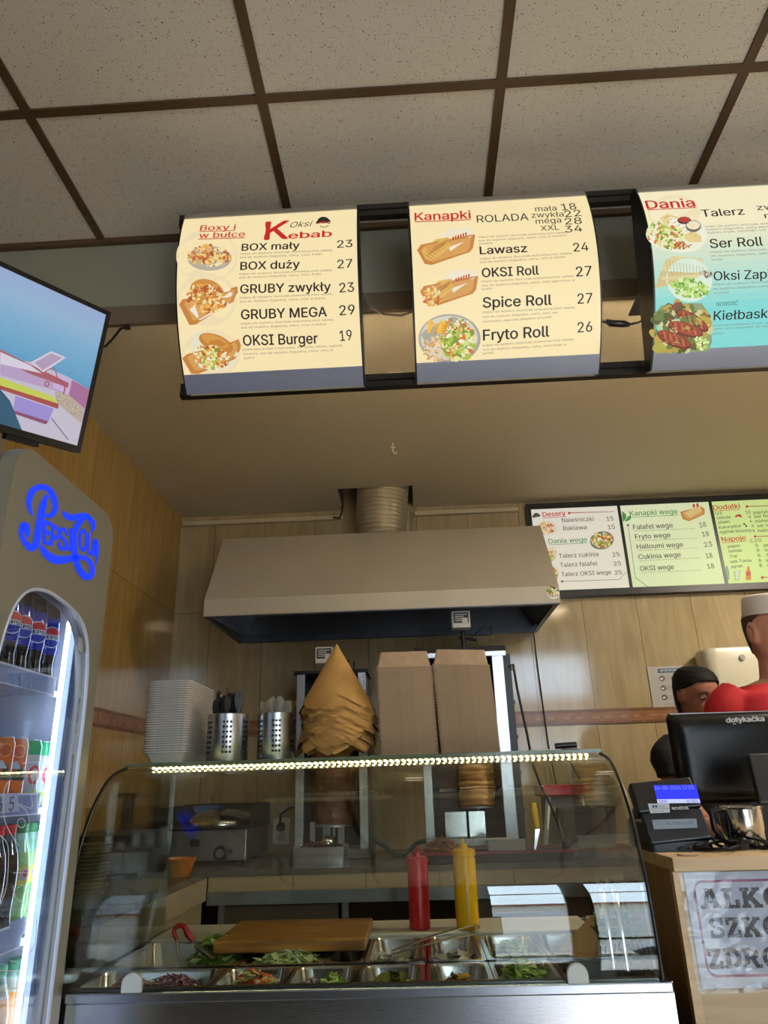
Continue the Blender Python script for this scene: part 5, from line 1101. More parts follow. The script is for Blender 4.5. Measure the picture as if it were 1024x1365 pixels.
# two stacks of nested kraft boxes, upside down
def kbox(w, d, h):
    mb = MB(); e = .004
    mb.rloft([(0, 0, w-.002, d-.002, .004, 0), (0, 0, w, d, .004, .0002), (0, 0, w, d, .004, .0034), (0, 0, w-2*e, d-2*e, .005, .0038), (0, 0, w-.024, d-.024, .006, h)], 4, False, True)
    return mb
NB = 45
for s_, (bx_, w_, top, lab) in enumerate(((-.0255, .155, 1.664, 'left'), (.137, .158, 1.664, 'right'))):
    b0 = kbox(w_, .15, .046).build('kraft_box', KRAFTC, smooth=30, cat='takeaway box', group=f'{lab} stack of kraft boxes', label=f'kraft takeaway box nested upside down in the {lab} brown stack on the shelf')
    b0.location = (bx_, 2.06, ZT_); pit = (top-ZT_-.046+.036)/NB; R_ = random.Random(30+s_)
    for k in range(1, NB):
        t = k/NB; lean = -.012*t if s_ else -.006*t
        o = dup(b0, (bx_+lean+(R_.random()-.5)*.0007, 2.06+(R_.random()-.5)*.0007, ZT_+k*pit+(.0 if not s_ else 0)), rot=(0, (.05*t if s_ else .008*t), (R_.random()-.5)*.005))
        if k == NB-1: o['label'] = f'kraft takeaway box, topmost of the {lab} brown stack with its plain side showing'
# little cards on the shelf
for k, (x, lb, w) in enumerate(((716, 'small white card lying near the right end of the glass shelf', .055), (694, 'thin pale cardboard strip lying beside the brown box stack', .09))):
    q = at(x, 1003, Y=1.90 if k == 0 else 1.95); MB().box(q.x-w/2+.01, q.x+w/2+.01, q.y-.0, q.y+.05, ZT_, ZT_+.004).build('paper_card', mat('white_card', '#cfc8bc', rough=.6), label=lb, cat='card')
# ================================================================ kitchen counter along the walls
ZK = 1.089
TOPM = mat('counter_top_stone', '#4a4338', rough=.2, noise=(20, '#5b5345')); FASC = mat('counter_tile', '#958464', rough=.25, noise=(6, '#a29170'))
KE, LX = .80, -.742
kc = empty('kitchen_counter', (-.2, 3.0, .18), 'long tiled kitchen counter under the kebab grills along the back wall', 'counter')
MB().box(XL+.005, KE, 2.70, YW-.008, ZK-.02, ZK).build('top', TOPM, kc)
MB().box(LX, KE, 2.702, 2.72, 1.023, ZK-.019).build('tiled_edge', FASC, kc)
jo = MB()
for x in (-.45, -.2, .05, .3, .55): jo.box(x, x+.003, 2.7015, 2.703, 1.023, ZK-.019)
jo.build('tile_joint', mat('joint_dark', '#5a5040', rough=.8), kc)
MB().box(LX, KE, 2.695, 2.71, .983, 1.023).box(LX, KE, 2.69, 2.695, 1.018, 1.023).build('steel_rail', STEELD, kc)
MB().box(XL+.01, KE, 3.2, 3.22, .18, 1.02).build('inner_back', mat('under_dark', '#131211', rough=.8), kc)
for x0, x1 in ((-.69, -.30), (.12, .55)):
    f = MB().box(x0, x1, 2.74, 2.76, .24, .975).build('drawer_front', mat('drawer_front', '#6b5a46', rough=.4, metal=.3), kc); MB().tube((x0+.1, 2.73, .90), (x1-.1, 2.73, .90), .007).build('handle', STEEL2, f, smooth=60)
for x in (-.71, -.285, .10, KE-.03): MB().box(x, x+.022, 2.73, 2.76, .18, .98).build('steel_leg', STEELD, kc)
kl = empty('kitchen_counter', (-.95, 2.2, .18), 'tiled side run of the kitchen counter along the left wall beside the fridge', 'counter')
MB().box(XL+.005, LX, 1.815, 2.685, ZK-.02, ZK).build('top', TOPM, kl)
MB().box(LX-.018, LX, 1.815, 2.685, 1.0, ZK-.019).build('tiled_edge', FASC, kl)
MB().box(LX-.03, LX-.012, 1.82, 2.68, .18, 1.0).build('side_panel', mat('side_panel', '#8b7d5e', rough=.5), kl)
# ---------------------------------------------------------------- kebab grills
GLOWD = mat('burner_plate', '#3a3230', rough=.5, metal=.6)
def grill(x0, x1, y, ztop, label, wide_right=False):
    rt = empty('kebab_grill', ((x0+x1)/2, y+.1, ZK), label, 'kebab grill', 'upright kebab grills under the hood'); z0 = ZK+.001
    pw = .034
    MB().box(x0, x0+pw, y, y+.03, z0+.03, ztop).build('post', STEEL, rt, bevel=.002)
    MB().box(x1-(.046 if wide_right else pw), x1, y, y+.03, z0+.03, ztop).build('post', STEEL, rt, bevel=.002)
    b = MB(); b.box(x0+.004, x1-.004, y+.20, y+.22, z0+.03, ztop).box(x0+.002, x0+.006, y+.03, y+.2, z0+.03, ztop).box(x1-.006, x1-.002, y+.03, y+.2, z0+.03, ztop); b.build('back_panel', DARKM, rt)
    for k in range(4):
        za = z0+.10+k*(ztop-z0-.2)/4; MB().box(x0+.06, x1-.06, y+.185, y+.2, za, za+(ztop-z0-.2)/4-.02).build('burner', GLOWD, rt)
    MB().box(x0-.012, x1+.012, y-.02, y+.23, z0, z0+.034).build('base', mat('grill_base', '#55524c', rough=.35, metal=.8), rt, bevel=.003)
    MB().box(x0-.012, x1+.012, y-.006, y+.23, ztop, ztop+(.012 if not wide_right else .022)).build('top_plate', BLACKM if wide_right else DARKM, rt)
    if wide_right:
        MB().box(x0-.01, x1+.01, y-.008, y+.0, ztop-.018, ztop).build('top_strip', STEEL, rt)
        MB().box(x1, x1+.028, y+.005, y+.2, z0+.03, ztop-.01).build('side_housing', BLACK, rt)
        for k in range(5): MB().box(x1+.028, x1+.034, y+.02, y+.03, z0+.15+k*.13, z0+.165+k*.13).build('clip', BLACK, rt)
        for xa, xb in ((x0+.075, x0+.155), (x0+.165, x0+.225)): MB().box(xa, xb, y+.05, y+.054, z0+.06, z0+.155).build('heat_shield', STEEL2, rt)
        MB().box(x0+.03, x1-.03, y-.012, y-.004, z0+.04, z0+.066).build('base_rail', STEELD, rt, bevel=.002)
    else:
        for xa, xb in ((x0+.055, x0+.075), (x0+.105, x0+.135), (x0+.165, x0+.19)): MB().box(xa, xb, y+.04, y+.046, z0+.03, z0+.13).build('heat_shield', STEELD, rt)
        MB().tube((x1+.002, y+.015, z0+.33), (x1+.024, y+.015, z0+.33), .010).build('knob', BLACK, rt, smooth=60)
    return rt
g1 = grill(-.496, -.208, 3.0, 1.79, 'left kebab grill with dark cooked meat, behind the paper cones')
g2 = grill(.012, .352, 2.88, 1.835, 'right kebab grill with pale chicken meat, behind the brown box stacks', True)
def motor(rt, x, y, z, post, ang):
    b = MB().rloft([(x, y, .074, .05, .006, z), (x, y, .076, .052, .006, z+.066)]).build('motor_box', WHITE, rt, smooth=30)
    MB().box(x-.030, x+.030, y-.0275, y-.0262, z+.018, z+.060).build('rating_plate', mat('plate_dark', '#303234', rough=.5), b)
    lb = Print(Flat((x, y-.0276, z), (1, 0, 0), (0, 0, 1)), h0=.0006)
    for k in range(4): lb.poly([(-.024, .050-k*.008), (.024-.012*(k % 2), .050-k*.008), (.024-.012*(k % 2), .054-k*.008), (-.024, .054-k*.008)], '#c9c6bc')
    lb.poly([(.004, .010), (.026, .010), (.026, .036), (.004, .036)], '#d8d4c8')
    lb.build('rating_print', PRINT, b)
    m_ = MB(); m_.tube((x+post, y+.02, z-.005), (x+post, y+.02, z-.06), .010); m_.build('spindle', DARKM, rt, smooth=60)
    ra = MB(); ra.path([(x+.02, y+.03, z-.02), (x+.07, y+.03, z-.022), (x+.12, y+.02, z-.024), (x+.12, y+.02, z+.01)], .004, 8).path([(x+.04, y+.03, z-.03), (x+.10, y+.02, z+.016)], .004, 8).path([(x-.01, y+.03, z-.03), (x+.06, y+.02, z-.045)], .006, 8)
    ra.build('adjuster_rods', DARKM, rt, smooth=60)
qa = at(433, 885, Y=2.98); motor(g1, qa.x, 2.98, qa.z, .015, 0)
qa = at(615, 838, Y=2.86); motor(g2, qa.x, 2.86, qa.z, .006, 0)
MB().tube((qa.x+.006, 2.88, qa.z-.06), (qa.x+.006, 2.88, 1.83), .008).build('spindle_rod', DARKM, g2, smooth=60)
def meat(x, y, z0, z1, r0, r1, pal, label, seed, layers):
    R_ = random.Random(seed); rt = empty('kebab_meat', (x, y, z0), label, 'kebab meat'); mb = MB(); n = 40; R = []
    N_ = layers*3
    ph = [[R_.random()*6 for _ in range(4)] for _ in range(N_+1)]
    for i in range(N_+1):
        t = i/N_; r = r0+(r1-r0)*t; r *= (1.0, 1.022, .98)[i % 3] if layers else 1
        p4 = ph[i//3]
        R.append([Vector((x+(r*(1+.035*math.sin(3*a+p4[0])+.025*math.sin(7*a+p4[1])+.02*math.sin(13*a+ph[i][2])))*math.cos(a), y+(r*(1+.035*math.sin(3*a+p4[0])+.025*math.sin(7*a+p4[1])))*math.sin(a), z0+(z1-z0)*t+.0018*math.sin(3*a+p4[3]))) for a in [2*PI*k/n for k in range(n)]])
    cols = [c(R_.choice(pal)) for _ in range(N_)]
    for i in range(N_): mb.rings(R[i:i+2], i == 0, i == N_-1, col=cols[i])
    mb.build('meat', mat('roast_meat', rough=.45, attr=True, bump=(90, .6, .004)), rt, smooth=70)
    MB().tube((x, y, z0-.05), (x, y, z1+.10), .006).build('spit', STEELD, rt, smooth=60)
    MB().lathe([(r0*1.02, z0-.012), (r0*1.02, z0-.004), (.01, z0-.003)], (x, y, 0), 32).build('bottom_disc', STEELD, rt, smooth=40)
    return rt
meat(-.352, 3.085, 1.212, 1.66, .080, .092, ['#4a2c18', '#553218', '#402414', '#5e381c'], 'dark brown pressed kebab meat on the left grill', 1, 6)
meat(.218, 2.965, 1.268, 1.70, .066, .076, ['#9a7034', '#b88a48', '#8a5c28', '#c49a58', '#a87c3c'], 'layered pale chicken kebab meat on the right grill', 2, 24)
# trays under the grills
tr_ = empty('meat_tray', (-.36, 2.82, ZK), 'long steel tray of dark meat scraps in front of the left grill', 'tray')
tx0, tx1 = at(387, 1150, Y=2.78).x, at(461, 1150, Y=2.78).x
MB().rloft([((tx0+tx1)/2, 2.86, tx1-tx0-.01, .15, .01, ZK+.001), ((tx0+tx1)/2, 2.86, tx1-tx0, .16, .012, ZK+.058), ((tx0+tx1)/2, 2.86, tx1-tx0-.008, .152, .01, ZK+.058), ((tx0+tx1)/2, 2.86, tx1-tx0-.02, .14, .01, ZK+.01)], 5, True, True).build('tray', STEEL, tr_, smooth=35)
heap('meat_scraps', tx0+.015, tx1-.015, 2.80, 2.92, ZK+.045, .022, ['#3a2014', '#522e1a', '#2c1810', '#6a4024'], 90, .022, .010, 'dark kebab meat scraps in the steel tray', 41, .2)
MB().lathe([(.026*math.cos(a), ZK+.066+.026*math.sin(a)) for a in [PI/2*k/6 for k in range(6)]], (at(437, 1132, Y=2.85).x, 2.85, 0), 20).build('meat_scoop', STEEL2, smooth=60, label='round steel scoop resting in the dark meat scraps', cat='scoop')
dk = MB().rloft([(-.37, 2.99, .40, .01, .004, ZK+.001)] , 4) if False else None
rt_ = empty('red_edged_tray', (.25, 2.80, ZK), 'wide dark tray with red edge in front of the right grill', 'tray')
MB().rloft([(.26, 2.79, .50, .15, .012, ZK+.001), (.26, 2.79, .53, .17, .014, ZK+.03), (.26, 2.79, .515, .155, .012, ZK+.03), (.26, 2.79, .49, .14, .01, ZK+.008)], 5).build('tray', mat('tray_dark', '#231c1a', rough=.4), rt_, smooth=35)
MB().rloft([(.26, 2.79, .534, .174, .014, ZK+.029), (.26, 2.79, .534, .174, .014, ZK+.037), (.26, 2.79, .515, .155, .012, ZK+.037), (.26, 2.79, .515, .155, .012, ZK+.029)], 5, False, False).build('red_rim', mat('tray_red', '#7a1218', rough=.35), rt_, smooth=35)
heap('chicken_scraps', .0, .14, 2.735, 2.845, ZK+.022, .05, ['#8a5a30', '#a8743c', '#6a3c20', '#b8884c', '#7a4626'], 130, .022, .012, 'browned chicken pieces heaped at the left of the red edged tray', 42, .25)
heap('meat_scraps', .20, .36, 2.74, 2.84, ZK+.02, .02, ['#3c221a', '#54302a', '#2a1814'], 70, .02, .01, 'dark scraps at the right of the red edged tray', 43, .25)
MB().rloft([(.285, 2.725, .13, .05, .008, ZK+.038), (.285, 2.725, .135, .052, .008, ZK+.07)], 5).build('foam_box', mat('foam_grey', '#8e8e90', rough=.7), smooth=35, label='pale grey block standing on the red edged tray', cat='box')
# outlet, plug and cords
ol = empty('wall_outlet', at(375, 1108, Y=YW-.012), 'white wall outlet with black plug, left of the left grill', 'outlet')
ox, oz = at(375, 1106, Y=YW-.01).x, at(375, 1108, Y=YW-.01).z
MB().rloft([(ox, 0, .075, .105, .008, 0), (ox, 0, .072, .102, .008, .012)], 5, M=Matrix.Translation((0, YW, oz)) @ Matrix.Rotation(PI/2, 4, 'X')).build('plate', WHITE, ol, smooth=35)
MB().tube((ox, YW-.012, oz+.018), (ox, YW-.05, oz+.018), .019, .015).build('plug', BLACK, ol, smooth=50)
MB().tube((ox, YW-.012, oz-.022), (ox, YW-.016, oz-.022), .017).build('socket', mat('socket_grey', '#a5a29a', rough=.4), ol, smooth=50)
MB().path([(ox, YW-.05, oz+.02), (ox+.005, YW-.06, oz+.07), (ox+.04, YW-.06, oz+.095), (ox+.10, YW-.07, oz+.10), (-.46, 3.22, oz+.09)], .0055, 8).build('grill_cord', BLACK, smooth=60, label='black cord arching from the wall outlet to the left grill', cat='cord')
hp = MB(); hp.path([at(488, 1110, Y=3.1), at(503, 1122, Y=3.08), at(518, 1132, Y=3.06), at(528, 1140, Y=3.04), at(540, 1138, Y=3.06), at(556, 1124, Y=3.05), at(572, 1119, Y=3.0)], .0085, 10)
hp.build('gas_hose', mat('green_hose', '#22442c', rough=.4), smooth=60, label='dark green hose looping between the two kebab grills', cat='hose')
kb = MB(); kb.path([at(679, 888, Y=2.868), at(684, 885, Y=2.868), at(690, 920, Y=2.868), at(702, 975, Y=2.868), at(711, 1020, Y=2.868), at(722, 1050, Y=2.868), at(735, 1075, Y=2.868), at(745, 1100, Y=2.868)], .005, 8)
kb.build('grill_cord', BLACK, smooth=60, label='black cord hanging beside the right grill', cat='cord')
MB().path([(.560, YW-.01, 2.07), (.565, YW-.012, 1.8), (.575, YW-.012, 1.5), (.60, YW-.012, 1.25), (.60, YW-.02, 1.1)], .003, 8).build('electric_wire', BLACK, smooth=60, label='thin dark cord running down the back wall under the hood corner', cat='cord')
# ---------------------------------------------------------------- griddle in the corner
gd = empty('griddle', (-.82, 3.05, ZK), 'steel countertop griddle with dark splash guard in the corner', 'griddle')
gx0, gx1, gy0, gy1 = -1.02, -.655, 2.88, 3.28; gz = ZK+.015
MB().box(gx0, gx1, gy0, gy1, gz, gz+.105).build('body', STEELD, gd, bevel=.004)
MB().box(gx0-.004, gx1+.004, gy0-.006, gy1, gz+.105, gz+.112).build('plate', mat('griddle_plate', '#1c1b1a', rough=.3, metal=.7), gd)
sg = MB(); sg.box(gx0-.006, gx0, gy0+.04, gy1, gz+.105, gz+.185).box(gx1, gx1+.006, gy0+.04, gy1, gz+.105, gz+.185).box(gx0, gx1, gy1-.006, gy1, gz+.105, gz+.19); sg.build('splash_guard', mat('guard_steel', '#4a4640', rough=.35, metal=.8), gd)
k0 = at(295, 1137, Y=gy0)
MB().tube((k0.x, gy0-.001, k0.z), (k0.x, gy0-.022, k0.z), .029, .025, 28).build('knob', BLACK, gd, smooth=50)
MB().tube((k0.x, gy0-.022, k0.z), (k0.x, gy0-.0225, k0.z), .015, .015, 24).build('knob_ring', STEELD, gd, smooth=50)
k1 = at(260, 1124, Y=gy0); MB().rloft([(0, 0, .040, .026, .012, 0), (0, 0, .038, .024, .012, .006)], 6, M=Matrix.Translation((k1.x, gy0, k1.z)) @ Matrix.Rotation(PI/2, 4, 'X')).build('switch', BLACK, gd, smooth=50)
k2 = at(308, 1135, Y=gy0); MB().tube((k2.x, gy0, k2.z), (k2.x, gy0-.006, k2.z), .008).build('lamp', BLACK, gd, smooth=50)
for xx in (gx0+.03, gx1-.03):
    for yy in (gy0+.04, gy1-.04): MB().tube((xx, yy, ZK), (xx, yy, gz), .014).build('foot', BLACK, gd, smooth=60)
ob = empty('serving_lid', (-.80, 3.04, gz+.115), 'domed polished steel lid lying on the griddle', 'lid')
MB().lathe([(.14, gz+.113), (.142, gz+.118), (.135, gz+.135), (.10, gz+.158), (.05, gz+.170), (.001, gz+.173)], (-.80, 3.06, 0), 36).build('dome', STEEL2, ob, smooth=60)
MB().tube((-.80, 3.06, gz+.172), (-.80, 3.06, gz+.195), .012, .016).build('knob', BLACK, ob, smooth=50)
# orange bowl, stacked bowls, black box and post on the left run
q = at(266, 1167, Y=2.52); MB().lathe([(.030, ZK), (.032, ZK+.002), (.052, ZK+.054), (.050, ZK+.054), (.029, ZK+.004), (.001, ZK+.004)], (-.80, 2.56, 0), 28).build('paper_bowl', mat('bowl_orange', '#b06a1c', rough=.5), smooth=40, label='small orange bowl on the kitchen counter in front of the griddle', cat='bowl')
bw = MB(); bw.lathe([(.028, 0), (.040, .018), (.0445, .02), (.046, .022), (.0445, .0235), (.038, .020), (.026, .003), (.001, .003)], (0, 0, 0), 32)
b0 = bw.build('sauce_bowl', mat('bowl_brown', '#6e6353', rough=.5), smooth=40, label='shallow brown bowl, bottom one of the stack at the counter end', cat='bowl', group='stacked shallow bowls')
sx, sy = -.826, 1.93; b0.location = (sx, sy, ZK)
for k in range(1, 15): dup(b0, (sx+.001*math.sin(k*2.1), sy, ZK+k*.0086), label='shallow brown bowl nested in the stack at the counter end beside the fridge' if k < 14 else 'shallow brown bowl, topmost of the stack at the counter end')
bb = empty('black_appliance', (-.93, 2.35, ZK), 'dark boxy kitchen appliance on the left counter run', 'appliance')
MB().rloft([(-.96, 2.38, .26, .34, .02, ZK+.001), (-.96, 2.38, .26, .34, .02, ZK+.13), (-.96, 2.38, .24, .32, .02, ZK+.145)], 5).build('housing', mat('appliance_dark', '#1b1c1e', rough=.35), bb, smooth=40)
MB().box(-1.06, -.86, 2.205, 2.212, ZK+.06, ZK+.10).build('front_plate', STEELD, bb)
MB().tube((-.845, 2.20, ZK+.11), (-.845, 2.40, ZK+.11), .007).build('side_handle', STEELD, bb, smooth=60)
ps = empty('steel_stand', (-.885, 2.6, ZK), 'narrow upright steel stand with clamp behind the dark appliance', 'stand')
q0, q1 = at(165, 1062, Y=2.62), at(181, 1112, Y=2.62)
MB().box(q0.x, q0.x+.038, 2.615, 2.625, ZK, at(170, 1064, Y=2.62).z).build('upright', STEELD, ps); zt_ = at(170, 1064, Y=2.62).z
MB().box(q0.x-.03, q0.x+.06, 2.60, 2.635, zt_, zt_+.010).tube((q0.x-.02, 2.615, zt_+.014), (q0.x+.05, 2.615, zt_+.014), .005).build('clamp', STEEL2, ps, smooth=40)
tb = MB().rloft([(-.80, 2.18, .10, .16, .02, ZK+.001), (-.80, 2.18, .105, .165, .02, ZK+.045), (-.80, 2.18, .10, .16, .02, ZK+.045), (-.80, 2.18, .09, .15, .02, ZK+.006)], 6, True, True)
tb.build('plastic_tub', glass_mat('tub_plastic', '#d6dade', .1, .1, .25, '#aab0b8'), smooth=35, label='low clear plastic tub on the left counter run', cat='tub')
# ---------------------------------------------------------------- right end of the kitchen counter
sd = empty('slicer_stand', (.56, 2.98, ZK), 'white kitchen stand with red top and slanted leg beside the right grill', 'stand')
q0, q1 = at(720, 1047, Y=2.95), at(782, 1060, Y=2.95)
MB().box(q0.x, q1.x, 2.945, 3.12, q1.z, q0.z).build('red_top', mat('stand_red', '#8f1820', rough=.35), sd, bevel=.004)
MB().path([(q0.x+.03, 2.965, q1.z), (q0.x-.006, 2.955, ZK)], .009, 4).build('leg', WHITE, sd); MB().path([(q1.x-.02, 2.965, q1.z), (q1.x-.0, 2.955, ZK)], .009, 4).build('leg', WHITE, sd)
MB().box(q0.x+.02, q1.x-.02, 3.0, 3.10, ZK, q1.z).build('column', mat('stand_grey', '#8a8880', rough=.5), sd)
MB().rloft([((q0.x+q1.x)/2+.03, 2.965, .07, .05, .01, 1.21), ((q0.x+q1.x)/2+.03, 2.965, .09, .05, .01, 1.245)], 5).box((q0.x+q1.x)/2, (q0.x+q1.x)/2+.06, 2.97, 3.01, 1.215, 1.23).build('steel_cup', STEEL2, sd, smooth=35)
bn = empty('grey_bin', (.63, 2.8, ZK), 'translucent grey plastic bin with a white liner on the counter right of the grill', 'bin')
q0, q1 = at(744, 1076, Y=2.79), at(818, 1076, Y=2.79); bz = at(780, 1076, Y=2.79).z
bcx, bwd = (q0.x+q1.x)/2, q1.x-q0.x
MB().rloft([(bcx, 2.83, bwd*.84, .13, .012, ZK+.001), (bcx, 2.83, bwd, .16, .014, bz), (bcx, 2.83, bwd-.006, .154, .012, bz), (bcx, 2.83, bwd*.84-.006, .124, .01, ZK+.006)], 6).build('tub', glass_mat('bin_plastic', '#b9b4aa', .08, .1, .35, '#8f8a80'), bn, smooth=35)
MB().rloft([(bcx-.045, 2.81, bwd*.42, .09, .012, ZK+.008), (bcx-.04, 2.81, bwd*.52, .10, .014, bz-.004)], 6).build('liner', mat('liner_white', '#b8b4aa', rough=.5), bn, smooth=35)
MB().rloft([(bcx+.055, 2.83, bwd*.24, .08, .01, ZK+.008), (bcx+.06, 2.83, bwd*.28, .09, .01, bz-.02)], 6).build('pouch', mat('pouch_violet', '#5a4a50', rough=.5), bn, smooth=35)
kn = empty('kitchen_knife', at(713, 1118, Y=2.84), 'knife with bright yellow handle standing point down beside the right grill', 'knife')
MB().path([at(711, 1070, Y=2.86), at(712, 1080, Y=2.857), at(715, 1096, Y=2.852), at(717, 1105, Y=2.85)], [.010, .0125, .011, .009], 12, flat=.6).build('handle', mat('knife_yellow', '#c9a80c', rough=.35), kn, smooth=60)
ka, kb_ = at(717, 1105, Y=2.85), at(712, 1140, Y=2.84)
MB().add([ka+Vector((-.009, 0, 0)), ka+Vector((.008, 0, 0)), kb_+Vector((.003, 0, 0)), kb_], [(0, 1, 2, 3)]).build('blade', STEEL2, kn, solid=.0015)
q = at(817, 1124, Y=2.74); MB().rloft([(q.x, 2.80, .11, .10, .008, ZK+.001), (q.x, 2.80, .115, .105, .008, ZK+.045)], 5).build('bread_box', mat('box_ochre', '#8a6c34', rough=.6, noise=(30, '#a5874a')), smooth=35, label='small ochre carton on the kitchen counter at the right end', cat='box')
# ================================================================ poster and towel dispenser on the back wall
po = Print(Flat((0, YW-.004, 0), (1, 0, 0), (0, 0, 1)), (840, 780, 5.565), h0=.001)
q0, q1 = at(862.5, 889, Y=YW-.004), at(870, 943, Y=YW-.004); pwid = .30
pr = empty('wall_poster', (q0.x+pwid/2, YW, q1.z), 'glossy hand washing poster with blue heading on the tiled wall behind the staff', 'poster')
MB().box(q0.x, q0.x+pwid, YW-.004, YW-.0005, q1.z, q0.z).build('sheet', mat('poster_sheet', '#a9a7a2', rough=.15), pr)
po.polypx([(206, 622), (466, 611), (466, 640), (206, 652)], '#27456a'); po.textpx('JAK SKUTECZNIE MYĆ RĘCE?', 220, 642, 452, 632, '#d8dcdf', 14, .01)
for x, y in ((238, 692), (327, 690), (416, 687), (247, 764), (340, 761), (428, 758), (256, 832), (347, 830), (436, 826)):
    po.disc_px(x, y, 21, 20, '#3c3c40', 20); po.disc_px(x-3, y+3, 12, 9, '#c9c4be', 14); po.disc_px(x+6, y-5, 7, 8, '#8a8682', 10)
    for k in range(3): po.polypx([(x+26, y-12+k*11), (x+58, y-13+k*11), (x+58, y-10+k*11), (x+26, y-9+k*11)], '#8c8c8c')
po.disc_px(338, 879, 12, 12, '#3c3c40', 16); po.disc_px(338, 879, 8, 8, '#a9a7a2', 16); po.textpx('woda', 258, 888, 300, 886, '#777777', 12, 0)
po.build('poster_print', PRINT, pr)
td = empty('towel_dispenser', (1.5, 3.28, 1.7), 'cream rounded plastic towel dispenser on the wall behind the staff', 'towel dispenser')
q0 = at(938, 863, Y=3.2); q1 = at(946, 910, Y=3.2)
MB().rloft([(q0.x+.155, 3.28, .285, .15, .05, q1.z-.14), (q0.x+.155, 3.28, .30, .16, .05, q1.z), (q0.x+.155, 3.28, .31, .16, .05, q0.z-.02), (q0.x+.155, 3.28, .295, .15, .05, q0.z-.004), (q0.x+.155, 3.28, .27, .13, .05, q0.z)], 8).build('cover', mat('dispenser_cream', '#b5b09a', rough=.25), td, smooth=50)
MB().box(q0.x+.05, q0.x+.26, 3.20, 3.23, q1.z-.145, q1.z-.139).build('towel_slot', BLACK, td)
MB().tube((q0.x+.155, 3.199, q0.z-.05), (q0.x+.155, 3.19, q0.z-.05), .012).build('lock', mat('lock_grey', '#8a8880', rough=.4), td, smooth=50)
# ================================================================ cashier's counter
KX0, KX1, KY0, KY1, KZ = .502, 2.2, 1.62, 2.06, 1.1945
cc_ = empty('cash_counter', (1.2, 1.8, 0), 'light wooden cash counter right of the display case', 'counter')
MB().box(KX0, KX1, KY0, KY1, KZ-.026, KZ).build('top', WOODL, cc_, bevel=.002)
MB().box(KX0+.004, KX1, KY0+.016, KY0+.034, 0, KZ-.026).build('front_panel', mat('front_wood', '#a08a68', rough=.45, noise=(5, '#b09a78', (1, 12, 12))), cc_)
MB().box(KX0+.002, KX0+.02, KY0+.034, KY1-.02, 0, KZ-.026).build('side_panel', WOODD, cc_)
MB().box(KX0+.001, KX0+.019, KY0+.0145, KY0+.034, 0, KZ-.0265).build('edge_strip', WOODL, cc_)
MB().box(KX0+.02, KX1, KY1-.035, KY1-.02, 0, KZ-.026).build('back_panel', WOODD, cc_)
# warning sign in slab letters
SGY = KY0+.0145
sg = empty('warning_sign', (.75, SGY, .9), 'laminated sign in heavy slab letters with purple border on the cash counter front', 'sign')
tl_, bl_ = at(911, 1163.5, Y=SGY), at(938, 1318, Y=SGY); SW, SHh = .46, tl_.z-bl_.z
MB().box(tl_.x, tl_.x+SW, SGY-.001, SGY+.0005, bl_.z, tl_.z).build('paper', mat('sign_paper', '#c6ccd6', rough=.6), sg)
fm_ = MB(); rr = random.Random(8)
H2 = [[rr.random() for _ in range(41)] for _ in range(31)]
fm_.grid(lambda u, v: Vector((tl_.x-.010+(SW+.02)*u, SGY-.0022-.0016*H2[int(v*30)][int(u*40)], bl_.z-.008+(SHh+.016)*v)), 40, 30)
fm_.build('plastic_sleeve', glass_mat('sign_sleeve', '#f2f4f8', .06, .06), sg, smooth=15)
sp = Print(Flat((0, SGY-.0012, 0), (1, 0, 0), (0, 0, 1)), (820, 1000, 3.74), h0=.0002, dh=2e-6)
BRD = c('#8a4a68'); w_ = .0045; ix0, ix1, iz0, iz1 = tl_.x+.014, tl_.x+SW-.014, bl_.z+.018, tl_.z-.014; rc = .02
loop = []
for cx, cz, a0 in ((ix1-rc, iz1-rc, 0), (ix0+rc, iz1-rc, PI/2), (ix0+rc, iz0+rc, PI), (ix1-rc, iz0+rc, 1.5*PI)):
    loop += [(cx, cz, a0+PI/2*k/6) for k in range(7)]
loop.append(loop[0]); n = len(loop)
sp.raw([(x+rc*math.cos(a), z+rc*math.sin(a)) for x, z, a in loop] + [(x+(rc-w_)*math.cos(a), z+(rc-w_)*math.sin(a)) for x, z, a in loop], [(i, i+1, n+i+1, n+i) for i in range(n-1)], BRD)
T_ = .25  # stroke of the slab letters, cap height 1
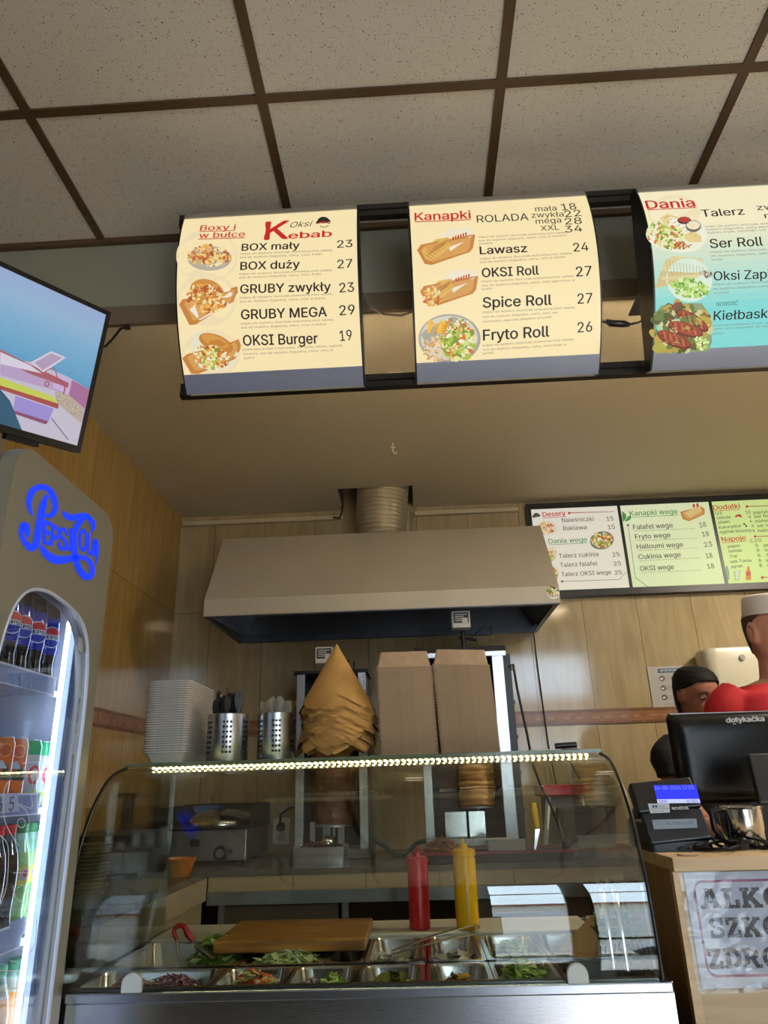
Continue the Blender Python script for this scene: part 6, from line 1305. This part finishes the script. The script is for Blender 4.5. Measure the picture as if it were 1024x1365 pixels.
def slab(ch):
    """(width, outlines) of a heavy slab letter, cap height 1"""
    def bar(x0, y0, x1, y1, w=T_):
        d = np.array([x1-x0, y1-y0]); d = d/np.hypot(*d); n_ = np.array([-d[1], d[0]])*w/2; return [(x0+n_[0], y0+n_[1]), (x0-n_[0], y0-n_[1]), (x1-n_[0], y1-n_[1]), (x1+n_[0], y1+n_[1])]
    R = lambda x0, y0, x1, y1: [(x0, y0), (x1, y0), (x1, y1), (x0, y1)]
    def ringq(cx, cy, rx, ry, a0, a1, t=T_, n=16):
        out = []
        for i in range(n):
            a, b = a0+(a1-a0)*i/n, a0+(a1-a0)*(i+1)/n
            out.append([(cx+rx*math.cos(a), cy+ry*math.sin(a)), (cx+rx*math.cos(b), cy+ry*math.sin(b)), (cx+(rx-t)*math.cos(b), cy+(ry-t*.85)*math.sin(b)), (cx+(rx-t)*math.cos(a), cy+(ry-t*.85)*math.sin(a))])
        return out
    S_ = .17
    if ch == 'A': return 1.06, [bar(.22, .08, .47, .93, .2), bar(.84, .08, .59, .93, .24), R(.30, .28, .76, .42), R(0, 0, .42, S_), R(.62, 0, 1.06, S_), R(.28, 1-S_, .7, 1)]
    if ch == 'L': return .84, [R(.12, 0, .12+T_+.02, 1), R(0, 0, .84, S_), R(0, 1-S_, .52, 1), R(.62, 0, .84, .42)]
    if ch == 'K': return 1.04, [R(.1, 0, .1+T_, 1), bar(.34, .42, .80, .92, .22), bar(.46, .56, .84, .08, .26), R(0, 0, .46, S_), R(0, 1-S_, .46, 1), R(.6, 0, 1.04, S_), R(.6, 1-S_, 1.0, 1)]
    if ch == 'O': return .94, ringq(.47, .5, .47, .52, 0, 2*PI, .26, 26)
    if ch == 'S': return .80, ringq(.40, .73, .38, .29, .35, PI*1.45, .21) + ringq(.40, .27, .40, .29, -PI*.92, PI*.5, .21) + [R(.60, .62, .76, 1), R(.02, 0, .18, .38)]
    if ch == 'Z': return .86, [R(.04, 1-S_, .82, 1), R(.04, 0, .84, S_), bar(.16, .1, .70, .9, .25), R(.04, .62, .22, 1), R(.66, 0, .84, .38)]
    if ch == 'D': return .98, [R(.1, 0, .1+T_, 1), R(0, 0, .5, S_), R(0, 1-S_, .5, 1)] + ringq(.46, .5, .50, .5, -PI/2, PI/2, .26)
    if ch == 'R': return 1.02, [R(.1, 0, .1+T_, 1), R(0, 0, .46, S_), R(0, 1-S_, .56, 1), R(.3, .40, .56, .56), bar(.54, .46, .78, .08, .25), R(.66, 0, 1.02, S_)] + ringq(.54, .70, .36, .30, -PI/2, PI/2, .23)
    if ch == 'H': return 1.06, [R(.1, 0, .1+T_, 1), R(.71, 0, .71+T_, 1), R(.3, .42, .8, .58)] + [R(x, y, x+.44, y+S_) for x in (0, .61) for y in (0, 1-S_)]
    if ch == 'I': return .5, [R(.12, 0, .38, 1), R(0, 0, .5, S_), R(0, 1-S_, .5, 1)]
    if ch == 'W': return 1.4, [bar(.2, .95, .42, .05, .22), bar(.42, .05, .7, .9, .2), bar(.7, .9, .98, .05, .2), bar(.98, .05, 1.2, .95, .22), R(0, 1-S_, .42, 1), R(.98, 1-S_, 1.4, 1)]
    if ch == 'U': return 1.0, [R(.1, .3, .1+T_, 1), R(.65, .3, .65+T_, 1), R(0, 1-S_, .44, 1), R(.56, 1-S_, 1.0, 1)] + ringq(.5, .36, .40, .37, PI, 2*PI, .25)
INKS = c('#3a3a3e'); wear = random.Random(2)
for wd_, (xa, ya, xb) in (('ALKOHOL', (430, 792, 752)), ('SZKODZI', (480, 937, 760)), ('ZDROWIU', (470, 1090, 757))):
    p0 = sp.px(xa, ya); ptop = sp.px(xa, ya-100); capH = math.hypot(ptop[0]-p0[0], ptop[1]-p0[1])
    tot4 = sum(slab(q)[0] for q in wd_[:4])+.08*3; x_r = sp.px(845 if wd_ == 'ALKOHOL' else 835 if wd_ == 'SZKODZI' else 830, ya)[0]
    kx_ = (x_r-p0[0])/tot4; u = p0[0]
    for ch in wd_:
        w, polys = slab(ch)
        for P in polys: sp.poly([(u+a*kx_, p0[1]+b*capH) for a, b in P], INKS)
        for _ in range(16): sp.ell(u+wear.random()*w*kx_, p0[1]+wear.random()*capH, .0004+.0008*wear.random(), .0004+.001*wear.random(), c('#b9bfca'), 6)
        u += (w+.08)*kx_
sp.build('lettering', PRINT, sg)
# fiscal printer with blue display
fp = empty('fiscal_printer', (.6, 1.8, KZ), 'dark till printer with lit blue customer display on the cash counter', 'till printer')
pA, pB, pC, pD = at(870, 1130, Y=1.735), at(953, 1121, Y=1.735), at(938, 1042, Y=1.80), at(855, 1044, Y=1.80)
ux = (pB-pA).normalized(); uy = (pD-pA); uy = (uy-ux*uy.dot(ux)).normalized()
FPL = Flat(pA, ux, uy); Wd = (pB-pA).length; Hd = (pD-pA).length
Mx = Matrix((ux, uy, FPL.n)).transposed().to_4x4(); Mx.translation = pA
HOUS = mat('printer_navy', '#161b24', rough=.35)
MB().box(0, Wd, .008, Hd*.52, -.018, 0, M=Mx).box(pA.x+.004, pA.x+Wd-.004, 1.765, 1.88, pA.z+.008, pA.z+.05).build('lower_housing', HOUS, fp, bevel=.004)
MB().box(-.004, Wd+.002, Hd*.52, Hd, -.03, .004, M=Mx).build('display_head', BLACK, fp, bevel=.004)
MB().rloft([(pA.x+Wd/2+.0, 1.83, Wd, .17, .01, KZ+.0005), (pA.x+Wd/2, 1.83, Wd, .17, .01, pA.z+.01)], 5).build('base', HOUS, fp, smooth=35)
sp = Print(FPL, (820, 1000, 3.74), h0=.0052); DB = c('#1a2cff')
sp.polypx([(190, 180), (400, 177), (425, 268), (212, 270)], DB)
sp.polypx([(206, 250), (418, 248), (423, 268), (211, 270)], '#c4cdf2')
sp.textpx('24-05-2024 17:53', 198, 203, 392, 199, '#7c92ff', 18, .006); sp.textpx('SUMA:', 216, 267, 262, 266, '#2a34c8', 14, .01); sp.textpx('0.00', 358, 266, 408, 265, '#2a34c8', 14, .01)
sp.build('display', mat('display_blue', rough=.2, attr='emit', es=.9), fp)
sp = Print(FPL, (820, 1000, 3.74), h0=.0052)
sp.polypx([(162, 272), (268, 270), (272, 316), (175, 320)], '#b8c0c8'); sp.polypx([(183, 280), (193, 279), (196, 292), (186, 293)], '#2c3a6a'); sp.polypx([(197, 279), (207, 278), (210, 291), (200, 292)], '#2c3a6a')
sp.textpx('serwis', 214, 291, 248, 290, '#50586a', 8, 0); sp.textpx('drukarki fiskalne', 178, 302, 266, 299, '#3a4254', 7, 0); sp.textpx('kasy i wagi', 190, 313, 240, 311, '#50586a', 7, 0)
sp.textpx('NOVITUS', 286, 303, 365, 300, '#d8dce4', 13, .02)
sp.h = .0012; sp.polypx([(183, 348), (405, 342), (411, 388), (194, 396)], '#7f8c9c')
sp.textpx('NR UNIKATOWY', 202, 372, 240, 371, '#4a5462', 5, 0); sp.textpx('2017/000042950', 254, 374, 392, 370, '#3a4452', 14, 0)
sp.build('labels', PRINT, fp)
bd_ = empty('black_speaker', (.58, 1.99, KZ), 'black rounded device behind the blue till display', 'device')
q0 = at(845, 1095, Y=1.99)
MB().rloft([(q0.x+.06, 1.97, .15, .12, .03, KZ+.0005), (q0.x+.06, 1.97, .15, .12, .04, KZ+.05), (q0.x+.07, 1.975, .12, .10, .045, KZ+.095), (q0.x+.08, 1.98, .06, .05, .025, KZ+.115)], 8).build('housing', BLACK, bd_, smooth=60)
MB().tube((q0.x+.06, 1.912, KZ+.035), (q0.x+.06, 1.908, KZ+.035), .012).build('button', DARKM, bd_, smooth=50)
# monitor seen from behind
mn = empty('till_monitor', (.83, 2.06, KZ), 'black till monitor seen from behind on the cash counter', 'monitor')
q0 = at(892, 952, Y=2.0); q1 = at(905, 1073, Y=2.0); mx0, mz1, mz0 = q0.x, q0.z, q1.z; mw = .345
M2 = Matrix.Translation((mx0, 2.0, mz0)) @ Matrix.Rotation(math.radians(2), 4, 'Z') @ Matrix.Rotation(PI/2, 4, 'X')
mh = mz1-mz0
MB().rloft([(mw/2, mh/2, mw, mh, .012, -.028), (mw/2, mh/2, mw, mh, .014, -.006), (mw/2, mh/2, mw-.03, mh-.03, .02, .012), (mw/2, mh/2, mw-.07, mh-.07, .03, .016)], 8, M=M2).build('back_shell', mat('monitor_black', '#050608', rough=.30, spec=.3), mn, smooth=40)
MB().box(.004, mw-.004, mh-.001, mh+.0018, -.030, -.004, M=M2).build('top_edge', mat('edge_silver', '#8f8f90', rough=.3, metal=.7), mn)
MB().rloft([(mx0+mw/2, 2.03, .20, .05, .02, KZ+.0005), (mx0+mw/2, 2.03, .19, .045, .02, KZ+.012)], 6).box(mx0+mw/2-.05, mx0+mw/2+.05, 2.02, 2.045, KZ+.01, mz0+.06).build('stand', BLACK, mn, smooth=35)
lp = Print(Flat(M2 @ Vector((0, 0, .0125)), M2.to_3x3() @ Vector((1, 0, 0)), M2.to_3x3() @ Vector((0, 1, 0))), (840, 780, 5.565), h0=.0045)
lp.textpx('dotykačka', 712, 1020, 992, 1008, '#b8b8b8', 36, .05); lp.polypx([(757, 1028), (783, 1027), (783, 1033), (757, 1034)], '#b8b8b8')
lp.crop = (680, 820, 2.977); lp.textpx('dotykacka', 920, 698, 978, 694, '#3a3c40', 8, .01)
lp.build('logo', PRINT, mn)
# card terminal on its stand, steel jug, cables
ct = empty('card_terminal', (.80, 1.84, KZ), 'dark tilted card terminal at the right picture edge in front of the monitor', 'card terminal')
q0 = at(996, 1006, Y=1.84); q1 = at(1012, 1072, Y=1.80); ta = at(1110, 1002, Y=1.84)
u1 = (ta-q0).normalized(); v1 = (q1-q0); L2 = v1.length; v1.normalize(); nrm_ = u1.cross(v1).normalized()
M3 = Matrix((u1, v1, nrm_)).transposed().to_4x4(); M3.translation = q0
MB().box(0, .15, 0, L2, -.008, .010, M=M3).build('body', mat('terminal_dark', '#1c1d20', rough=.35), ct, bevel=.004)
MB().tube(q0+u1*.075+v1*L2*.8, (q0.x+.08, 1.90, KZ+.004), .012).rloft([(q0.x+.08, 1.90, .10, .09, .02, KZ+.0005), (q0.x+.08, 1.90, .09, .08, .02, KZ+.008)], 6).build('stand', BLACK, ct, smooth=40)
jg = empty('steel_jug', (.78, 1.78, KZ), 'polished steel cup with dark handle at the right end of the cash counter', 'cup')
q0 = at(1003, 1130, Y=1.76); jx, jy, jr = q0.x, 1.79, .047; jz = at(1000, 1075, Y=1.74).z
MB().lathe([(jr*.86, KZ+.0005), (jr*.90, KZ+.004), (jr, jz-.006), (jr+.004, jz-.002), (jr+.003, jz), (jr-.003, jz-.004), (jr*.84, KZ+.006), (.001, KZ+.006)], (jx, jy, 0), 40).build('cup', STEEL2, jg, smooth=40)
MB().path([(jx-jr+.002, jy-.008, jz-.006), (jx-jr-.022, jy-.014, jz-.010), (jx-jr-.022, jy-.016, jz-.045), (jx-jr+.004, jy-.010, jz-.080)], [.006, .007, .0065, .005], 10).build('handle', BLACK, jg, smooth=60)
rr = random.Random(21)
for k in range(7):
    pts = []; x_, y_ = .535+.03*rr.random(), 1.71+.05*rr.random()
    for i in range(9):
        pts.append((x_+i*.026+rr.random()*.014, y_+.035*math.sin(i*1.3+k)+rr.random()*.015, KZ+.004+.006*rr.random()+(.022*math.sin(PI*i/8)*rr.random() if k > 2 else 0)))
    pts = [(max(p[0], KX0+.01), min(max(p[1], 1.655), 1.76), p[2]) for p in pts]
    MB().path([tuple(q) for q in catmull(pts, 4)], .0030, 6).build('cable', BLACK, smooth=60, label='black cable in the tangle in front of the till printer', cat='cable', group='tangled cables on the cash counter')
q = at(918, 1139, Y=1.66); MB().lathe([(.022, KZ+.0003), (.0225, KZ+.003), (.020, KZ+.0035), (.001, KZ+.003)], (q.x, 1.662, 0), 28).build('coaster', mat('coaster_cream', '#b49a78', rough=.6), smooth=40, label='small round pale disc on the front edge of the cash counter', cat='coaster')
# ================================================================ people
SKIN = mat('skin', '#a4745e', rough=.55, spec=.3, noise=(40, '#ae7f68')); SKIN2 = mat('skin_tan', '#8a5a44', rough=.5, spec=.35, noise=(40, '#94634c'))
def remesh(mb, voxel, smooth_it=6):
    me = bpy.data.meshes.new('tmp'); me.from_pydata([Vector(p) for p in mb.v], [], mb.f)
    bm = bmesh.new(); bm.from_mesh(me); bmesh.ops.recalc_face_normals(bm, faces=bm.faces); bm.to_mesh(me); bm.free()
    o = bpy.data.objects.new('tmp', me); COL.objects.link(o)
    r_ = o.modifiers.new('r', 'REMESH'); r_.mode = 'VOXEL'; r_.voxel_size = voxel
    s_ = o.modifiers.new('s', 'SMOOTH'); s_.iterations = smooth_it; s_.factor = .5
    dg = bpy.context.evaluated_depsgraph_get(); m2 = bpy.data.meshes.new_from_object(o.evaluated_get(dg))
    out = MB(); out.add([p.co.copy() for p in m2.vertices], [tuple(p.vertices) for p in m2.polygons])
    bpy.data.objects.remove(o); bpy.data.meshes.remove(me); bpy.data.meshes.remove(m2); return out
def oval(cx, cy, z, rx, ry, n=28, sq=1.0):
    return [Vector((cx+rx*abs(math.cos(a))**sq*math.copysign(1, math.cos(a)), cy+ry*abs(math.sin(a))**sq*math.copysign(1, math.sin(a)), z)) for a in [2*PI*k/n for k in range(n)]]
def limb(mb, pts, rad, n=14): mb.path([tuple(q) for q in catmull(pts, 5)], [float(q[0]) for q in catmull([(r,) for r in rad], 5)], n)
def head_geo(mb, s, female=False):
    """head round the origin (mid-ear height), looking along -Y"""
    prof = [(-.135, .004, .012, .006), (-.128, .022, .040, .024), (-.112, .038, .062, .040), (-.09, .050, .072, .062), (-.06, .061, .080, .080), (-.03, .068, .084, .090), (0, .073, .088, .098), (.03, .077, .092, .103), (.06, .078, .092, .103), (.085, .073, .083, .097), (.105, .060, .066, .080), (.118, .038, .042, .052), (.124, .006, .006, .008)]
    n = 40; R = []
    for z, hw, fr_, bk in prof:
        ring = []
        for k in range(n):
            a = 2*PI*k/n; x = hw*math.sin(a)*(1.0 if z > -.1 else 1); y = -(fr_ if math.cos(a) > 0 else bk)*math.cos(a)
            # brow, eye hollows, cheeks
            if math.cos(a) > .5:
                if -.005 < z < .02 and .3 < abs(math.sin(a)) < .75: y += .007
                if .02 < z < .045: y -= .003
            ring.append(Vector((x, y, z))*s)
        R.append(ring)
    mb.rings(R)
    V = lambda *p: Vector(p)*s
    mb.path([V(0, -.088, .020), V(0, -.098, -.002), V(0, -.112, -.026), V(0, -.100, -.036)], [.008*s, .009*s, .0135*s, .008*s], 10)
    for q in (-1, 1):
        mb.path([V(q*.008, -.100, -.032), V(q*.014, -.094, -.034)], [.008*s, .006*s], 8)
        ear = [V(q*(.074+.010*math.sin(a)*.3), .006+.018*math.cos(a), .004+.032*math.sin(a)) for a in [2*PI*k/12 for k in range(13)]]
        mb.path([p+V(q*.006, 0, 0) for p in ear], .0055*s, 8)
        mb.path([V(q*.070, .004, .020), V(q*.078, .010, 0), V(q*.074, .002, -.022)], [.010*s, .011*s, .009*s], 8)
    mb.path([V(-.026, -.086, -.066), V(-.010, -.095, -.062), V(0, -.094, -.063), V(.010, -.095, -.062), V(.026, -.086, -.066)], [.003*s, .006*s, .006*s, .006*s, .003*s], 8)
    mb.path([V(-.022, -.086, -.074), V(0, -.094, -.076), V(.022, -.086, -.074)], [.003*s, .0075*s, .003*s], 8)
    mb.path([V(-.012, -.074, -.112), V(0, -.080, -.114), V(.012, -.074, -.112)], [.010*s, .014*s, .010*s], 8)
def hand_geo(mb, wrist, d, side, up):
    """palm with four curled fingers and a thumb; d towards the fingers"""
    d = Vector(d).normalized(); up = Vector(up); up = (up-d*up.dot(d)).normalized(); sd_ = d.cross(up)*side
    w = Vector(wrist)
    mb.path([w-d*.01, w+d*.03, w+d*.075, w+d*.09], [.026, .034, .038, .030], 12, flat=.42)
    for i, (o, L_, r) in enumerate(((-.029, .068, .0085), (-.010, .078, .009), (.010, .073, .0088), (.028, .056, .0078))):
        b = w+d*.084+sd_*o
        mb.path([b-d*.012, b+d*L_*.42-up*.004, b+d*L_*.72-up*.018, b+d*L_*.88-up*.036], [r, r, r*.92, r*.72], 8)
    b = w+d*.025-sd_*.030
    mb.path([b, b+d*.028-sd_*.022-up*.006, b+d*.055-sd_*.028-up*.018, b+d*.072-sd_*.024-up*.03], [.012, .0115, .010, .007], 8)
def person(name, base, height, yaw, headyaw, headtilt, label, skin, build=1.0, female=False, elbows=None, hands=None):
    rt = empty(name, base, label, 'person'); B0 = Vector(base); k = height/1.75
    Rb = Matrix.Rotation(yaw, 4, 'Z'); Rh = Matrix.Rotation(headyaw, 4, 'Z') @ Matrix.Rotation(headtilt, 4, 'X')
    tors = [(.80, .150, .105), (.88, .168, .118), (.98, .160, .112), (1.08, .150, .108), (1.18, .162, .118), (1.28, .178, .126), (1.36, .188, .118), (1.42, .176, .100), (1.455, .120, .080), (1.475, .072, .066)]
    def torso(mb, g=0, z0=.80, z1=1.475):
        T_ = [(z, rx*build+g, ry*build+g) for z, rx, ry in tors if z0-.001 <= z <= z1+.001]
        mb.rings([[B0 + Rb @ (p*k) for p in oval(0, 0, z, rx, ry, 28, .85)] for z, rx, ry in T_])
    sh = [B0 + Rb @ (Vector((q*.185*build, 0, 1.405))*k) for q in (-1, 1)]
    nb = B0 + Rb @ (Vector((0, .012, 1.46))*k); hc = B0 + Rb @ (Vector((0, -.012, 1.62))*k)
    mb = MB(); torso(mb)
    mb.path([nb-Vector((0, 0, .03)), nb+(hc-nb)*.35, hc+Vector((0, .01, -.04))], [.066*k, .058*k, .056*k], 16)
    hm = MB(); head_geo(hm, k*1.0, female)
    HM = Matrix.Translation(hc) @ Rh
    mb.add([HM @ Vector(p) for p in hm.v], hm.f)
    arms = []
    for i, q in enumerate((-1, 1)):
        el = Vector(elbows[i]) if elbows else sh[i] + Rb @ (Vector((q*.05, .0, -.29))*k); hd_ = Vector(hands[i]) if hands else el + Rb @ (Vector((0, -.2, -.10))*k)
        limb(mb, [sh[i]-Rb @ Vector((q*.03, 0, -.01)), sh[i]+Rb @ Vector((q*.012, 0, -.03)), sh[i].lerp(el, .55), el, el.lerp(hd_, .5), hd_], [.058*k, .056*k, .048*k, .042*k, .038*k, .027*k])
        hand_geo(mb, hd_, hd_-el, q, (0, 0, 1)); arms.append((sh[i], el, hd_))
    for q in (-1, 1):
        hip = B0 + Rb @ (Vector((q*.085, 0, .86))*k); kn_ = B0 + Rb @ (Vector((q*.10, -.01, .47))*k); an = B0 + Rb @ (Vector((q*.105, .02, .07))*k)
        limb(mb, [hip, kn_, an], [.088*k, .060*k, .040*k]); mb.path([an+Vector((0, .03, -.035)), an+Rb @ Vector((0, -.08, -.042)), an+Rb @ Vector((0, -.16, -.05))], [.035*k, .036*k, .022*k], 12)
    body = remesh(mb, .0058).build('body', skin, rt, smooth=180)
    return rt, Rb, HM, B0, k, torso, arms, sh
def shirt(P, m_, sleeve, name='t_shirt', neck=1.448):
    rt, Rb, HM, B0, k, torso, arms, sh = P; mb = MB(); torso(mb, .016, .80, 1.46)
    for (s0, el, hd_), q in zip(arms, (-1, 1)):
        e = s0.lerp(el, sleeve); limb(mb, [s0-Rb @ Vector((q*.035, 0, -.008)), s0+Rb @ Vector((q*.014, 0, -.03)), s0.lerp(e, .6), e], [.070*k, .070*k, .065*k, .064*k])
    return remesh(mb, .0075, 5).build(name, m_, rt, smooth=180)
def trousers(P, m_):
    rt, Rb, HM, B0, k, torso, arms, sh = P; mb = MB(); mb.rings([[B0 + Rb @ (p*k) for p in oval(0, 0, z, rx, ry)] for z, rx, ry in ((.78, .165, .125), (.88, .185, .135), (.97, .178, .13))])
    for q in (-1, 1): limb(mb, [B0 + Rb @ (Vector((q*.085, 0, .86))*k), B0 + Rb @ (Vector((q*.10, -.01, .47))*k), B0 + Rb @ (Vector((q*.105, .015, .10))*k)], [.105*k, .078*k, .062*k])
    return remesh(mb, .010, 4).build('trousers', m_, rt, smooth=180)
def hair(P, fn, m_, g=.006):
    """cap of hair: head surface points where fn(x,y,z) is true, pushed outwards"""
    rt, Rb, HM, B0, k, *_ = P; hm = MB(); head_geo(hm, k)
    nring = 40; nr = 13; V = [Vector(p) for p in hm.v[:nring*nr]]; out = []; idx = {}; fs = []
    rows = [V[i*nring:(i+1)*nring] for i in range(nr)]
    rows = [[q[j//2] if j % 2 == 0 else (q[j//2]+q[(j//2+1) % nring])/2 for j in range(nring*2)] for q in rows]; nring *= 2
    R = []
    for i in range(nr-1):
        for s_ in range(8): R.append([rows[i][j].lerp(rows[i+1][j], s_/8) for j in range(nring)])
    R.append(rows[-1]); inner_ = [[p for p in r_] for r_ in R]; outer_ = [[p + Vector((p.x, p.y, p.z*.6)).normalized()*g*k for p in r_] for r_ in R]
    n = len(R); keep = lambda p: fn(p.x/k, p.y/k, p.z/k)
    vs = [HM @ p for r_ in outer_ for p in r_] + [HM @ p for r_ in inner_ for p in r_]; o = n*nring; F_ = []
    K_ = [[keep((R[i][j]+R[i+1][(j+1) % nring])/2) for j in range(nring)] for i in range(n-1)]
    for i in range(n-1):
        for j in range(nring):
            if not K_[i][j]: continue
            j2 = (j+1) % nring; a, b, c_, d_ = i*nring+j, i*nring+j2, (i+1)*nring+j2, (i+1)*nring+j
            F_ += [(a, b, c_, d_), (o+d_, o+c_, o+b, o+a)]
            if i == 0 or not K_[i-1][j]: F_.append((a, o+a, o+b, b))
            if i == n-2 or not K_[i+1][j]: F_.append((d_, c_, o+c_, o+d_))
            if not K_[i][(j-1) % nring]: F_.append((a, d_, o+d_, o+a))
            if not K_[i][(j+1) % nring]: F_.append((b, o+b, o+c_, c_))
    used = sorted({q for f in F_ for q in f}); mp = {q: t for t, q in enumerate(used)}
    return MB().add([vs[q] for q in used], [tuple(mp[q] for q in f) for f in F_]).build('hair', m_, rt, smooth=60)
def eyes(P, col):
    rt, Rb, HM, B0, k, *_ = P
    for q in (-1, 1):
        C0 = Vector((q*.031, -.0738, .008))*k
        e = MB().lathe([(.0115*k*math.sin(a), -.0115*k*math.cos(a)) for a in [PI*i/10 for i in range(11)]], (0, 0, 0), 16, False, False)
        e.v = [tuple(HM @ (Vector(p)+C0)) for p in e.v]; eo = e.build('eye', mat('eye_white', '#cfc8c0', rough=.2), rt, smooth=60)
        for z0, z1, nm in ((.0022, .0128, 'upper_eyelid'), (-.0128, -.0062, 'lower_eyelid')):
            rl = .0128*k; pr_ = [(math.sqrt(max(rl**2-(z0*k+(z1-z0)*k*i/6)**2, 1e-10)), z0*k+(z1-z0)*k*i/6) for i in range(7)]
            el = MB().lathe(pr_, (0, 0, 0), 18, False, False); el.v = [tuple(HM @ (Vector(p)+C0)) for p in el.v]; el.build(nm, SKIN if k > .95 else SKIN2, rt, smooth=60)
        i_ = MB().lathe([(.0055*k, -.0102*k), (.001, -.0118*k)], (0, 0, 0), 14); Mi = Matrix.Rotation(-PI/2, 4, 'X')
        Mi = Matrix.Rotation(PI/2, 4, 'X'); i_.v = [tuple(HM @ (Mi @ Vector((p[0], p[1], -p[2]))+C0)) for p in i_.v]; i_.build('iris', mat('iris_brown', '#2a1a10', rough=.2), rt, smooth=60)
        b = MB(); b.path([C0+Vector((-q*.016, -.013, .017))*1, C0+Vector((0, -.017, .0215)), C0+Vector((q*.018, -.009, .017))], [.002, .003, .0018], 8); b.v = [tuple(HM @ Vector(p)) for p in b.v]; b.build('eyebrow', mat(col, '#2a1d14', rough=.8), rt, smooth=60)
    
# man in red at the till
MANX, MANY = 1.195, 2.43
man = person('person', (MANX, MANY, .18), 1.725, math.radians(8), math.radians(14), math.radians(3), 'man in red T-shirt and white cap at the till, cut by the right picture edge', SKIN, 1.07,
             elbows=[(.925, 2.40, 1.31), (1.44, 2.42, 1.30)], hands=[(.98, 2.20, 1.235), (1.33, 2.20, 1.235)])
shirt(man, mat('red_cotton', '#a3101a', rough=.8, bump=(60, .15, .003)), .62); trousers(man, mat('dark_denim', '#1c2028', rough=.8))
hair(man, lambda x, y, z: z < .064 and z > float(np.interp(y, (-.07, -.035, -.012, .012, .03, .06, .10), (.080, .062, .050, .020, -.012, -.050, -.055))), mat('short_brown_hair', '#3a2818', rough=.8), .004); eyes(man, 'brow_brown')
HMm, km = man[2], man[4]
hp_ = MB(); R = []
for z, sx, sy in ((.066, .0795, .103), (.080, .079, .102), (.100, .077, .100), (.128, .073, .096), (.135, .064, .086)): R.append([HMm @ (Vector((sx*math.sin(a), -.004+sy*math.cos(a), z+.006*math.cos(a)))*km) for a in [2*PI*i/36 for i in range(36)]])
hp_.rings(R, False, True).build('paper_cap', mat('cap_white', '#cfcac6', rough=.7), man[0], smooth=50, label='white kitchen cap')
HB = [HMm @ (Vector((.0795*math.sin(a), -.004+.103*math.cos(a), .068+.006*math.cos(a)))*km) for a in [2*PI*i/36 for i in range(37)]]
MB().path(HB, .003, 6).build('cap_band', mat('cap_white'), man[0], smooth=60)
MB().path([man[3] + man[1] @ (Vector((.072*math.sin(a), .010+.068*math.cos(a)-.012, 1.452-.022*max(0, -math.cos(a))))*km) for a in [2*PI*i/28 for i in range(29)]], .0075, 8).build('collar', mat('red_cotton'), man[0], smooth=60)
# woman behind him
wom = person('person', (1.10, 2.95, .18), 1.575, math.radians(12), math.radians(22), math.radians(14), 'dark-haired woman in black half hidden behind the man in red', SKIN2, .88, True,
             elbows=[(.945, 2.90, 1.30), (1.30, 2.92, 1.30)], hands=[(.98, 2.74, 1.20), (1.2, 2.73, 1.20)])
shirt(wom, mat('black_cotton', '#0e0f12', rough=.85), .72); trousers(wom, mat('black_trousers', '#101114', rough=.85))
hair(wom, lambda x, y, z: z > float(np.interp(y, (-.095, -.07, -.04, -.015, .01, .035, .10), (.080, .072, .050, .034, .024, -.07, -.085))), mat('black_hair', '#120f0e', rough=.7, spec=.2), .010); eyes(wom, 'brow_black')
